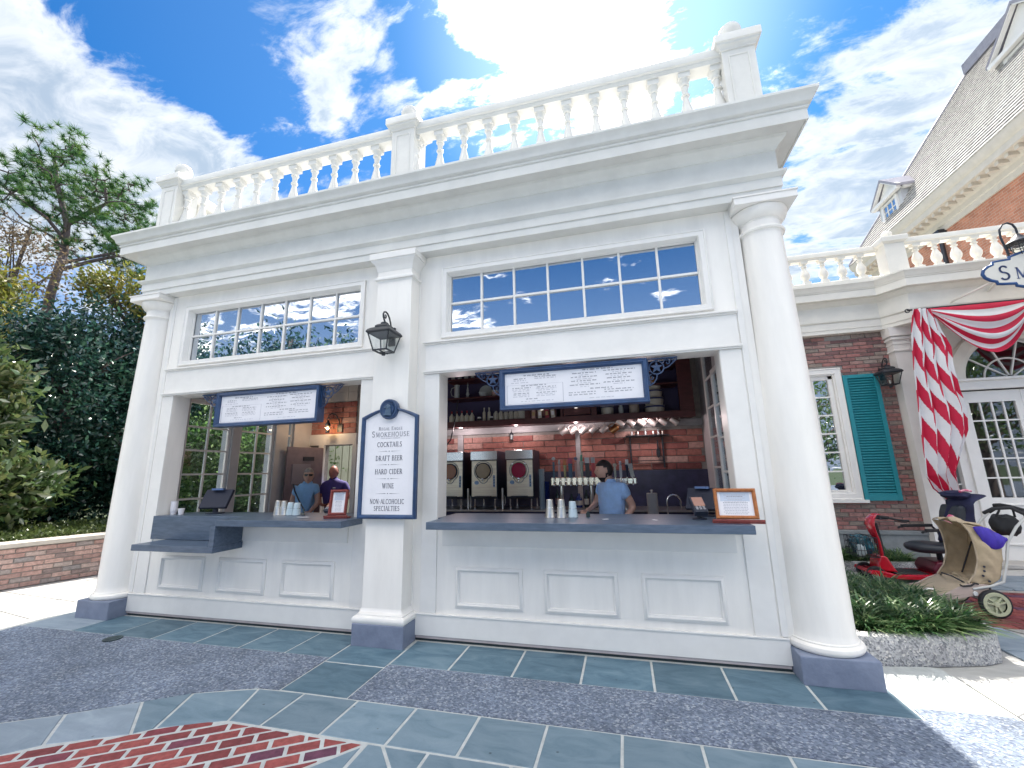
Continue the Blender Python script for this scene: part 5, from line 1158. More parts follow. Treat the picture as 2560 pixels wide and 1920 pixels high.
# ---- lit lamp on the left patch of brick
T = thing('lit_wall_lamp', 'black gooseneck wall lamp with glowing bulb seen through the left opening', 'wall lamp', (-2.95,2.62,2.25))
cx_, cy_, cz_ = -2.90, 2.60, 2.36
q = MB(); q.tube([(cx_+.12,2.80,cz_-.03),(cx_+.125,2.74,cz_+.10),(cx_+.10,2.68,cz_+.20),(cx_+.05,2.63,cz_+.225),(cx_+.005,2.60,cz_+.19),(cx_,2.60,cz_+.13)], .010, 8)
q.tube([(cx_+.03*math.cos(R(t)),2.60,cz_+.125+.03*math.sin(R(t))) for t in range(0,361,30)], .007, 6); q.box(cx_+.07,cx_+.17,2.77,2.80,cz_-.10,cz_+.04)
q.lathe([(.048,.0),(.046,.03),(.03,.06),(.022,.075),(.012,.10)], (cx_,cy_,cz_), 16); q.lathe([(.03,-.125),(.034,-.118),(.032,-.085)], (cx_,cy_,cz_), 14); q.build('fitting', BLACKM, T, smooth=40)
q = MB(); q.lathe([(.032,-.088),(.058,-.066),(.066,-.04),(.060,-.016),(.044,.004)], (cx_,cy_,cz_), 20); q.build('globe', CLEAR2, T, smooth=60)
q = MB(); q.lathe([(.001,-.068),(.014,-.06),(.018,-.045),(.012,-.028),(.004,-.02)], (cx_,cy_,cz_), 14); q.build('bulb', mat('lit_bulb',(1,.6,.25),.4,emit=(1,.50,.13),estr=22), T, smooth=60)
pl = bpy.data.lights.new('lamp_light', 'POINT'); pl.energy = 1.0; pl.color = (1,.72,.48); pl.shadow_soft_size = .03
lo = bpy.data.objects.new('lamp_light', pl); COL.objects.link(lo); lo.location = (cx_-.0,cy_-.09,cz_-.04)
# ================================================================== PEOPLE
def skinned(verts, edges, radii, root=0, sub=2):
    me = bpy.data.meshes.new('skin_tmp'); me.from_pydata(verts, edges, []); ob = bpy.data.objects.new('skin_tmp', me); COL.objects.link(ob)
    s_ = ob.modifiers.new('s', 'SKIN'); s_.use_smooth_shade = True
    ob.modifiers.new('u', 'SUBSURF').levels = sub
    for i, v in enumerate(me.skin_vertices[0].data): v.radius = radii[i] if isinstance(radii[i], tuple) else (radii[i], radii[i]); v.use_root = i == root
    bpy.context.view_layer.update()
    dg = bpy.context.evaluated_depsgraph_get(); e = bpy.data.meshes.new_from_object(ob.evaluated_get(dg))
    bpy.data.objects.remove(ob); return e
def head_geo(c, yaw, s_=1.0, grow=0.0, top_only=False, tilt=0):
    # face looks along -Y before yaw
    vs = []; fs = []; nu, nv = 28, 20
    for j in range(nv+1):
        th = PI*j/nv; z_ = math.cos(th); r_ = math.sin(th)
        for i in range(nu):
            ph = 2*PI*i/nu; x = r_*math.cos(ph); y = r_*math.sin(ph)
            X, Y, Z_ = .074*x, .094*y, .118*z_
            if z_ < 0:
                k = 1-.30*((-z_)**1.6); X *= k; Y *= (1-.12*(-z_)**1.4) if y < 0 else (1-.42*(-z_))
            if y < 0:
                f = math.exp(-((x/.16)**2))*math.exp(-(((z_+.12)/.20)**2)); Y -= .024*f*(1 if z_ < .1 else .6)
                Y -= .006*math.exp(-((x/.5)**2))*math.exp(-(((z_-.22)/.10)**2))                      # brow
                Y += .008*(math.exp(-(((abs(x)-.40)/.14)**2))*math.exp(-(((z_-.06)/.12)**2)))          # eye sockets
                Y -= .007*math.exp(-((x/.28)**2))*math.exp(-(((z_+.52)/.09)**2))                      # lips
                Y -= .008*math.exp(-((x/.25)**2))*math.exp(-(((z_+.86)/.12)**2))
            g_ = 1+grow; vs.append((X*g_, Y*g_, Z_*g_))
    for j in range(nv):
        for i in range(nu):
            a = j*nu+i; b = j*nu+(i+1) % nu; q = (a, a+nu, b+nu, b)
            if top_only:
                cy = sum(vs[k][1] for k in q)/4; cz = sum(vs[k][2] for k in q)/4
                if not top_only(cy, cz): continue
            fs.append(q)
    M_ = Matrix.Translation(c) @ Matrix.Rotation(yaw, 4, 'Z') @ Matrix.Rotation(tilt, 4, 'X') @ Matrix.Scale(s_, 4)
    return [tuple(M_ @ Vector(v)) for v in vs], fs, M_
def person(label, J, skin_, shirt, trouser, hair, hairfn, yaw, shades=False, beard=None, sleeve=.62, strap=None, belly=1.0, hs=1.0, badge=None):
    """J: joints in world space: pelvis, waist, chest, neck, head, then sho/elb/wri/hand for L and R, hip/knee/ank for L and R"""
    T = thing('person', label, 'person', (J['pelvis'][0], J['pelvis'][1], .012))
    V = []; E_ = []; Rr = []; id_ = {}
    def vtx(n, p, r_): id_[n] = len(V); V.append(tuple(p)); Rr.append(r_); return id_[n]
    def ed(a, b): E_.append((id_[a], id_[b]))
    vtx('pelvis', J['pelvis'], (.115*belly, .085*belly)); vtx('waist', J['waist'], (.100*belly, .075*belly)); vtx('chest', J['chest'], (.115, .075)); vtx('neckb', J['neckb'], (.060,.055)); vtx('neck', J['neck'], .052); vtx('skull', J['head'], .060)
    for a, b in (('pelvis','waist'),('waist','chest'),('chest','neckb'),('neckb','neck'),('neck','skull')): ed(a, b)
    for s_ in 'LR':
        vtx('sho'+s_, J['sho'+s_], .048); vtx('elb'+s_, J['elb'+s_], .040); vtx('wri'+s_, J['wri'+s_], .026); vtx('palm'+s_, J['hand'+s_], (.036,.020))
        ed('chest','sho'+s_); ed('sho'+s_,'elb'+s_); ed('elb'+s_,'wri'+s_); ed('wri'+s_,'palm'+s_)
        vtx('hip'+s_, J['hip'+s_], .085); vtx('kne'+s_, J['kne'+s_], .058); vtx('ank'+s_, J['ank'+s_], .038); vtx('toe'+s_, J['toe'+s_], .034)
        ed('pelvis','hip'+s_); ed('hip'+s_,'kne'+s_); ed('kne'+s_,'ank'+s_); ed('ank'+s_,'toe'+s_)
    me = skinned(V, E_, Rr); mb = MB(); mb.add([v.co[:] for v in me.vertices], [tuple(p.vertices) for p in me.polygons])
    hv, hf, HM = head_geo(J['head'], yaw, hs); mb.add(hv, hf)
    for sx in (-1, 1):                      # ears
        o = len(mb.v); q = MB(); q.lathe([(.001,-.006),(.014,-.004),(.017,.002),(.012,.006),(.001,.004)], (0,0,0), 10, axis='X', sy=1.5); q.xf(HM @ Matrix.Translation((sx*.073,.008,.0))); mb.add(q.v, q.f)
    for s_ in 'LR':                         # five separate, bent fingers per hand
        w_ = Vector(J['wri'+s_]); h = Vector(J['hand'+s_]); d = (h-w_).normalized(); side = d.cross(Vector((0,0,1)))
        if side.length < .2: side = Vector((1,0,0))
        side.normalize(); nrm_ = side.cross(d).normalized()
        if nrm_.z > 0: nrm_ = -nrm_
        for k, (o_, L) in enumerate(((-.030,.062),(-.010,.072),(.010,.068),(.029,.054))):
            b0 = h+side*o_+d*.012; mb.tube([b0, b0+d*L*.45+nrm_*.004, b0+d*L*.78+nrm_*.016, b0+d*L*.92+nrm_*.034], [.0092,.0085,.008,.006], 7)
        b0 = h-d*.02+side*.032; mb.tube([b0, b0+side*.026+d*.022, b0+side*.034+d*.046+nrm_*.008], [.011,.0095,.007], 7)
    mb.build('body', skin_, T, smooth=180)
    # shirt: its own skin over torso and upper arms
    V2 = []; R2 = []; E2 = []
    def v2(p, r_): V2.append(tuple(p)); R2.append(r_); return len(V2)-1
    lerp = lambda a, b, t: tuple(Vector(a).lerp(Vector(b), t))
    a0 = v2(lerp(J['pelvis'],J['waist'],.0), (.150*belly,.115*belly)); a1 = v2(J['waist'], (.145*belly,.112*belly)); a2 = v2(J['chest'], (.168,.118)); a3 = v2(lerp(J['chest'],J['neckb'],.95), (.105,.092)); E2 += [(a0,a1),(a1,a2),(a2,a3)]
    for s_ in 'LR':
        b0 = v2(J['sho'+s_], .078); b1 = v2(lerp(J['sho'+s_],J['elb'+s_],sleeve), .066); E2 += [(a2,b0),(b0,b1)]
    me = skinned(V2, E2, R2, root=1); mb = MB(); mb.add([v.co[:] for v in me.vertices], [tuple(p.vertices) for p in me.polygons])
    sh = mb.build('shirt', shirt, T, smooth=180)
    nb_ = Vector(J['neckb']); ud = (Vector(J['neck'])-Vector(J['chest'])).normalized()
    q = MB(); ring = []; 
    xax = Vector((math.cos(yaw), math.sin(yaw), 0)); yax = Vector((-math.sin(yaw), math.cos(yaw), 0))
    for j, (rr, dz) in enumerate(((.066,-.012),(.064,.016),(.060,.034),(.074,.012),(.080,-.010))):
        for i in range(16):
            t = 2*PI*i/16; fr = math.exp(-((((t-1.5*PI+PI) % (2*PI))-PI)/.5)**2); ring.append(tuple(nb_+xax*rr*math.cos(t)+yax*rr*.92*math.sin(t)+Vector((0,0,dz-.035*fr))))
    q.add(ring, [(j*16+i, j*16+(i+1)%16, (j+1)*16+(i+1)%16, (j+1)*16+i) for j in range(4) for i in range(16)]); q.build('collar', shirt, T, smooth=60)
    # trousers
    V3 = []; R3 = []; E3 = []
    def v3(p, r_): V3.append(tuple(p)); R3.append(r_); return len(V3)-1
    p0 = v3(lerp(J['pelvis'],J['waist'],.35), (.140*belly,.108*belly)); p1 = v3(J['pelvis'], (.142*belly,.108*belly)); E3.append((p0,p1))
    for s_ in 'LR':
        h_ = v3(J['hip'+s_], .098); k_ = v3(J['kne'+s_], .072); n_ = v3(J['ank'+s_], .066); E3 += [(p1,h_),(h_,k_),(k_,n_)]
    me = skinned(V3, E3, R3, root=1, sub=1); mb = MB(); mb.add([v.co[:] for v in me.vertices], [tuple(p.vertices) for p in me.polygons]); mb.build('trousers', trouser, T, smooth=180)
    for s_ in 'LR':
        a = Vector(J['ank'+s_]); t_ = Vector(J['toe'+s_]); q = MB(); d = (t_-a); d.z = 0; q.tube([(a.x-d.x*.3,a.y-d.y*.3,.062),(a.x+d.x*.3,a.y+d.y*.3,.062),(a.x+d.x*1.0,a.y+d.y*1.0,.050),(a.x+d.x*1.35,a.y+d.y*1.35,.040)], [.040,.044,.040,.022], 10); q.build('shoe', DARKP, T, smooth=60)
    # hair, eyes, glasses, beard
    if hair:
        hv, hf, _ = head_geo(J['head'], yaw, hs, grow=.09, top_only=hairfn); q = MB(); q.add(hv, hf); ho = q.build('hair', hair, T, smooth=180); sm = ho.modifiers.new('thick','SOLIDIFY'); sm.thickness = .010; sm.offset = -1
    q = MB()
    for sx in (-1,1): e_ = MB(); e_.lathe([(.001,-.004),(.008,-.002),(.009,.001),(.001,.002)], (0,0,0), 8, axis='Y', sy=.55); e_.xf(HM @ Matrix.Translation((sx*.029,-.082,.010))); q.add(e_.v, e_.f)
    q.build('eyes', mat('dark_eye',(.03,.02,.02),.3), T, smooth=60)
    q = MB(); q.box(-.020,.020,-.0935,-.085,-.0655,-.0605); q.xf(HM); q.build('lips', mat('lips',(.30,.12,.10),.5), T, bevel=.002)
    if shades:
        q = MB()
        for sx in (-1,1): g_ = MB(); g_.obb((sx*.031,-.092,.012), (.027,sx*.005,0), (0,.004,0), (0,0,.017)); q.add(g_.v, g_.f); g_ = MB(); g_.bar((sx*.058,-.085,.018),(sx*.078,.01,.014),.006,.008); q.add(g_.v, g_.f)
        q.box(-.01,.01,-.100,-.094,.012,.020); q.xf(HM); q.build('sunglasses', mat('black_lens',(.01,.01,.012),.15), T, bevel=.003)
    if beard:
        hv, hf, _ = head_geo(J['head'], yaw, hs, grow=.045, top_only=lambda cy, cz: cz < -.068 and cy < .03 or (-.068 <= cz < -.005 and -.005 < cy < .022)); q = MB(); q.add(hv, hf); q.build('beard', beard, T, smooth=180)
    if strap:
        q = MB(); P = [Vector(p) for p in strap]; q.tube(P, .012, 6); q.build('bag_strap', DARKP, T, smooth=60)
    if badge:
        q = MB(); q.obb(badge[0], badge[1], (.0,.003,0), (0,0,.010)); q.build('name_badge', mat('name_badge',(.6,.6,.58),.4), T, bevel=.002)
    return T
LBLUE = mat('light_blue_shirt_cloth', (.36,.55,.85), .75, var=.08, vscale=14, bump=.25, bscale=18)
PBLUE = mat('pale_blue_blouse_cloth', (.26,.48,.76), .75, var=.08, vscale=14, bump=.25, bscale=18)
PURP = mat('purple_blue_shirt_cloth', (.055,.04,.21), .75, var=.12, vscale=14, bump=.25, bscale=18)
TRO = mat('dark_trouser_cloth', (.02,.02,.035), .8, var=.1)
HDK = mat('dark_brown_hair', (.018,.012,.012), .6, var=.2, vscale=60); HGR = mat('grey_blond_hair', (.34,.30,.27), .6, var=.25, vscale=60); HSH = mat('shaved_grey_hair', (.11,.075,.07), .7)
SK2 = mat('ruddy_skin', (.36,.15,.12), .5, var=.06, vscale=20)
def legs(x, y, yaw=0, sp=.11):
    c, s_ = math.cos(yaw), math.sin(yaw); f = (s_*.10, -c*.10); d = {}
    for k, sg in (('L',1),('R',-1)):
        dx, dy = sg*sp*c, sg*sp*s_
        d['hip'+k] = (x+dx*.8, y+dy*.8, .82); d['kne'+k] = (x+dx, y+dy, .45); d['ank'+k] = (x+dx, y+dy, .09); d['toe'+k] = (x+dx+f[0], y+dy+f[1], .055)
    return d
# bartender: faces left (towards -X), leaning a little, one hand on the bar, the other at his hip
bx_, by_ = 2.04, 1.12
J = dict(pelvis=(bx_-.0,by_,.86), waist=(bx_+.0,by_,1.02), chest=(bx_+.015,by_,1.225), neckb=(bx_+.0,by_,1.350), neck=(bx_-.025,by_,1.39), head=(bx_-.058,by_,1.472),
         shoL=(bx_+.130,by_-.13,1.285), elbL=(bx_+.235,by_-.10,1.085), wriL=(bx_+.11,by_-.22,.955), handL=(bx_+.05,by_-.26,.93),
         shoR=(bx_-.105,by_+.13,1.285), elbR=(bx_-.175,by_+.10,1.11), wriR=(bx_-.235,by_-.07,1.06), handR=(bx_-.275,by_-.13,1.045))
J.update(legs(bx_+.02, by_, R(-90)))
person('bearded bartender in a light blue short-sleeved shirt, in profile beside the beer taps', J, SKIN, LBLUE, TRO, HDK, lambda cy, cz: cz > .062 or (cy > .028 and cz > -.055) or (cy > -.02 and cz > .03), R(-76), beard=HDK, sleeve=.60)
# woman with sunglasses, seen through the left opening, turned to the right of the picture
wx, wy = -2.68, 1.92
J = dict(pelvis=(wx+.0,wy,.86), waist=(wx,wy,1.02), chest=(wx+.0,wy,1.235), neckb=(wx+.02,wy,1.37), neck=(wx+.03,wy,1.42), head=(wx+.045,wy-.02,1.485),
         shoL=(wx+.15,wy+.06,1.305), elbL=(wx+.21,wy+.02,1.06), wriL=(wx+.22,wy-.16,.94), handL=(wx+.18,wy-.22,.93),
         shoR=(wx-.14,wy-.06,1.30), elbR=(wx-.17,wy-.10,1.05), wriR=(wx-.12,wy-.14,.83), handR=(wx-.10,wy-.16,.76))
J.update(legs(wx, wy, R(25)))
person('woman with short fair hair, black sunglasses and a pale blue top', J, SKIN, PBLUE, TRO, HGR, lambda cy, cz: cz > .050 or (cy > .010 and cz > -.045), R(38), shades=True, sleeve=.55,
       strap=[(wx-.115,wy-.15,1.36),(wx-.02,wy-.215,1.26),(wx+.07,wy-.215,1.12),(wx+.15,wy-.185,.98)])
mx_, my_ = -2.86, 2.80
J = dict(pelvis=(mx_+.05,my_,.86), waist=(mx_+.04,my_,1.03), chest=(mx_+.04,my_,1.26), neckb=(mx_+.0,my_,1.42), neck=(mx_,my_,1.46), head=(mx_,my_-.01,1.535),
         shoL=(mx_+.235,my_,1.32), elbL=(mx_+.33,my_+.02,1.10), wriL=(mx_+.15,my_-.20,1.00), handL=(mx_+.07,my_-.22,1.0),
         shoR=(mx_-.17,my_,1.32), elbR=(mx_-.25,my_-.02,1.10), wriR=(mx_-.08,my_-.20,1.0), handR=(mx_-.0,my_-.215,.99))
J.update(legs(mx_+.04, my_, 0))
person('bald man in a purple-blue shirt with a name badge standing in the rear doorway', J, SK2, PURP, TRO, HSH, lambda cy, cz: cy > .02 and -.05 < cz < .05, R(12), sleeve=.72, belly=1.25, hs=1.04, badge=((mx_+.135,my_-.148,1.27),(.026,.0,0)))
# ================================================================== RESTAURANT WING ON THE RIGHT
RW = thing('restaurant_wing', 'low brick wing with white entablature, roof balustrade and glazed entrance right of the kiosk', 'building', (7,5,0))
YW = 4.4
m = MB(); m.box(3.9,5.0,YW+.01,YW+.3,0,3.76); m.box(5.0,5.86,YW+.01,YW+.3,0,1.00); m.box(5.0,5.86,YW+.01,YW+.3,3.02,3.76); m.box(5.86,6.70,YW+.01,YW+.3,0,3.76)
wl = m.build('wall', MORTAR, RW)
m = MB(); m.box(3.9,6.68,YW-.05,YW+.012,0,.40); m.box(3.9,6.68,YW-.07,YW+.012,.40,.46); m.build('stone_base', mat('stone_base',(.24,.26,.27),.8,var=.12,bump=.3), RW, bevel=.006)
HB = brickmesh(.195,.054,.010,'brick',HOUSEB,.003)
def winskip(x, z_, h): return 4.88-h*.4 < x < 5.93+h*.4 and .90 < z_ < 3.14
cnt = brickfield(wl, [HB], 4.75, 6.665, .465, 3.745, YW+.003, .195, .056, .010, 300, winskip)
# any courses past the first 300 bricks: one joined mesh
class _S: pass
ex = MB(); n_ = 0; r_ = 0; z_ = .465+.028; rnd = random.Random(4)
while z_ < 3.745:
    x = 4.75-(.1025 if r_ % 2 else 0)
    while x < 6.645:
        a, b = max(x,4.75), min(x+.195,6.665)
        if b-a > .03 and not winskip((a+b)/2, z_, (b-a)/2):
            n_ += 1
            if n_ > 300: ex.box(a,b,YW-.006+rnd.uniform(-.003,.003),YW+.012,z_-.028,z_+.028)
        x += .205
    z_ += .066; r_ += 1
if ex.v: tag(ex.build('bricks', HOUSEB, wl), kind='stuff')
# window
f = MB(); f.frame(4.91,5.915,.93,3.125,YW,[(0,-.02),(0,.045),(.012,.052),(.020,.040),(.095,.040),(.100,.02),(.120,.015),(.125,-.06)]); f.box(4.86,5.965,YW-.09,YW+.01,.885,.93)
wf = f.build('window', WHITE2, RW, smooth=35)
gx = [5.035,5.255,5.50,5.72] ; gz = [1.07+(2.945-1.07)/6*i for i in range(7)]
q = MB(); 
for x in (5.02,5.277,5.490,5.735): q.box(x-.012,x+.012,YW+.02,YW+.045,1.05,2.97)
for z_ in gz: q.box(5.02,5.735,YW+.018,YW+.047,z_-.012,z_+.012)
q.box(5.73,5.79,YW+.015,YW+.05,1.05,3.0); q.box(5.0,5.80,YW+.015,YW+.05,2.945,3.01)
q.build('muntin', WHITE2, wf)
for i in range(3):
    for j in range(6):
        x0, x1 = (5.02,5.277,5.490,5.735)[i:i+2]; dz = random.uniform(-.002,.002); p = MB(); p.add([(x0,YW+.05,gz[j]),(x1,YW+.05,gz[j]),(x1,YW+.05+dz,gz[j+1]),(x0,YW+.05+dz,gz[j+1])],[(0,1,2,3)]); p.build('pane', glassmat('house_pane', refl=.5, body=(.015,.02,.03)) if (i,j) == (0,0) else bpy.data.materials['house_pane'], wf)
# teal louvred shutter
TEAL = mat('teal_shutter_paint', (.015,.235,.28), .45, var=.06, bump=.05)
SH = MB(); a, b, c, d = 5.925, 6.435, .915, 2.985
SH.box(a,a+.06,YW-.055,YW-.004,c,d); SH.box(b-.06,b,YW-.055,YW-.004,c,d); SH.box(a+.06,b-.06,YW-.055,YW-.004,c,c+.09); SH.box(a+.06,b-.06,YW-.055,YW-.004,d-.06,d); SH.box(a+.06,b-.06,YW-.01,YW-.005,c+.09,d-.06)
shf = SH.build('shutter', TEAL, RW, bevel=.003)
ns = 44; dz = (d-.06-c-.09)/ns
sl = MB(); sl.obb((0,0,0), ((b-a)/2-.06,0,0), (0,.016,dz*.42), (0,-.0022,.004)); sm_ = bpy.data.meshes.new('slat'); sm_.from_pydata(sl.v,[],sl.f); sm_.materials.append(TEAL)
for i in range(ns): inst(sm_, 'slat', shf, ((a+b)/2, YW-.030, c+.09+dz*(i+.5)))
lantern('wall_lantern', 'dark iron lantern on the brick wing between the teal shutter and the white pilaster', (6.50,4.19,2.70), 1.1)
# pilaster and recess of the entrance
m = MB(); m.box(6.67,6.90,4.22,4.75,.0,3.72); 
uy = [(6.67,4.75),(6.67,4.22),(6.90,4.22),(6.90,4.75)]
for z_, h, o in ((3.30,.03,.02),(3.42,.03,.012),(3.50,.04,.03),(3.56,.16,.045)): m.sweep([(0,z_),(o,z_+.006),(o,z_+h),(0,z_+h+.01)], uy)
m.sweep([(.0,.0),(.03,.0),(.03,.22),(.0,.25)], uy); m.build('pilaster', WHITE2, RW, smooth=30)
m = MB(); m.box(6.90,6.99,4.30,4.40,0,3.72); m.box(6.90,7.02,4.40,4.5,2.62,2.80); m.box(6.90,7.02,4.40,4.5,0,.85)
m.build('door_jamb', WHITE2, RW)
# entablature with the break forward over the entrance
pe = [(3.9,4.28),(6.60,4.28),(6.86,3.96),(12.5,3.96),(12.5,8)]
m = MB(); m.sweep([(-.9,3.715),(0,3.715),(0,3.78),(.010,3.782),(.010,3.90),(.035,3.918),(.038,3.940),(.0,3.945),(0,4.20)], pe); m.build('architrave', CREAM, RW, smooth=28)
m = MB(); m.sweep([(0,4.198),(.012,4.205),(.035,4.24),(.055,4.262),(.06,4.28),(.165,4.285),(.17,4.275),(.178,4.275),(.178,4.40),(.19,4.405),(.19,4.42),(.20,4.425),(.215,4.455),(.235,4.49),(.250,4.505),(.250,4.53),(-.6,4.545)], pe); m.build('cornice', CREAM, RW, smooth=28)
bp = [(3.9,4.18),(6.66,4.18),(6.80,4.02),(12.5,4.02)]
m = MB(); m.sweep([(-.09,4.53),(.09,4.53),(.09,4.60),(.07,4.615),(-.07,4.615),(-.09,4.60)], bp); rb = m.build('balustrade', CREAM, RW)
m = MB(); m.sweep([(-.06,5.05),(.06,5.05),(.065,5.07),(.085,5.085),(.088,5.13),(.08,5.165),(.04,5.185),(-.04,5.185),(-.088,5.13),(-.088,5.085),(-.06,5.05)], bp); m.build('handrail', CREAM, rb, smooth=30)
b_ = MB(); b_.box(-.055,.055,-.055,.055,0,.045); b_.lathe([(.03,.044),(.055,.048),(.055,.062),(.038,.07),(.046,.095),(.066,.135),(.072,.175),(.064,.215),(.046,.26),(.032,.30),(.030,.325),(.045,.33),(.045,.342),(.030,.35),(.034,.375),(.05,.395),(.02,.396)], n=16); b_.box(-.055,.055,-.055,.055,.395,.435)
B2 = bpy.data.meshes.new('baluster'); B2.from_pydata(b_.v,[],b_.f); B2.materials.append(CREAM); B2.polygons.foreach_set('use_smooth',[True]*len(B2.polygons)); B2.set_sharp_from_angle(angle=R(35))
for i in range(9): inst(B2, 'baluster', rb, (6.42-.283*i, 4.18, 4.615))
for i in range(11): inst(B2, 'baluster', rb, (7.14+.262*i, 4.02, 4.615))
for i in range(7): inst(B2, 'baluster', rb, (10.45+.262*i, 4.02, 4.615))
for (x, y) in ((6.80,4.03),(10.22,4.02)):
    m = MB(); m.box(x-.14,x+.14,y-.13,y+.13,4.54,5.10); m.sweep([(0,5.08),(.02,5.09),(.045,5.11),(.05,5.18),(.04,5.20),(-.13,5.205)], [(x-.14,y-.13),(x+.14,y-.13),(x+.14,y+.13),(x-.14,y+.13)], closed=True); m.build('pedestal', CREAM, rb, smooth=30)
    m = MB(); m.lathe([(.05,0),(.05,.01),(.03,.02)]+[(.075*math.sin(PI*(.15+.85*t/9)), .09-.075*math.cos(PI*(.15+.85*t/9))) for t in range(10)], (x,y,5.205), 18); m.build('ball_finial', CREAM, rb, smooth=40)
m = MB(); m.box(3.9,12.5,4.45,9,4.50,4.55); m.build('roof', bpy.data.materials['roof_membrane'], RW)
# entrance wall y=4.45: white panelling, sidelights, double doors, fanlight with casing
EW = MB()
cx_, R0, R1, zc_ = 8.30, .66, .86, 2.80
def arcwall(mb, x0, x1, zlo, zhi, cx_, cz_, r_, y0, y1, n=24):
    # wall panel with a half-round cut out of its lower edge
    P = [(x0,zlo),(cx_-r_,zlo)]+[(cx_-r_*math.cos(PI*i/n), cz_+r_*math.sin(PI*i/n)) for i in range(n+1)]+[(cx_+r_,zlo),(x1,zlo),(x1,zhi),(x0,zhi)]
    top = []
    for i in range(n):
        a0, a1 = PI*i/n, PI*(i+1)/n
        xa, xb = cx_-r_*math.cos(a0), cx_-r_*math.cos(a1); za, zb2 = cz_+r_*math.sin(a0), cz_+r_*math.sin(a1)
        mb.add([(xa,y0,za),(xb,y0,zb2),(xb,y0,zhi),(xa,y0,zhi)], [(0,1,2,3)]); mb.add([(xa,y0,za),(xb,y0,zb2),(xb,y1,zb2),(xa,y1,za)], [(0,3,2,1)])
    mb.add([(x0,y0,zlo),(cx_-r_,y0,zlo),(cx_-r_,y0,zhi),(x0,y0,zhi)], [(0,1,2,3)]); mb.add([(cx_+r_,y0,zlo),(x1,y0,zlo),(x1,y0,zhi),(cx_+r_,y0,zhi)], [(0,1,2,3)])
arcwall(EW, 7.40, 9.20, 2.80, 3.75, cx_, zc_, R0, 4.45, 4.60)
EW.box(9.52,12.4,4.45,4.6,0,3.75); EW.box(7.02,7.09,4.45,4.6,0,3.75); EW.box(7.33,7.46,4.44,4.6,0,2.64); EW.box(7.33,7.40,4.45,4.6,2.64,3.75); EW.box(9.20,9.27,4.45,4.6,0,3.75)
EW.box(7.09,7.33,4.45,4.6,0,.86); EW.box(7.09,7.33,4.45,4.6,3.45,3.75); EW.box(9.27,9.52,4.45,4.6,0,.9); EW.box(9.27,9.52,4.45,4.6,3.4,3.75)
ew = EW.build('entrance_wall', WHITE2, RW)
m = MB(); m.box(7.02,9.55,4.36,4.449,2.62,2.66); m.box(7.02,9.55,4.38,4.449,2.66,2.76); m.box(7.02,9.55,4.34,4.449,2.76,2.80); m.box(7.44,7.53,4.40,4.449,0,2.62); m.box(9.08,9.17,4.40,4.449,0,2.62); m.build('transom', WHITE2, RW, bevel=.004)
m = MB()
for r_, h in ((R0,.02),(R0+.05,.05),(R0+.15,.05),(R0+.17,.07),(R0+.20,.07)): pass
ring_ = [(R0-.02,.0),(R0-.02,.03),(R0+.03,.035),(R0+.04,.05),(R0+.14,.05),(R0+.15,.075),(R0+.19,.075),(R0+.20,.0)]
n = 32; vs = []; fs = []
for i in range(n+1):
    a_ = PI*i/n
    for r_, h in ring_: vs.append((cx_-r_*math.cos(a_), 4.45-h, zc_+r_*math.sin(a_)))
k = len(ring_)
for i in range(n):
    for j in range(k-1): fs.append((i*k+j,i*k+j+1,(i+1)*k+j+1,(i+1)*k+j))
m.add(vs, fs); m.build('arch_casing', CREAM, RW, smooth=35)
fan = MB(); 
fan.tube([(cx_-.64*math.cos(R(a)),4.53,zc_+.64*math.sin(R(a))) for a in range(0,181,6)], .018, 6); fan.tube([(cx_-.33*math.cos(R(a)),4.53,zc_+.33*math.sin(R(a))) for a in range(0,181,9)], .014, 6)
for a in (36,72,108,144): fan.bar((cx_-.05*math.cos(R(a)),4.53,zc_+.05*math.sin(R(a))),(cx_-.64*math.cos(R(a)),4.53,zc_+.64*math.sin(R(a))),.024,.02)
fo = fan.build('fanlight', WHITE2, RW, smooth=40)
for i in range(5):
    p = MB(); a0 = PI*i/5; pts = [(cx_,zc_)]+[(cx_-.65*math.cos(a0+PI/5*t/6), zc_+.65*math.sin(a0+PI/5*t/6)) for t in range(7)]
    p.add([(x,4.54,z_) for x, z_ in pts], [tuple(range(len(pts)))]); p.build('pane', DOORGL, fo)
def leaf_door(x0, x1, y, cols, rows, zlo, zhi, par):
    q = MB(); s_ = .085; q.box(x0,x0+s_,y-.025,y+.025,.02,2.60); q.box(x1-s_,x1,y-.025,y+.025,.02,2.60); q.box(x0+s_,x1-s_,y-.025,y+.025,zhi,2.60); q.box(x0+s_,x1-s_,y-.025,y+.025,.02,zlo)
    q.frame(x0+s_+.03,x1-s_-.03,.25,zlo-.08,y-.025,PP)
    w_ = (x1-x0-2*s_)/cols; h = (zhi-zlo)/rows
    for i in range(1,cols): q.box(x0+s_+i*w_-.011,x0+s_+i*w_+.011,y-.015,y+.015,zlo,zhi)
    for j in range(1,rows): q.box(x0+s_,x1-s_,y-.0155,y+.0155,zlo+j*h-.011,zlo+j*h+.011)
    d_ = q.build('door', WHITE2, par)
    for i in range(cols):
        for j in range(rows):
            p = MB(); X0 = x0+s_+i*w_+.011; X1 = x0+s_+(i+1)*w_-.011; Z0 = zlo+j*h+.011; Z1 = zlo+(j+1)*h-.011; dz = random.uniform(-.0015,.0015); p.add([(X0,y,Z0),(X1,y,Z0),(X1,y+dz,Z1),(X0,y+dz,Z1)],[(0,1,2,3)]); p.build('pane', DOORGL, d_)
    h_ = MB(); h_.tube([(x1-.04,y-.03,1.02),(x1-.04,y-.06,1.02),(x1-.12,y-.06,1.02)], .009, 8); h_.build('handle', STEEL, d_, smooth=50)
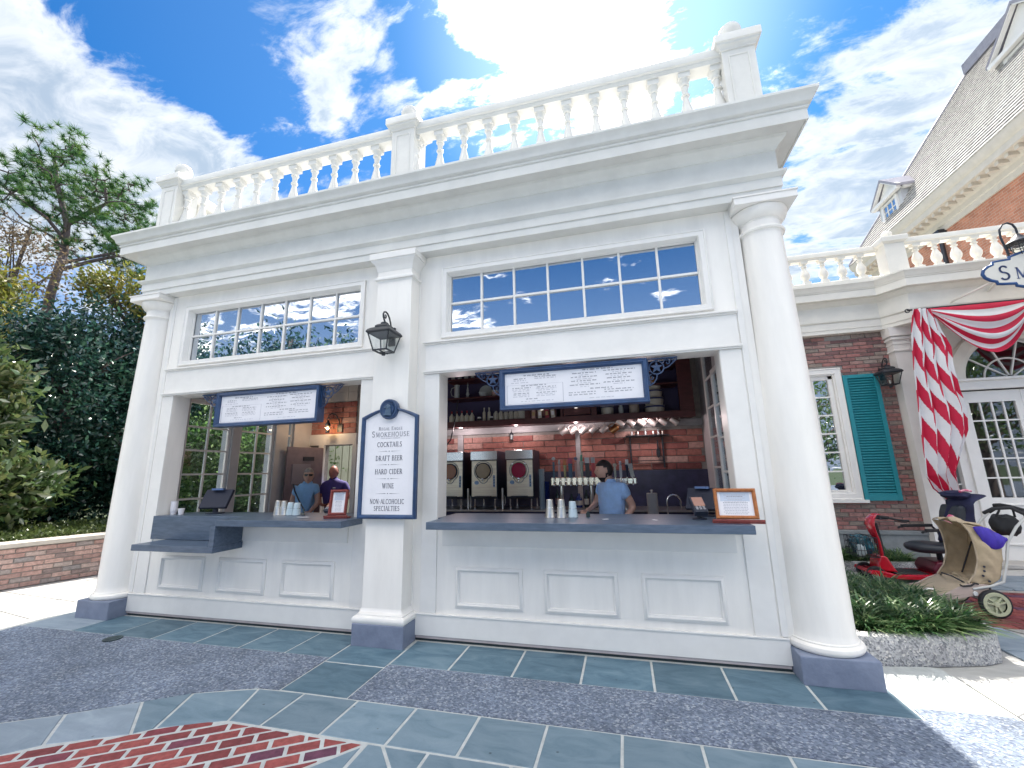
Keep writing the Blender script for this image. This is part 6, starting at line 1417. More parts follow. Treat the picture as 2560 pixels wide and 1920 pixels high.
leaf_door(7.535,8.298,4.46,4,5,.95,2.42,RW); leaf_door(8.302,9.075,4.46,4,5,.95,2.42,RW)
for (x0,x1) in ((7.09,7.33),(9.27,9.52)):
    for (z0,z1,nr) in ((.86,2.60,6),(2.82,3.42,2)):
        q = MB(); h = (z1-z0)/nr
        for j in range(nr+1): q.box(x0,x1,4.50,4.53,z0+j*h-.012,z0+j*h+.012)
        sd = q.build('sidelight', WHITE2, RW)
        for j in range(nr): p = MB(); dz = random.uniform(-.0015,.0015); p.add([(x0,4.52,z0+j*h),(x1,4.52,z0+j*h),(x1,4.52+dz,z0+j*h+h),(x0,4.52+dz,z0+j*h+h)],[(0,1,2,3)]); p.build('pane', DOORGL, sd)
# dim interior behind the entrance glass
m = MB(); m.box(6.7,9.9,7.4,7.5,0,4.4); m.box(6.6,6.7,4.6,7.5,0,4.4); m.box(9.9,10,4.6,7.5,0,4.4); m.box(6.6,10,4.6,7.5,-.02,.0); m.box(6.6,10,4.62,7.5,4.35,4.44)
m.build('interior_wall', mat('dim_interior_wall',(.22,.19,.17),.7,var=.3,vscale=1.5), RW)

# ---- oval hanging sign reading SMOKEHOUSE with its gooseneck lamp
SG = thing('hanging_sign', 'cream scalloped sign with blue edge starting SM at the right edge, over the striped drape', 'sign', (8.32,3.2,3.8))
cxs_, czs_ = 8.335, 4.095
half = [(0,.325),(.30,.318),(.52,.285),(.60,.262),(.64,.222),(.74,.222),(.865,.205),(.905,.13),(.93,.135),(.96,.10),(.985,.06),(1.02,.0)]
half = [(.0,.305),(.28,.300),(.50,.270),(.60,.235),(.66,.215),(.665,.180),(.80,.170),(.862,.163),(.868,.125),(.93,.10),(.985,.055),(1.005,.0)]
up = half; poly = [(cxs_+x, czs_+z_) for x, z_ in up[::-1]]+[(cxs_-x, czs_+z_) for x, z_ in up[1:]]+[(cxs_-x, czs_-z_) for x, z_ in up[::-1][1:]]+[(cxs_+x, czs_-z_) for x, z_ in up[1:-1]]
m = MB(); m.prism(poly, 3.185, 3.215, 'Y'); m.build('board', mat('sign_cream',(.66,.64,.58),.5,var=.03), SG)
m = MB(); m.tube([(x,3.20,z_) for x, z_ in poly]+[(poly[0][0],3.2,poly[0][1]),], .021, 8, caps=False); m.build('border', mat('sign_blue_edge',(.015,.065,.20),.4,var=.15), SG, smooth=60)
L_ = MB(); word(L_, 'SMOKEHOUSE', cxs_+.0, 3.975, .165, 3.1845, mi=0, sx=1.0, big=1.30, gap=.24, thick=.004); L_.build('lettering', mat('sign_blue_letters',(.05,.075,.19),.5), SG)
m = MB(); m.bar((7.9,3.2,4.40),(7.9,3.97,4.10),.03,.03); m.bar((8.8,3.2,4.40),(8.8,3.97,4.10),.03,.03); m.bar((7.52,3.25,4.02),(7.40,3.96,3.98),.025,.025,mi=0); m.bar((7.9,3.2,4.35),(8.8,3.2,4.35),.025,.03); m.build('bracket', CREAM, SG)
T = thing('sign_lamp', 'dark caged gooseneck lamp hooked over the top of the scalloped sign', 'lamp', (7.85,3.15,4.3))
q = MB(); q.tube([(7.685,3.20,4.27),(7.668,3.20,4.45),(7.645,3.20,4.62),(7.655,3.20,4.74),(7.70,3.20,4.815),(7.76,3.20,4.835),(7.815,3.20,4.80),(7.84,3.20,4.735),(7.842,3.20,4.66)], .013, 8)
q.lathe([(.155,.0),(.158,.012),(.12,.045),(.06,.085),(.045,.11),(.03,.12),(.02,.15)], (7.842,3.20,4.50), 22)
for k in range(8): a = R(45*k); q.tube([(7.842+.125*math.cos(a),3.2+.125*math.sin(a),4.50),(7.842+.120*math.cos(a),3.2+.12*math.sin(a),4.40),(7.842+.05*math.cos(a),3.2+.05*math.sin(a),4.325)], .005, 5)
for zq, rq in ((4.46,.124),(4.41,.121)): q.tube([(7.842+rq*math.cos(R(t)),3.2+rq*math.sin(R(t)),zq) for t in range(0,361,30)], .005, 5)
q.build('fitting', BLACKM, T, smooth=40)
q = MB(); q.lathe([(.05,-.14),(.09,-.10),(.095,-.02),(.06,.0)], (7.842,3.2,4.49), 18); q.build('glass', CLEAR2, T, smooth=60)

# ---- red and white swag with its folded tail
REDC_ = mat('red_bunting_cloth', (.50,.006,.045), .7, var=.06, vscale=9, bump=.2, bscale=120); WHC = mat('white_bunting_cloth', (.66,.66,.67), .75, var=.03, vscale=9, bump=.2, bscale=120)
DR = thing('striped_drape', 'red and white striped swag and cascading tail hung on a rod over the entrance', 'drape', (6.85,3.8,.85))
def swag(x0, x1, zt, sag, par):
    # stripes run along the swag, each stripe a fold of its own depth
    nu, nv = 40, 54; vs = []; fs = []; mi = []
    for j in range(nv+1):
        t = j/nv
        for i in range(nu+1):
            u = i/nu; s_ = 2*u-1
            g_ = (1-abs(s_)**1.9)
            drop = (.0 + sag*t**1.12)*g_
            gather = .10*t*(1-g_)**3
            x = x0+(x1-x0)*(u*(1-.035*t)+.0175*t) + .0; z_ = zt-drop-gather*.8-.012
            fold = math.sin(t*PI*6.2)*.036*(.25+g_)*t**.4
            y = 3.80-.02-.09*math.sin(PI*min(1,t*1.05))*g_-fold-.05*t*g_
            vs.append((x,y,z_))
    edges = [0,.16,.34,.47,.58,.68,.77,.85,.92,1.01]
    for j in range(nv):
        t = (j+.5)/nv; k = sum(1 for e in edges if t >= e)-1
        for i in range(nu): fs.append((j*(nu+1)+i,(j+1)*(nu+1)+i,(j+1)*(nu+1)+i+1,j*(nu+1)+i+1)); mi.append(k % 2)
    q = MB(); q.v = vs; q.f = fs; q.m = mi; o = q.build('swag', [REDC_, WHC], par, smooth=180); sm2 = o.modifiers.new('thick','SOLIDIFY'); sm2.thickness = .006; return o
swag(6.98, 8.28, 3.86, .78, DR); swag(8.30, 9.62, 3.86, .78, DR)
# tail: rows from the rod down to the tip; zig-zag folds in depth, stripes cross it on a slant
LE = [(6.75,3.851),(6.676,3.59),(6.624,3.296),(6.589,2.956),(6.568,2.622),(6.541,2.295),(6.51,2.0),(6.47,1.65),(6.43,1.30),(6.47,1.128),(6.605,.97),(6.655,.83)]
RE = [(7.031,3.834),(7.07,3.50),(7.13,3.20),(7.09,2.93),(7.098,2.523),(7.136,2.276),(7.10,1.95),(6.96,1.62),(6.846,1.353),(6.841,1.139),(6.778,.941),(6.660,.825)]
def interp(P, t):
    f_ = t*(len(P)-1); i = min(int(f_), len(P)-2); a = f_-i; return (P[i][0]*(1-a)+P[i+1][0]*a, P[i][1]*(1-a)+P[i+1][1]*a)
nu, nv = 140, 320; vs = []; fs = []; mi = []
for j in range(nv+1):
    t = j/nv; L0 = interp(LE, t); R0_ = interp(RE, t)
    for i in range(nu+1):
        u = i/nu; ph = u*3.6*2*PI
        x = L0[0]+(R0_[0]-L0[0])*u + .014*math.sin(ph*1.0+t*3)*math.sin(PI*u); z_ = L0[1]+(R0_[1]-L0[1])*u
        tri = 2*abs(((u*3.6+.12*math.sin(t*5)) % 1)-.5)
        y = 3.80-.02-.11*tri*(.55+.45*t)-.02*math.sin(t*9+u*5)
        vs.append((x,y,z_))
# stripe boundaries follow the cloth: across each fold they flip slant
for j in range(nv):
    for i in range(nu):
        u = (i+.5)/nu; t = (j+.5)/nv; f_ = (u*3.6+.12*math.sin(t*5)) % 1; z_ = interp(LE,t)[1]*(1-u)+interp(RE,t)[1]*u
        seg = int(u*3.6+.12*math.sin(t*5)); tri = 2*abs(f_-.5)
        s_ = z_ + .30*tri + .23*seg - .12*u; k = int(math.floor(s_/.31)); fs.append((j*(nu+1)+i,(j+1)*(nu+1)+i,(j+1)*(nu+1)+i+1,j*(nu+1)+i+1)); mi.append(k % 2)
q = MB(); q.v = vs; q.f = fs; q.m = mi; o = q.build('tail', [REDC_, WHC], DR, smooth=180); sm2 = o.modifiers.new('thick','SOLIDIFY'); sm2.thickness = .006
q = MB(); q.tube([(6.72,3.80,3.86),(9.75,3.80,3.86)], .014, 10); q.tube([(6.715+.028*math.cos(R(a)),3.80,3.85+.028*math.sin(R(a))) for a in range(0,361,30)], .008, 6); q.build('rod', BLACKM, DR, smooth=60)

# ================================================================== MAIN HOUSE BEHIND
MH = thing('brick_house', 'large orange brick house with steep wood-shingled roof and dormers rising behind the balustrade', 'house', (14,8,0))
def bricktex(name, c1, c2, mo, sc_=1):
    m = bpy.data.materials.new(name); m.use_nodes = True; t = m.node_tree; b = t.nodes['Principled BSDF']; b.inputs['Roughness'].default_value = .85
    g = t.nodes.new('ShaderNodeNewGeometry'); s_ = t.nodes.new('ShaderNodeSeparateXYZ'); t.links.new(g.outputs['Position'], s_.inputs[0]); c = t.nodes.new('ShaderNodeCombineXYZ')
    a = t.nodes.new('ShaderNodeMath'); a.operation = 'ADD'; t.links.new(s_.outputs[0], a.inputs[0]); t.links.new(s_.outputs[1], a.inputs[1]); t.links.new(a.outputs[0], c.inputs[0]); t.links.new(s_.outputs[2], c.inputs[1])
    k = t.nodes.new('ShaderNodeTexBrick'); t.links.new(c.outputs[0], k.inputs['Vector']); k.inputs['Scale'].default_value = 1; k.inputs['Brick Width'].default_value = .20; k.inputs['Row Height'].default_value = .066; k.inputs['Mortar Size'].default_value = .005
    k.inputs['Color1'].default_value = (*c1,1); k.inputs['Color2'].default_value = (*c2,1); k.inputs['Mortar'].default_value = (*mo,1); k.inputs['Bias'].default_value = -.2
    n = t.nodes.new('ShaderNodeTexNoise'); n.inputs['Scale'].default_value = 3; n.inputs['Detail'].default_value = 8; t.links.new(g.outputs['Position'], n.inputs[0]); r = t.nodes.new('ShaderNodeMapRange'); t.links.new(n.outputs['Fac'], r.inputs[0]); r.inputs[3].default_value = .6; r.inputs[4].default_value = 1.4
    h = t.nodes.new('ShaderNodeHueSaturation'); t.links.new(k.outputs['Color'], h.inputs['Color']); t.links.new(r.outputs[0], h.inputs['Value']); t.links.new(h.outputs[0], b.inputs['Base Color'])
    u = t.nodes.new('ShaderNodeBump'); u.inputs['Strength'].default_value = .6; u.inputs['Distance'].default_value = .01; t.links.new(k.outputs['Fac'], u.inputs['Height']); u.invert = True; t.links.new(u.outputs[0], b.inputs['Normal']); return m
OBR = bricktex('orange_house_brick', (.46,.20,.12), (.34,.13,.075), (.42,.33,.26))
XW, YF, YN = 11.0, 12.1, 3.5
m = MB(); m.box(XW,22,YN,YF,0,7.62); m.build('wall', OBR, MH)
m = MB(); hp = [(XW,YF),(XW,YN)]
m.sweep([(-.02,7.58),(.05,7.58),(.05,7.72),(.08,7.74),(.10,7.86),(.16,7.90),(.20,7.98),(.42,8.00),(.42,8.16),(.46,8.20),(.50,8.34),(.50,8.40),(-.3,8.46)][::1], [(22,YF),(XW,YF),(XW,YN),(22,YN)][::1]); m.build('cornice', mat('cream_cornice',(.55,.51,.44),.6,var=.05), MH, smooth=30)
for i in range(36):
    y = YN+.2+i*.25; q = MB(); q.box(XW-.36,XW-.10,y-.05,y+.05,7.90,7.995); q.build('modillion', bpy.data.materials['cream_cornice'], MH)
m = MB(); m.tube([(XW-.12,9.0,4.5),(XW-.12,9.0,7.6)], .05, 10); m.box(XW-.2,XW-.02,8.9,9.1,7.45,7.62); m.build('downpipe', BLACKM, MH, smooth=50)
# roof: steep shingled slopes, hip at the far end, built as overlapping courses
SHG = mat('weathered_wood_shingle', (.40,.385,.375), .85, var=.28, vscale=2.5, bump=.4, bscale=30, stretch=(1,5,1))
e0 = Vector((XW-.48, YF+.48, 8.42)); sx_, sz_ = 2.55, 4.6    # slope: 2.55 in, 4.6 up
rf = MB(); nC = 36
for k in range(nC):
    t0, t1 = k/nC, (k+1)/nC
    x0 = e0.x+sx_*t0; z0 = e0.z+sz_*t0; x1 = e0.x+sx_*t1+.012; z1 = e0.z+sz_*t1+.02
    ya, yb = YF+.48-3.0*t0, YF+.48-3.0*t1
    yn = YN-.48
    lip = .045
    rf.add([(x0-lip,ya,z0),(x0-lip,yn,z0),(x1,yn,z1),(x1,yb,z1),(x0,ya,z0-.03),(x0,yn,z0-.03)], [(0,1,2,3),(4,5,1,0)])
    rf.add([(x0-lip,ya,z0),(x1,yb,z1),(24,yb,z1),(24,ya,z0)], [(0,1,2,3)])
o = rf.build('shingles', SHG, MH); o['kind'] = 'stuff'
m = MB(); m.tube([(XW-.48,YF+.48,8.44),(XW-.48+sx_,YF+.48-3.0,8.44+sz_)], .06, 8); m.build('hip_cap', mat('lead_grey',(.30,.29,.33),.5,var=.1), MH, smooth=50)
LEAD = bpy.data.materials['lead_grey']
m = MB(); pts = [(11.0,9.25,8.40),(11.6,9.22,9.55),(12.2,9.05,10.6),(13.1,8.9,12.25)]; m.tube([(a-.10,b,c+.05) for a,b,c in pts], .018, 6); m.build('lightning_cable', BLACKM, MH, smooth=50)
# dormer: front faces -X
def dormer(x, y0, y1, z0, z1, za, par, deep):
    ov = .16; yc = (y0+y1)/2
    q = MB(); q.box(x,x+deep,y0,y1,z0,z1); w1 = q.build('dormer', mat('dormer_grey_paint',(.55,.56,.58),.5,var=.04) if 'dormer_grey_paint' not in bpy.data.materials else bpy.data.materials['dormer_grey_paint'], par)
    q = MB(); X0 = x-ov
    q.add([(X0,y0-ov,z1-.02),(X0,y1+ov,z1-.02),(X0,yc,za),(x+deep,y0-ov,z1-.02),(x+deep,y1+ov,z1-.02),(x+deep,yc,za),(X0,y0-ov,z1+.06),(X0,y1+ov,z1+.06),(X0,yc,za+.09),(x+deep,y0-ov,z1+.06),(x+deep,y1+ov,z1+.06),(x+deep,yc,za+.09)],
          [(0,3,5,2),(1,2,5,4),(6,8,11,9),(7,10,11,8),(0,6,9,3),(1,4,10,7),(3,9,11,5),(4,5,11,10),(0,2,8,6),(1,7,8,2)])
    q.build('dormer_roof', LEAD, w1)
    q = MB(); q.add([(x-.02,y0,z1),(x-.02,y1,z1),(x-.02,yc,za-.04)], [(0,2,1)]); q.bar((x-.10,y0-.12,z1-.02),(x-.10,y1+.12,z1-.02),.12,.10); q.bar((x-.10,y0-.14,z1+.02),(x-.10,yc,za+.02),.10,.09); q.bar((x-.10,y1+.14,z1+.02),(x-.10,yc,za+.02),.10,.09); q.bar((x+.02,y0-.08,z1-.03),(x+deep,y0-.08,z1-.03),.10,.08)
    q.build('pediment', WHITE2, w1)
    wy0, wy1, wz0, wz1 = y0+.20, y1-.20, z0+.15, z1-.14
    q = MB(); 
    for yy_ in (wy0,wy1): q.box(x-.05,x+.01,yy_-.05,yy_+.05,wz0-.05,wz1+.05)
    for zz_ in (wz0,wz1,(wz0+wz1)/2): q.box(x-.048,x+.01,wy0,wy1,zz_-.035,zz_+.035)
    for i in (1,2): q.box(x-.035,x+.01,wy0+(wy1-wy0)*i/3-.012,wy0+(wy1-wy0)*i/3+.012,wz0,wz1)
    for i in (1,3): q.box(x-.034,x+.01,wy0,wy1,wz0+(wz1-wz0)*i/4-.012,wz0+(wz1-wz0)*i/4+.012)
    q.build('window_frame', WHITE2, w1); q = MB(); q.box(x-.02,x-.005,wy0,wy1,wz0,wz1); q.build('pane', bpy.data.materials['house_pane'], w1)
    q = MB(); q.prism([(x+.35,z0+.05),(x+.95,z1-.30),(x+.95,z1-.05),(x+.62,z1-.10)], y0-.03, y0-.005, 'Y')  # dark wedge set just off the near cheek
    q.build('cheek_wedge', mat('dark_wedge',(.05,.07,.10),.5) if 'dark_wedge' not in bpy.data.materials else bpy.data.materials['dark_wedge'], w1)
dormer(10.95, 10.1, 11.2, 8.45, 9.75, 10.35, MH, 1.5)
dormer(12.0, 6.0, 7.62, 9.9, 11.25, 12.1, MH, 2.2)
m = MB(); m.box(13.2,24,YN-.3,YF-2.6,12.9,13.05); m.box(12.9,13.3,YN-.3,YF-2.4,12.86,13.2); m.build('roof_deck', LEAD, MH)
# far roof lamp / small dark roof objects seen between the balusters
T = thing('roof_floodlight', 'small grey floodlight box on the wing roof seen between the balusters', 'floodlight', (5.9,5.2,4.56))
q = MB(); q.prism([(5.75,4.78),(6.05,4.75),(6.12,4.95),(5.70,4.97)], 5.1, 5.3, 'Y'); q.build('housing', DARKP, T, bevel=.01); q = MB(); q.tube([(5.9,5.2,4.55),(5.9,5.2,4.77)], .02, 8); q.build('stand', DARKP, T, smooth=50); q = MB(); q.prism([(5.78,4.80),(6.03,4.78),(6.07,4.93),(5.75,4.945)], 5.095, 5.1005, 'Y'); q.build('lens', CLEAR2, T)
T = thing('roof_floodlight', 'grey floodlight box nearer the white pedestal on the wing roof', 'floodlight', (5.6,5.2,4.56))
q = MB(); q.prism([(5.30,4.82),(5.55,4.78),(5.64,4.93),(5.33,4.99)], 5.1, 5.3, 'Y'); q.build('housing', mat('pale_grey_housing',(.35,.36,.37),.5), T, bevel=.01); q = MB(); q.tube([(5.45,5.2,4.55),(5.45,5.2,4.80)], .02, 8); q.build('stand', DARKP, T, smooth=50)
# ================================================================== RIGHT FOREGROUND: planters, pavers, scooter, stroller
PC = speckle('pebbled_kerb', (.36,.36,.37), (.15,.16,.18), (.58,.56,.53)); SOIL = mat('dark_mulch', (.03,.022,.018), .95, var=.4, vscale=30, bump=.6)
def planter(label, outer, th, h):
    T = thing('planter', label, 'planter', (outer[0][0], outer[0][1], 0))
    P = [Vector(p) for p in outer]; n = len(P)
    prof = [(0,0),(.004,.02),(.0,h-.03),(-.010,h-.008),(-.028,h),(-th+.02,h),(-th+.006,h-.008),(-th,h-.03),(-th,.02)]
    m = MB(); m.sweep(prof, outer, closed=True); m.build('kerb', PC, T, smooth=40)
    inner_ = []
    for i in range(n):
        d0 = (P[i]-P[i-1]).normalized(); d1 = (P[(i+1)%n]-P[i]).normalized(); n0 = Vector((-d0.y,d0.x)); n1 = Vector((-d1.y,d1.x)); q = (n0+n1)/max(.3,1+n0.dot(n1)); inner_.append(P[i]+q*(th-.01))
    m = MB(); m.prism([tuple(p) for p in inner_], .0, h-.05); m.build('soil', SOIL, T)
    return T, inner_
pl1, in1 = planter('kerbed planter with rounded corner beside the right column', [(3.80,.24),(4.05,.26),(4.40,.33),(4.72,.42),(4.86,.50),(4.94,.62),(4.98,.80),(4.97,1.25),(4.93,1.75),(4.80,2.05),(4.55,2.15),(3.80,2.15)], .115, .205)
pl2, in2 = planter('far kerbed planting bed along the stone base of the brick wing', [(3.9,3.42),(6.2,3.62),(6.28,3.72),(6.28,4.30),(3.9,4.30)], .10, .13)
def blades(name, polys, count, L, zb, mats, seed, width=.010):
    rs = np.random.RandomState(seed); V = []; F = []; A = []; cxp = sum(p[0] for p in polys)/len(polys); cyp = sum(p[1] for p in polys)/len(polys); polys = [(cxp+(p[0]-cxp)*.90, cyp+(p[1]-cyp)*.90) for p in polys]
    def inpoly(x, y, P):
        c = False; n = len(P)
        for i in range(n):
            x0,y0 = P[i][0],P[i][1]; x1,y1 = P[(i+1)%n][0],P[(i+1)%n][1]
            if (y0 > y) != (y1 > y) and x < (x1-x0)*(y-y0)/(y1-y0)+x0: c = not c
        return c
    xs_ = [p[0] for p in polys]; ys_ = [p[1] for p in polys]; k = 0
    tufts = []
    while len(tufts) < count//34:
        x = rs.uniform(min(xs_), max(xs_)); y = rs.uniform(min(ys_), max(ys_))
        if inpoly(x, y, polys): tufts.append((x, y))
    for (tx_, ty_) in tufts:
        tint = rs.uniform(0,.35); sc_ = rs.uniform(.8,1.15)
        for b in range(34):
            a = rs.uniform(0, 2*PI); l = L*sc_*rs.uniform(.6,1.15); w_ = width*rs.uniform(.7,1.2); up_ = rs.uniform(.50,.95); dx, dy = math.cos(a), math.sin(a); sxx, syy = -dy*w_/2, dx*w_/2
            x = tx_+rs.normal(0,.025); y = ty_+rs.normal(0,.025); o = len(V); S_ = 5; rr = rs.uniform(0,1)**1.4
            for s_ in range(S_+1):
                t = s_/S_; ho = l*(1-up_)*t*1.6+l*.42*t*t; hz = l*up_*(t-.52*t*t*(1.25-up_+.5)); ww = 1 if s_ < S_-1 else (.6 if s_ == S_-1 else .08)
                V.append((x+dx*ho-sxx*ww, y+dy*ho-syy*ww, zb+hz)); V.append((x+dx*ho+sxx*ww, y+dy*ho+syy*ww, zb+hz))
            for s_ in range(S_): F.append((o+2*s_,o+2*s_+1,o+2*s_+3,o+2*s_+2)); A.append(min(1, tint+rr*.7))
    me = bpy.data.meshes.new(name); me.from_pydata(V, [], F); me.materials.append(mats); at_ = me.attributes.new('rnd', 'FLOAT', 'FACE'); at_.data.foreach_set('value', A)
    o = bpy.data.objects.new(name, me); COL.objects.link(o); return o
LIR = leafmat('liriope_blade', (.02,.065,.03), (.05,.12,.035), (.26,.32,.16), rough=.28, transl=.35)
tag(blades('liriope', [tuple(p) for p in in1], 11500, .33, .165, LIR, 3, .013), 'dense arching dark green liriope with pale edges filling the near planter', 'ground cover', kind='stuff')
tag(blades('liriope', [tuple(p) for p in in2], 5200, .30, .09, LIR, 5, .013), 'dark green liriope growing in the far bed against the stone base', 'ground cover', kind='stuff')
# red brick walk on the far right
RBM = brickmesh(.195,.093,.010,'brick',REDB,.004); cb_ = 0
bed = MB(); bed.prism([(5.55,1.10),(9.5,1.10),(9.5,2.75),(5.55,2.75),(5.30,2.4),(5.30,1.6)], -.005, .004); bed.build('brick_bed', MORTAR, pavement)
for r_ in range(16):
    for k in range(20):
        x = 5.45+k*.205+(r_%2)*.1; y = 1.16+r_*.102
        if x < 5.42 or (y < 1.3 and x < 5.62) or cb_ >= 300: continue
        cb_ += 1; inst(RBM, 'brick', pavement, (x,y,random.uniform(-.001,.001)+.002))
for (a,b,c,d) in ((5.0,5.42,.75,1.25),(5.0,5.42,1.25,1.75),(5.0,5.42,1.75,2.25)): slab(rc(a+.03,b,c,d), SLABG, top=.010)
slab([(5.03,.45),(5.5,.45),(5.75,.75),(5.40,.75),(5.03,.75)], SLABG, top=.010); slab([(5.5,.45),(6.4,.45),(6.4,1.06),(5.6,1.06),(5.45,.78),(5.75,.75)], SLABG, top=.010)
for x in (6.4,7.0,7.6): slab(rc(x,x+.6,.45,1.06), SLABG, top=.010)
for i in range(7):
    for j in range(2): slab(rc(5.3+i*.62,5.92+i*.62,2.79+j*.40,3.19+j*.40), SLABG, top=.008)
# door mat step
q = MB(); q.box(6.95,9.6,4.05,4.44,.0,.05); tag(q.build('door_step', CONC, None, bevel=.008), 'low concrete step in front of the glazed entrance', 'step')

# ---- mobility scooter, facing left
REDP = mat('red_scooter_paint', (.48,.008,.022), .22, var=.06, coat=.5); RUB = mat('black_rubber', (.018,.018,.020), .75, var=.15)
SC = thing('mobility_scooter', 'red mobility scooter with black swivel seat parked between the two planting beds', 'mobility scooter', (5.7,3.0,0)); ys = 3.0
def wheel(par, x, y, r_, w_, hubm, name='wheel', spokes=0):
    q = MB(); q.lathe([(r_*.60,-w_/2),(r_*.9,-w_/2),(r_*.98,-w_*.35),(r_,-w_*.12),(r_,w_*.12),(r_*.98,w_*.35),(r_*.9,w_/2),(r_*.60,w_/2)], (x,y,r_+.010), 32, axis='Y', caps=False); o = q.build(name, RUB, par, smooth=35)
    q = MB()
    if spokes:
        q.lathe([(r_*.60,-w_/2-.001),(r_*.82,-w_/2-.004),(r_*.84,-w_/2),(r_*.84,w_/2),(r_*.6,w_/2)], (x,y,r_+.010), 32, axis='Y', caps=False); q.lathe([(.001,-w_*.6),(r_*.16,-w_*.6),(r_*.20,-w_*.4),(r_*.2,w_*.4)], (x,y,r_+.010), 16, axis='Y')
        q.lathe([(.001,-.002),(r_*.62,-.002),(r_*.62,.004),(.001,.004)], (x,y,r_+.010), 28, axis='Y')
        for k in range(spokes):
            a = 2*PI*k/spokes+.6
            for da in (-.30,.30): q.bar((x+r_*.16*math.cos(a+da*1.5),y-w_*.30,r_+.010+r_*.16*math.sin(a+da*1.5)),(x+r_*.66*math.cos(a+da),y-w_*.30,r_+.010+r_*.66*math.sin(a+da)),.014,.016,up=(0,1,0))
    else: q.lathe([(.001,-w_*.45),(r_*.35,-w_*.5),(r_*.6,-w_*.42),(r_*.6,w_*.42),(r_*.35,w_*.5),(.001,w_*.45)], (x,y,r_+.010), 24, axis='Y')
    q.build('rim', hubm, o, smooth=35); return o
for dy in (-.16,.16): wheel(SC, 6.12, ys+dy, .115, .07, STEEL)
for dy in (-.13,.13): wheel(SC, 5.22, ys+dy, .10, .06, STEEL)
q = MB(); q.prism([(5.12,.13),(5.22,.10),(5.42,.075),(5.95,.075),(6.02,.11),(6.02,.145),(5.42,.125),(5.26,.165),(5.14,.17)], ys-.21, ys+.21, 'Y'); q.build('deck', REDP, SC, bevel=.012)
q = MB(); q.box(5.42,5.93,ys-.17,ys+.17,.127,.137); q.build('floor_mat', RUB, SC, bevel=.004)
q = MB(); q.prism([(5.26,.16),(5.48,.13),(5.44,.20),(5.39,.31),(5.37,.33),(5.31,.33),(5.28,.26)], ys-.11, ys+.11, 'Y'); q.build('front_shroud', REDP, SC, bevel=.018, seg=3)
# tiller: curved tapered cowl
tp = [(5.375,.32),(5.370,.42),(5.350,.53),(5.318,.62),(5.305,.71),(5.325,.79),(5.372,.835),(5.425,.828)]; tw = [.026,.028,.040,.056,.064,.062,.050,.028]; td = [.020,.022,.030,.036,.040,.042,.036,.02]
q = MB(); vs = []; n = 14
for (x, z_), a, b in zip(tp, tw, td):
    for k in range(n): t = 2*PI*k/n; vs.append((x+b*math.cos(t), ys+a*1.5*math.sin(t), z_+b*.35*math.cos(t)*(1 if z_ > .75 else 0)))
q.add(vs, [(j*n+k,j*n+(k+1)%n,(j+1)*n+(k+1)%n,(j+1)*n+k) for j in range(len(tp)-1) for k in range(n)]+[tuple(range(n))[::-1], tuple(range((len(tp)-1)*n,len(tp)*n))]); q.build('tiller_cowl', REDP, SC, smooth=60)
q = MB(); q.tube([(5.40,ys,.33),(5.395,ys,.45),(5.385,ys,.60),(5.372,ys,.72)], .020, 8); q.build('tiller_post', RUB, SC, smooth=50)
for s_ in (-1,1): q = MB(); q.tube([(5.40,ys+s_*.04,.805),(5.46,ys+s_*.15,.80),(5.54,ys+s_*.21,.785),(5.64,ys+s_*.215,.775)], .013, 8); q.tube([(5.49,ys+s_*.20,.772),(5.62,ys+s_*.20,.752)], .006, 6); q.build('handlebar', RUB, SC, smooth=50)
q = MB(); q.box(5.385,5.47,ys-.09,ys+.09,.775,.80); q.build('control_console', DARKP, SC, bevel=.01)
q = MB(); q.prism([(5.82,.14),(6.22,.14),(6.22,.24),(6.14,.285),(5.86,.285),(5.80,.20)], ys-.19, ys+.19, 'Y'); q.build('motor_cover', mat('dark_red_paint',(.10,.006,.02),.3), SC, bevel=.02, seg=3)
q = MB(); q.box(6.0,6.2,ys-.20,ys+.20,.19,.235); q.build('tail_panel', REDP, SC, bevel=.01)
q = MB(); q.tube([(6.0,ys,.27),(6.0,ys,.37)], .03, 12); q.build('seat_post', RUB, SC, smooth=50)
q = MB(); q.lathe([(.02,-.055),(.16,-.052),(.215,-.03),(.232,.0),(.225,.035),(.17,.062),(.05,.068)], (5.90,ys,.43), 28, sx=1.05, sy=.9); q.build('seat_cushion', mat('black_vinyl',(.022,.027,.035),.42,var=.15), SC, smooth=60)
q = MB(); q.prism([(6.10,.44),(6.19,.46),(6.30,.84),(6.29,.95),(6.22,.96),(6.18,.86)], ys-.17, ys+.17, 'Y'); q.build('backrest', bpy.data.materials['black_vinyl'], SC, bevel=.03, seg=3)
for s_ in (-1,1): q = MB(); q.bar((5.78,ys+s_*.24,.665),(6.12,ys+s_*.24,.675),.05,.035); q.tube([(6.12,ys+s_*.24,.66),(6.16,ys+s_*.22,.60),(6.16,ys+s_*.18,.48)], .013, 8); q.tube([(5.79,ys+s_*.24,.655),(5.755,ys+s_*.24,.65),(5.735,ys+s_*.24,.635)], .014, 8); q.build('armrest', RUB, SC, bevel=.008)
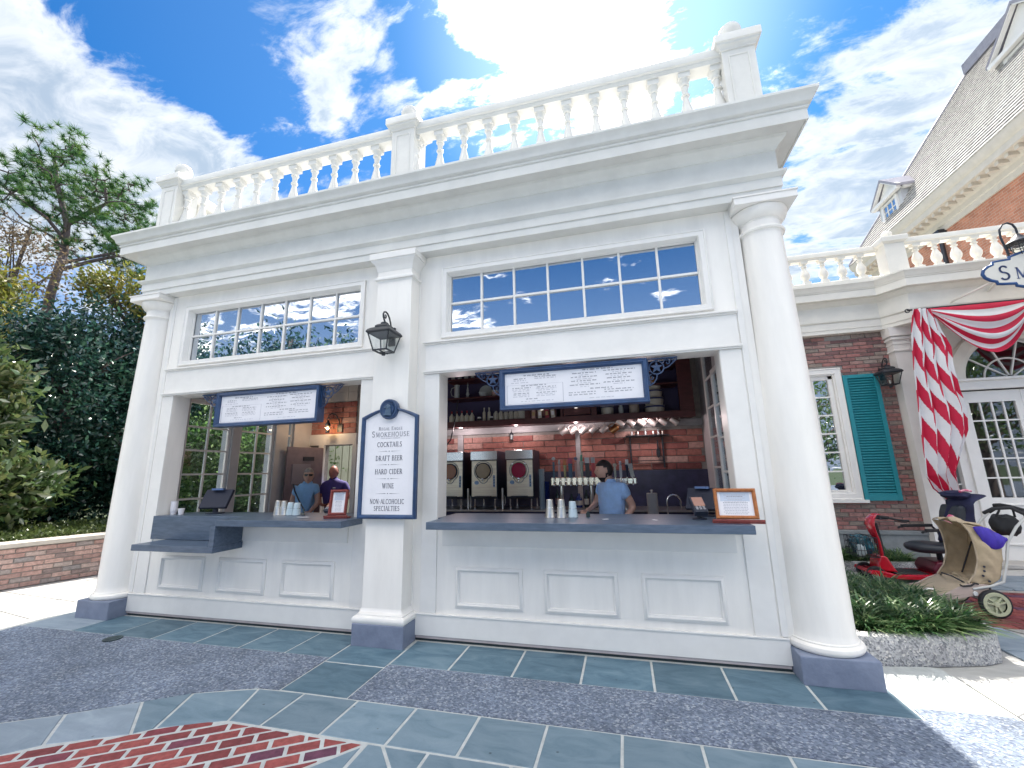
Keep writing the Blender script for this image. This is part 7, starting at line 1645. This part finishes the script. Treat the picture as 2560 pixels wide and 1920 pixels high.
# basket and bag
BK = thing('scooter_basket', 'dark wire basket hung on the front of the red scooter', 'basket', (5.18,3.0,.30))
q = MB()
x0, x1, y0, y1, z0, z1 = 5.05,5.285,2.84,3.16,.32,.555
for zq in (z0,z0+.08,z0+.16,z1):
    for a, b in (((x0,y0),(x1,y0)),((x1,y0),(x1,y1)),((x1,y1),(x0,y1)),((x0,y1),(x0,y0))): q.bar((*a,zq),(*b,zq),.006,.006)
for i in range(7): x = x0+(x1-x0)*i/6; q.bar((x,y0,z0),(x,y0,z1),.005,.005); q.bar((x,y1,z0),(x,y1,z1),.005,.005); q.bar((x,y0,z0),(x,y1,z0),.005,.005)
for i in range(1,8): y = y0+(y1-y0)*i/8; q.bar((x0,y,z0),(x0,y,z1),.005,.005); q.bar((x1,y,z0),(x1,y,z1),.005,.005)
q.tube([(5.06,2.90,.555),(5.05,2.90,.585),(5.10,2.90,.60),(5.24,2.90,.585)], .006, 6); q.build('wire', BLACKM, BK)
BGO = thing('plastic_bag', 'dark blue-green and white plastic bag stuffed in the scooter basket', 'bag', (5.17,3.0,.33))
def blob(name, c, r_, m_, par, seed, amp=.25, n=26, sq=1):
    q = MB(); vs = []; nu, nv = n, n//2
    for j in range(nv+1):
        th = PI*j/nv
        for i in range(nu):
            ph = 2*PI*i/nu; d = Vector((math.sin(th)*math.cos(ph), math.sin(th)*math.sin(ph), math.cos(th))); k = 1+amp*noise.noise(d*2.1+Vector((seed,0,0)))+amp*.5*noise.noise(d*5+Vector((0,seed,0)))
            e = Vector(tuple(math.copysign(abs(v)**sq, v) for v in d)); vs.append((c[0]+e.x*r_[0]*k, c[1]+e.y*r_[1]*k, c[2]+e.z*r_[2]*k))
    q.add(vs, [(j*nu+i,(j+1)*nu+i,(j+1)*nu+(i+1)%nu,j*nu+(i+1)%nu) for j in range(nv) for i in range(nu)]); return q.build(name, m_, par, smooth=60)
blob('bag_body', (5.165,3.0,.455), (.105,.14,.115), mat('bluegreen_plastic_film',(.02,.10,.13),.22,var=.6,vscale=7), BGO, 4, .30, sq=.75)
blob('white_parcel', (5.115,2.90,.40), (.045,.05,.07), mat('white_wrap',(.45,.52,.52),.4), BGO, 9, .2, sq=.6)
JK = thing('jacket', 'dark navy jacket with pink flowered trim draped over the scooter seat back', 'jacket', (6.25,3.0,.5))
q = MB(); vs = []; nu, nv = 22, 20
for j in range(nv+1):
    t = j/nv; z_ = 1.10-.60*t; hw = .17+.07*t+.02*math.sin(t*9)
    for i in range(nu+1):
        u = i/nu*2-1; a_ = u*PI*.52; y = ys-math.sin(a_)*hw*1.0; x = 6.24-.10*t-.20*math.cos(a_)*(.55+.45*t)-.02*math.sin(u*7+t*5)-(.0 if t > .12 else (.12-t)*-1.2); vs.append((x+.14, y, z_-(.03*abs(u)**3)))
q.add(vs, [(j*(nu+1)+i,(j+1)*(nu+1)+i,(j+1)*(nu+1)+i+1,j*(nu+1)+i+1) for j in range(nv) for i in range(nu)]); o = q.build('cloth', mat('navy_jacket_cloth',(.012,.014,.05),.8,var=.3,vscale=6), JK, smooth=180); sm2 = o.modifiers.new('t','SOLIDIFY'); sm2.thickness = .02
blob('collar', (6.30,3.0,1.08), (.12,.19,.055), bpy.data.materials['navy_jacket_cloth'], JK, 3, .25)
PKF = mat('pink_flowered_cloth', (.50,.03,.12), .75, col2=(.75,.45,.50), vscale=26)
q = MB(); q.tube([(6.10,2.80,.84),(6.04,2.78,.76),(6.01,2.79,.68),(5.99,2.80,.585)], [.030,.042,.045,.03], 8); q.tube([(6.26,2.84,1.13),(6.32,2.84,1.145),(6.39,2.86,1.13)], .016, 6); q.build('flower_trim', PKF, JK, smooth=60)

# ---- stroller, facing left, tan canvas
TAN = mat('tan_canvas', (.46,.36,.235), .85, var=.16, vscale=5, bump=.35, bscale=14); TAN2 = mat('tan_plastic', (.48,.38,.26), .5, var=.05)
ST = thing('stroller', 'tan canvas push-chair with black and cream wheels parked beside the planter', 'stroller', (5.55,1.85,0))
HUBC = mat('cream_hub_plastic', (.48,.50,.33), .45)
wheel(ST, 5.585, 1.60, .128, .045, HUBC, spokes=3); wheel(ST, 5.585, 2.12, .128, .045, HUBC, spokes=3); wheel(ST, 5.10, 1.86, .070, .05, HUBC)
q = MB(); q.tube([(5.585,1.60,.138),(5.585,2.12,.138)], .014, 8); q.tube([(5.10,1.86,.13),(5.20,1.86,.19),(5.56,1.86,.17)], .016, 8); q.build('axle', STEEL, ST, smooth=50)
FE = [(5.500,.872),(5.540,.800),(5.558,.720),(5.563,.640),(5.560,.520),(5.515,.400),(5.440,.305)]     # front edge of each side cloth
BE = [(5.610,.850),(5.735,.800),(5.800,.745),(5.775,.640),(5.762,.520),(5.715,.360),(5.620,.292)]     # back edge
def cloth_side(yc, out, name):
    nu, nv = 22, 26; vs = []
    for j in range(nv+1):
        a_ = interp(FE, j/nv); b_2 = interp(BE, j/nv)
        for i in range(nu+1):
            u = i/nu; x = a_[0]*(1-u)+b_2[0]*u; z_ = a_[1]*(1-u)+b_2[1]*u
            p = Vector((x*9, z_*9, yc*3)); bul = .030*math.sin(PI*u)*math.sin(PI*j/nv)+.016*noise.noise(p)+.010*noise.noise(p*2.3)+.006*math.sin((x*1.3+z_)*38)*math.sin(PI*u)
            vs.append((x, yc+out*bul, z_))
    q = MB(); q.add(vs, [(j*(nu+1)+i,(j+1)*(nu+1)+i,(j+1)*(nu+1)+i+1,j*(nu+1)+i+1) for j in range(nv) for i in range(nu)]); o = q.build(name, TAN, ST, smooth=180); m_ = o.modifiers.new('t','SOLIDIFY'); m_.thickness = .008
    q = MB(); q.tube([(x, yc, z_) for x, z_ in FE], .008, 6); q.build('piping', TAN2, o, smooth=60); return o
cloth_side(1.655, -1, 'side_panel'); cloth_side(2.085, 1, 'side_panel')
def strip(pts, name, m_, y0=1.66, y1=2.08, sag=.0, n=18, wr=.010):
    q = MB(); vs = []; P = []
    for k in range(len(pts)-1):
        for t in range(3): P.append((pts[k][0]+(pts[k+1][0]-pts[k][0])*t/3, pts[k][1]+(pts[k+1][1]-pts[k][1])*t/3))
    P.append(pts[-1])
    for (x, z_) in P:
        for i in range(n+1): u = i/n; w2 = wr*noise.noise(Vector((x*8,u*5,z_*8)))*2; vs.append((x+w2, y0+(y1-y0)*u, z_+sag*math.sin(PI*u)+w2))
    k = n+1; q.add(vs, [(j*k+i,j*k+i+1,(j+1)*k+i+1,(j+1)*k+i) for j in range(len(P)-1) for i in range(n)]); o = q.build(name, m_, ST, smooth=180); s2 = o.modifiers.new('t','SOLIDIFY'); s2.thickness = .010; return o
strip([(5.500,.872),(5.560,.880),(5.640,.850),(5.740,.800),(5.790,.740)], 'hood', TAN, sag=.022)
strip([(5.775,.740),(5.760,.60),(5.735,.46),(5.68,.36),(5.60,.315),(5.50,.315)], 'seat_back', TAN, wr=.016)
strip([(5.52,.315),(5.44,.300),(5.34,.250),(5.24,.190),(5.12,.155),(5.00,.165),(4.985,.200)], 'foot_tray', TAN2, wr=.004)
for s_, nm in ((1.652,'near'),(2.088,'far')):
    q = MB(); q.prism([(4.99,.205),(5.00,.165),(5.12,.140),(5.24,.135),(5.40,.175),(5.50,.205),(5.62,.255),(5.60,.300),(5.45,.305),(5.34,.262),(5.24,.205),(5.12,.180),(5.03,.200)], s_-.008, s_+.008, 'Y'); q.build('fender', mat('pinkish_plastic',(.50,.39,.33),.45) if nm == 'near' else bpy.data.materials['pinkish_plastic'], ST, bevel=.004)
for s_ in (1.645, 2.095):
    q = MB(); q.tube([(5.46,s_,.255),(5.60,s_,.285),(5.72,s_,.33),(5.785,s_,.52),(5.83,s_,.70),(5.93,s_,.85),(6.03,s_,.95)], .012, 8); q.build('frame_tube', mat('pale_enamel_tube',(.55,.55,.52),.3) if s_ < 2 else bpy.data.materials['pale_enamel_tube'], ST, smooth=50)
q = MB(); q.tube([(6.03,1.645,.95),(6.06,1.70,1.0),(6.02,1.80,1.03),(6.0,1.88,1.04),(6.02,1.98,1.03),(6.06,2.04,1.0),(6.03,2.095,.95)], .020, 8); q.tube([(6.04,1.65,.96),(5.93,1.66,1.03),(5.80,1.68,1.02),(5.76,1.75,.97)], .017, 8); q.build('handle', RUB, ST, smooth=50)
q = MB(); q.tube([(5.60,1.645,.27),(5.585,1.60,.145)], .010, 6); q.tube([(5.60,2.095,.27),(5.585,2.12,.145)], .010, 6); q.tube([(5.44,1.70,.30),(5.40,1.80,.34),(5.40,1.94,.34),(5.44,2.04,.30)], .007, 6); q.build('strut', BLACKM, ST, smooth=50)
for yy in (1.76, 1.98): q = MB(); q.bar((5.745,yy,.66),(5.60,yy,.345),.022,.004); q.build('harness_strap', RUB, ST)
for i, (x, z_) in enumerate(((5.585,.47),(5.578,.43),(5.560,.385),(5.60,.335))): q = MB(); q.lathe([(.001,-.004),(.010,-.003),(.011,.002)], (x,1.628,z_), 10, axis='Y'); q.build('snap', DARKP, ST)
q = MB(); q.tube([(5.36,1.640,.292),(5.38,1.636,.280),(5.45,1.636,.288),(5.48,1.636,.312),(5.51,1.636,.305)], .008, 6); q.build('strap_catch', RUB, ST, smooth=50)
q = MB(); q.lathe([(.001,-.012),(.020,-.010),(.022,.0)], (5.47,1.640,.215), 16, axis='Y'); q.build('pivot_cap', mat('white_cap',(.7,.7,.68),.4), ST, smooth=40)
BP = thing('blue_bag', 'violet-blue cloth bag hanging in the back of the tan stroller', 'bag', (5.75,1.7,.64))
q = MB(); vs = []; nu, nv = 18, 10
for j in range(nv+1):
    t = j/nv
    for i in range(nu+1): u = i/nu; x = 5.585+.235*u; zt = .845-.085*u+.02*math.sin(u*5); d = .17*math.sin(PI*min(1,u*1.05)**.8); vs.append((x, 1.645-.03*math.sin(PI*t)*math.sin(PI*u)-.006*math.sin(u*20), zt-d*t-.02*u*t))
q.add(vs, [(j*(nu+1)+i,(j+1)*(nu+1)+i,(j+1)*(nu+1)+i+1,j*(nu+1)+i+1) for j in range(nv) for i in range(nu)]); o = q.build('cloth', mat('violet_cloth',(.05,.025,.36),.55,var=.2,vscale=8), BP, smooth=180); s2 = o.modifiers.new('t','SOLIDIFY'); s2.thickness = .02; s2.offset = 1
BR = thing('black_bag', 'black bag with handles hung on the stroller handle', 'bag', (5.95,1.8,.72)); blob('bag_body', (5.94,1.80,.85), (.10,.10,.105), RUB, BR, 7, .22, sq=.8)
q = MB(); q.tube([(5.87,1.78,.92),(5.90,1.74,1.02),(6.0,1.74,1.03),(6.03,1.78,.93)], .010, 6); q.build('bag_handle', RUB, BR, smooth=50)

# ================================================================== LEFT: garden wall, ground cover, trees
GW = thing('garden_wall', 'low red-brown brick garden wall with pale coping left of the kiosk', 'wall', (-6.2,1,0))
wd = Vector((.2886,.9575,0)); wn = Vector((.9575,-.2886,0))     # along, and out towards the plaza
wo = Vector((-6.80,-.975,0)); WLn = 7.6
def WP(s_, d, z_): return wo+wd*s_+wn*d+Vector((0,0,z_))
m = MB(); m.obb(WP(WLn/2,-.17,.28), wd*WLn/2, wn*.155, (0,0,.28)); core = m.build('core', MORTAR, GW)
m = MB(); m.obb(WP(WLn/2,-.165,.592), wd*(WLn/2+.02), wn*.20, (0,0,.031)); m.build('coping', mat('pale_coping_stone',(.50,.455,.40),.7,var=.08,vscale=6), GW, bevel=.008)
GB = brickmesh(.198,.057,.013,'brick',WALLB,.004)
ang = math.atan2(wd.y, wd.x); nbk = 0
for r_ in range(8):
    for k in range(37):
        s_ = k*.208+(r_%2)*.104+.10
        if s_ > WLn or nbk >= 300: continue
        p = WP(s_, -.012+random.uniform(-.003,.003), .034+r_*.0685); o = inst(GB, 'brick', core, p); nbk += 1
        o.rotation_euler = Matrix((( wd.x,0,wn.x),(wd.y,0,wn.y),(0,1,0))).to_euler() if False else (Matrix([[wd.x, 0, wn.x],[wd.y, 0, wn.y],[0, 1, 0]])).to_euler()
q = MB(); q.prism([(-30,-9),(-9.0,-9),(-7.0,-1.0),(-4.75,6.6),(-1,12),(-1,30),(-30,30)], -.02, .55); tag(q.build('garden_bed', GRASSG), kind='structure')

def foliage(name, parent, P, size, m_, seed, aspect=.45, cup=.25, upb=.35, offset=None):
    # P: leaf positions (N,3). each leaf is two triangles folded along the midrib
    rs = np.random.RandomState(seed); N_ = len(P); P = np.asarray(P, float)
    d = rs.normal(size=(N_,3)); d[:,2] += upb; d /= np.linalg.norm(d, axis=1)[:,None]
    s_ = np.cross(d, rs.normal(size=(N_,3))); s_ /= np.linalg.norm(s_, axis=1)[:,None]; n_ = np.cross(d, s_)
    L = size*rs.uniform(.65,1.25,N_)[:,None]; W_ = L*aspect/2
    a = P; b = P+d*L*.5+s_*W_+n_*W_*cup; c = P+d*L; e = P+d*L*.5-s_*W_+n_*W_*cup
    V = np.stack([a,b,c,e],1).reshape(-1,3).astype(np.float32); off = RL.get(parent.name, Vector((0,0,0))) if parent else Vector((0,0,0)); V -= np.array(off, dtype=np.float32)
    me = bpy.data.meshes.new(name); me.vertices.add(4*N_); me.vertices.foreach_set('co', V.ravel())
    idx = (np.arange(N_)*4)[:,None]+np.array([0,1,2,0,2,3])[None]; me.loops.add(6*N_); me.loops.foreach_set('vertex_index', idx.ravel().astype(np.int32))
    me.polygons.add(2*N_); me.polygons.foreach_set('loop_start', (np.arange(2*N_)*3).astype(np.int32)); me.polygons.foreach_set('loop_total', np.full(2*N_,3,np.int32)); me.update(calc_edges=True)
    r_ = rs.uniform(0,1,N_)*.55+.45*(.5+.5*np.sin(P[:,0]*3.1+seed)*np.sin(P[:,1]*2.7+seed*2)*np.sin(P[:,2]*3.7)); r_ = np.clip(r_,0,1); at_ = me.attributes.new('rnd','FLOAT','FACE'); at_.data.foreach_set('value', np.repeat(r_,2).astype(np.float32)); me.materials.append(m_)
    o = bpy.data.objects.new(name, me); COL.objects.link(o)
    if parent: o.parent = parent; RL[o.name] = off
    return o
def clumps(rs, c, r_, K, n, cr, shell=.55, zmin=None):
    out = []
    c = np.array(c, float); r_ = np.array(r_, float)
    for _ in range(K):
        d = rs.normal(size=3); d /= np.linalg.norm(d); k = rs.uniform(shell,1.0)**.8; q = c+d*r_*k
        if zmin and q[2] < zmin: q[2] = zmin+rs.uniform(0,.5)
        m_ = rs.normal(size=(n,3))*cr*rs.uniform(.6,1.3); out.append(q+m_)
    return np.concatenate(out)
BARK = mat('grey_brown_bark', (.11,.085,.075), .9, var=.35, vscale=7, bump=.8, bscale=14, stretch=(1,1,.3)); BARKP = mat('pine_bark', (.12,.095,.10), .9, var=.35, vscale=6, bump=.8, bscale=10, stretch=(1,1,.35))
L_DARK = leafmat('dark_evergreen_leaf', (.010,.036,.034), (.026,.082,.058), (.10,.19,.11), rough=.22, transl=.18, spec=.8)
L_MAG = leafmat('magnolia_leaf', (.035,.075,.030), (.085,.13,.045), (.20,.18,.08), rough=.16, transl=.2, spec=1.0)
L_YEL = leafmat('yellow_green_leaf', (.06,.085,.015), (.13,.14,.025), (.25,.17,.04), rough=.5, transl=.35)
L_MID = leafmat('mid_green_leaf', (.03,.075,.022), (.09,.17,.045), (.30,.36,.16), rough=.2, transl=.55, spec=1.0)
L_PINE = leafmat('pine_needle', (.02,.065,.03), (.05,.13,.035), (.14,.20,.05), rough=.5, transl=.35)
L_DRY = leafmat('tan_twig_leaf', (.14,.10,.06), (.22,.16,.10), (.30,.23,.16), rough=.6, transl=.3)
def limbs(T, base, top, r0, targets, m_, seed, name='trunk', bend=.25, twig=True):
    rs = random.Random(seed); q = MB(); b = Vector(base); t = Vector(top); pts = []
    for i in range(9): u = i/8; pts.append(b.lerp(t,u)+Vector((math.sin(u*4+seed)*bend*u*(1-u)*2, math.cos(u*3+seed)*bend*u*(1-u)*2,0)))
    rad = [r0*(1-.72*(i/8)) for i in range(9)]; q.tube(pts, rad, 10)
    for g_ in targets:
        g_ = Vector(g_); u = min(.96, max(.30, (g_.z-b.z)/(t.z-b.z)*.82-rs.uniform(.0,.12))); f_ = u*8; i = int(f_); p0 = pts[i].lerp(pts[min(8,i+1)], f_-i); r1 = r0*(1-.72*u)*.48
        m1 = p0.lerp(g_,.35)+Vector((rs.uniform(-.2,.2),rs.uniform(-.2,.2),rs.uniform(-.1,.35)))*bend*1.6; m2 = p0.lerp(g_,.70)+Vector((rs.uniform(-.2,.2),rs.uniform(-.2,.2),rs.uniform(-.0,.3)))*bend*1.6
        q.tube([p0,m1,m2,g_], [r1,r1*.75,r1*.5,r1*.2], 7)
        if twig:
            for _ in range(3):
                s_ = m1.lerp(g_, rs.uniform(.1,.9)); e = s_+Vector((rs.uniform(-1,1),rs.uniform(-1,1),rs.uniform(-.2,.9)))*(g_-p0).length*.28; q.tube([s_, s_.lerp(e,.5)+Vector((0,0,.04)), e], [r1*.35,r1*.25,r1*.1], 5)
    return q.build(name, m_, T, smooth=60)
# --- pine
def pine():
    bx, by = -13.97, 3.97; bx, by = bx, by; T = thing('pine_tree', 'tall pine with an open flat crown of needle tufts rising over the dark evergreens', 'pine tree', (bx+.12,by+.1,.5)); rs = random.Random(11)
    tips = []
    # tufts spread over a leaning, layered crown: (dx across, dz) in the tree's frame; across = perpendicular to the view
    ax = Vector((.44,.90,0)).normalized(); dp = Vector((-.9,.44,0)).normalized()
    spec = [(-2.0,10.6),(-1.9,10.3),(-1.55,11.25),(-1.2,10.0),(-1.1,10.9),(-.9,11.6),(-.95,12.0),(-.6,11.1),(-.4,11.7),(-.25,12.45),(-.05,12.0),(.15,11.4),(.3,12.0),(.45,11.6),(.75,11.75),(.9,11.2),(1.05,11.5),(1.2,10.8),(1.45,11.15),(1.55,10.5),(1.8,10.9),(1.9,10.3),(2.15,10.6),(2.3,10.1),(2.5,10.2),(2.6,9.7),(2.3,9.5),(1.9,9.4),(1.6,9.8),(1.3,9.5),(1.0,10.1),(.7,9.8),(.5,10.5),(.2,10.2),(-.2,10.6),(-.5,10.3),(.1,9.5),(-.1,9.0),(-1.5,9.6),(-1.75,9.9),(2.0,9.9),(1.2,9.1),(1.7,9.0),(2.2,9.1)]
    for a, z_ in spec:
        for _ in range(5): tips.append(Vector((bx,by,0))+ax*(a*1.02+rs.gauss(0,.13))+dp*rs.uniform(-1.3,1.3)+Vector((0,0,z_-.50-.09*(z_-9)+rs.gauss(0,.12))))
    q = MB(); base = Vector((bx+.12,by+.1,.5)); tr = [base, Vector((bx+.05,by,3.5)), Vector((bx-.02,by,7.0)), Vector((bx+.02,by+.08,8.4)), Vector((bx-.02,by+.02,9.3)), Vector((bx-.16,by-.30,10.4)), Vector((bx-.26,by-.50,11.4))]
    q.tube(tr, [.14,.125,.112,.10,.085,.065,.035], 10)
    q.tube([tr[4],tr[4]+ax*.35+Vector((0,0,.5)),tr[4]+ax*.75+Vector((0,0,1.1)),tr[4]+ax*.6+Vector((0,0,1.9))],[.09,.07,.05,.03],8)
    q.tube([tr[3]-Vector((0,0,.4)),tr[3]+ax*.9+Vector((0,0,.25)),tr[3]+ax*1.8+Vector((0,0,1.0)),tr[3]+ax*2.3+Vector((0,0,1.2))],[.055,.045,.03,.015],7)
    q.tube([tr[2]+Vector((0,0,.7)),tr[2]+ax*.7+Vector((0,0,1.3)),tr[2]+ax*1.5+Vector((0,0,1.9)),tr[2]+ax*2.3+Vector((0,0,2.2))],[.065,.055,.04,.02],7)
    q.tube([tr[3]+Vector((0,0,.3)),tr[3]-ax*.5+Vector((0,0,.9)),tr[3]-ax*1.2+Vector((0,0,1.3)),tr[3]-ax*1.8+Vector((0,0,1.7))],[.06,.045,.03,.015],6)
    q.tube([tr[3],tr[3]-ax*.3+Vector((0,0,.35)),tr[3]-ax*.9+Vector((0,0,.6)),tr[3]-ax*1.3+Vector((0,0,1.0))],[.05,.035,.025,.01],6)
    # limb nodes collect along the main limbs; twigs grow from the nearest node and sweep up to each tuft
    nodes = []
    limbs_ = [[tr[4],tr[4]+ax*.35+Vector((0,0,.5)),tr[4]+ax*.75+Vector((0,0,1.1)),tr[4]+ax*.6+Vector((0,0,1.9))],
              [tr[3]-Vector((0,0,.4)),tr[3]+ax*.9+Vector((0,0,.25)),tr[3]+ax*1.8+Vector((0,0,1.0)),tr[3]+ax*2.3+Vector((0,0,1.2))],
              [tr[2]+Vector((0,0,.7)),tr[2]+ax*.7+Vector((0,0,1.3)),tr[2]+ax*1.5+Vector((0,0,1.9)),tr[2]+ax*2.3+Vector((0,0,2.2))],
              [tr[3]+Vector((0,0,.3)),tr[3]-ax*.5+Vector((0,0,.9)),tr[3]-ax*1.2+Vector((0,0,1.3)),tr[3]-ax*1.8+Vector((0,0,1.7))],
              [tr[4],tr[5],tr[6],tr[6]+Vector((0,0,.6))]]
    for L in limbs_:
        for i in range(3):
            for k in range(5): nodes.append(L[i].lerp(L[i+1], k/5))
    for t in sorted(tips, key=lambda p: min((p-n_).length for n_ in nodes)):
        near = sorted(nodes, key=lambda p: (p-t).length+max(0, p.z-t.z+.1)*2)[0]; d = t-near
        k1 = near+d*.35+Vector((rs.gauss(0,.10),rs.gauss(0,.10),-.10*d.length)); k2 = near+d*.72+Vector((rs.gauss(0,.08),rs.gauss(0,.08),-.08*d.length))
        q.tube([near,k1,k2,t], [.026,.019,.013,.005], 5, caps=False)
        nodes += [k1.lerp(k2,.5), k2]
    q.build('trunk', BARKP, T, smooth=60)
    V = []; F = []; A = []
    for t in tips:
        for _ in range(5):
            c = t+Vector((rs.gauss(0,.17),rs.gauss(0,.17),rs.gauss(0,.10))); tint = rs.random()*.6
            for k in range(40):
                d = Vector((rs.gauss(0,1),rs.gauss(0,1),rs.gauss(.35,.8))).normalized(); l = rs.uniform(.13,.26); s_ = d.orthogonal().normalized()*.0075; o = len(V); V += [tuple(c-s_), tuple(c+s_), tuple(c+d*l)]; F.append((o,o+1,o+2)); A.append(min(1,tint+rs.random()*.4))
    off = RL[T.name]; me = bpy.data.meshes.new('needles'); me.from_pydata([(a-off.x,b-off.y,c-off.z) for a,b,c in V],[],F); me.materials.append(L_PINE); me.attributes.new('rnd','FLOAT','FACE').data.foreach_set('value', A); o = bpy.data.objects.new('crown', me); COL.objects.link(o); o.parent = T
pine()
def tree(name, label, cat, base, top, r0, cs, leaf, size, m_, seed, group=None, aspect=.45, upb=.3, cup=.25, bark=BARK):
    T = thing(name, label, cat, base, group); rs = np.random.RandomState(seed); P = []
    for c, r_, K, n, cr in cs: P.append(clumps(rs, c, r_, K, n, cr))
    P = np.concatenate(P); tg = [tuple(P[i]) for i in rs.choice(len(P), 26)]
    limbs(T, base, top, r0, tg, bark, seed); foliage('crown', T, P, size, m_, seed+1, aspect, cup, upb); return T
tree('evergreen_tree', 'broad dark evergreen filling the space left of the kiosk column', 'tree', (-10.2,2.9,.5), (-10.0,3.0,5.2), .2, [((-9.9,2.7,3.0),(1.7,2.6,2.45),260,150,.24),((-9.6,1.6,1.7),(1.2,1.8,1.2),90,130,.22),((-9.2,4.2,2.6),(1.4,1.8,2.2),150,140,.24)], None, .115, L_DARK, 21, aspect=.5)
tree('evergreen_tree', 'taller dark evergreen behind, below the pine trunk', 'tree', (-12.5,2.2,.5), (-12.5,2.4,6.0), .2, [((-12.3,2.2,3.0),(1.8,2.8,2.5),230,130,.28)], None, .14, L_DARK, 22, aspect=.5)
tree('magnolia_tree', 'glossy magnolia leaning in at the left edge above the garden wall', 'tree', (-8.6,-.6,.5), (-8.2,-.4,4.0), .12, [((-7.85,.35,1.42),(.9,1.28,.55),120,70,.14),((-7.8,.10,2.75),(.8,.95,.72),85,65,.14),((-7.9,-.1,3.7),(.7,.75,.5),32,60,.13)], None, .185, L_MAG, 23, aspect=.40, upb=.45, cup=.15)
tree('magnolia_tree', 'sunlit magnolia seen through the glazed doors on the kiosk left side', 'tree', (-7.4,5.4,.5), (-7.3,5.4,5.0), .16, [((-7.2,5.2,2.4),(1.7,2.1,2.2),170,120,.24),((-5.5,5.2,1.9),(1.2,1.2,1.6),80,110,.22),((-6.3,3.6,1.6),(.7,.8,1.1),60,100,.18)], None, .105, L_MID, 24, aspect=.42, upb=.4)
tree('oak_tree', 'yellow-green leafy tree at the far left edge below the pine', 'tree', (-11.9,1.2,.5), (-11.8,1.3,6.6), .14, [((-11.7,1.45,5.3),(.9,.85,1.35),85,70,.22)], None, .13, L_YEL, 25)
tree('bare_tree', 'half-bare tan-leaved tree between the oak and the pine trunk', 'tree', (-13.5,3.0,.5), (-13.4,3.0,8.4), .11, [((-13.4,2.9,7.2),(1.0,1.0,1.3),60,45,.26)], None, .10, L_DRY, 26)
tree('oak_tree', 'yellowing tree with dark crooked branches beside the kiosk cornice', 'tree', (-9.6,4.2,.5), (-9.5,4.0,6.6), .12, [((-9.4,3.4,6.05),(.8,1.1,.50),46,60,.20),((-9.2,4.3,5.9),(.8,.9,.6),30,60,.20)], None, .13, L_YEL, 27)
# the row further back that closes the view through the kiosk's side doors
for i, (x, y) in ((0,(-12.5,9.8)),(2,(-16.5,7.0))):
    tree('evergreen_tree', ('bushy dark tree deep in the wood beyond the sunlit magnolia','','bushy dark tree deep in the wood behind the pine')[i], 'tree', (x,y,.5), (x,y,5.2), .2, [((x,y,3.0),(2.6,2.2,2.6),120,120,.34)], None, .16, L_DARK, 31+i)
# ground cover on top of the wall bed
rs = np.random.RandomState(5); n = 26000; u = rs.uniform(0,WLn,n); dd = rs.uniform(.36,1.9,n); hh = .56+.12*rs.rand(n)+.045*(dd-.3); P = np.stack([wo.x+wd.x*u-wn.x*dd, wo.y+wd.y*u-wn.y*dd, hh],1)
tag(foliage('ground_cover', None, P, .055, leafmat('ground_cover_leaf',(.03,.055,.018),(.07,.10,.03),(.17,.19,.07),rough=.3), 6, aspect=.6, upb=.6), 'small-leaved pale green ground cover clipped flat behind the garden wall', 'ground cover', kind='stuff')
# trees across the plaza, behind the viewpoint, that the left clerestory panes mirror
for i, (x, y, h) in enumerate(((-14.8,-8,8.6),(-12.2,-8.4,6.9),(-9.9,-8.8,7.7),(-7.8,-9.2,6.9),(-17.5,-6.6,8.8))):
    tree('plaza_tree', ('oak mirrored at the left of the left clerestory window','smaller oak mirrored in the left clerestory window','tallest oak mirrored in the middle of the left clerestory window','oak mirrored at the right of the left clerestory window','outermost oak mirrored in the leftmost clerestory pane')[i], 'tree', (x,y,0), (x,y,h-1), .22, [((x,y,h*.60),(1.5,1.5,h*.36),90,60,.30)], None, .2, L_DARK, 41+i)
for i, (x, y, h) in enumerate(((11.5,-12,6.5),(18,-11,7.0),(24,-8,6.0))):
    tree('plaza_tree', ('oak','taller oak','distant oak')[i]+' mirrored in the panes of the brick wing and its entrance', 'tree', (x,y,0), (x,y,h-1), .22, [((x,y,h*.58),(2.2,2.2,h*.38),80,60,.40)], None, .2, L_MID, 51+i)
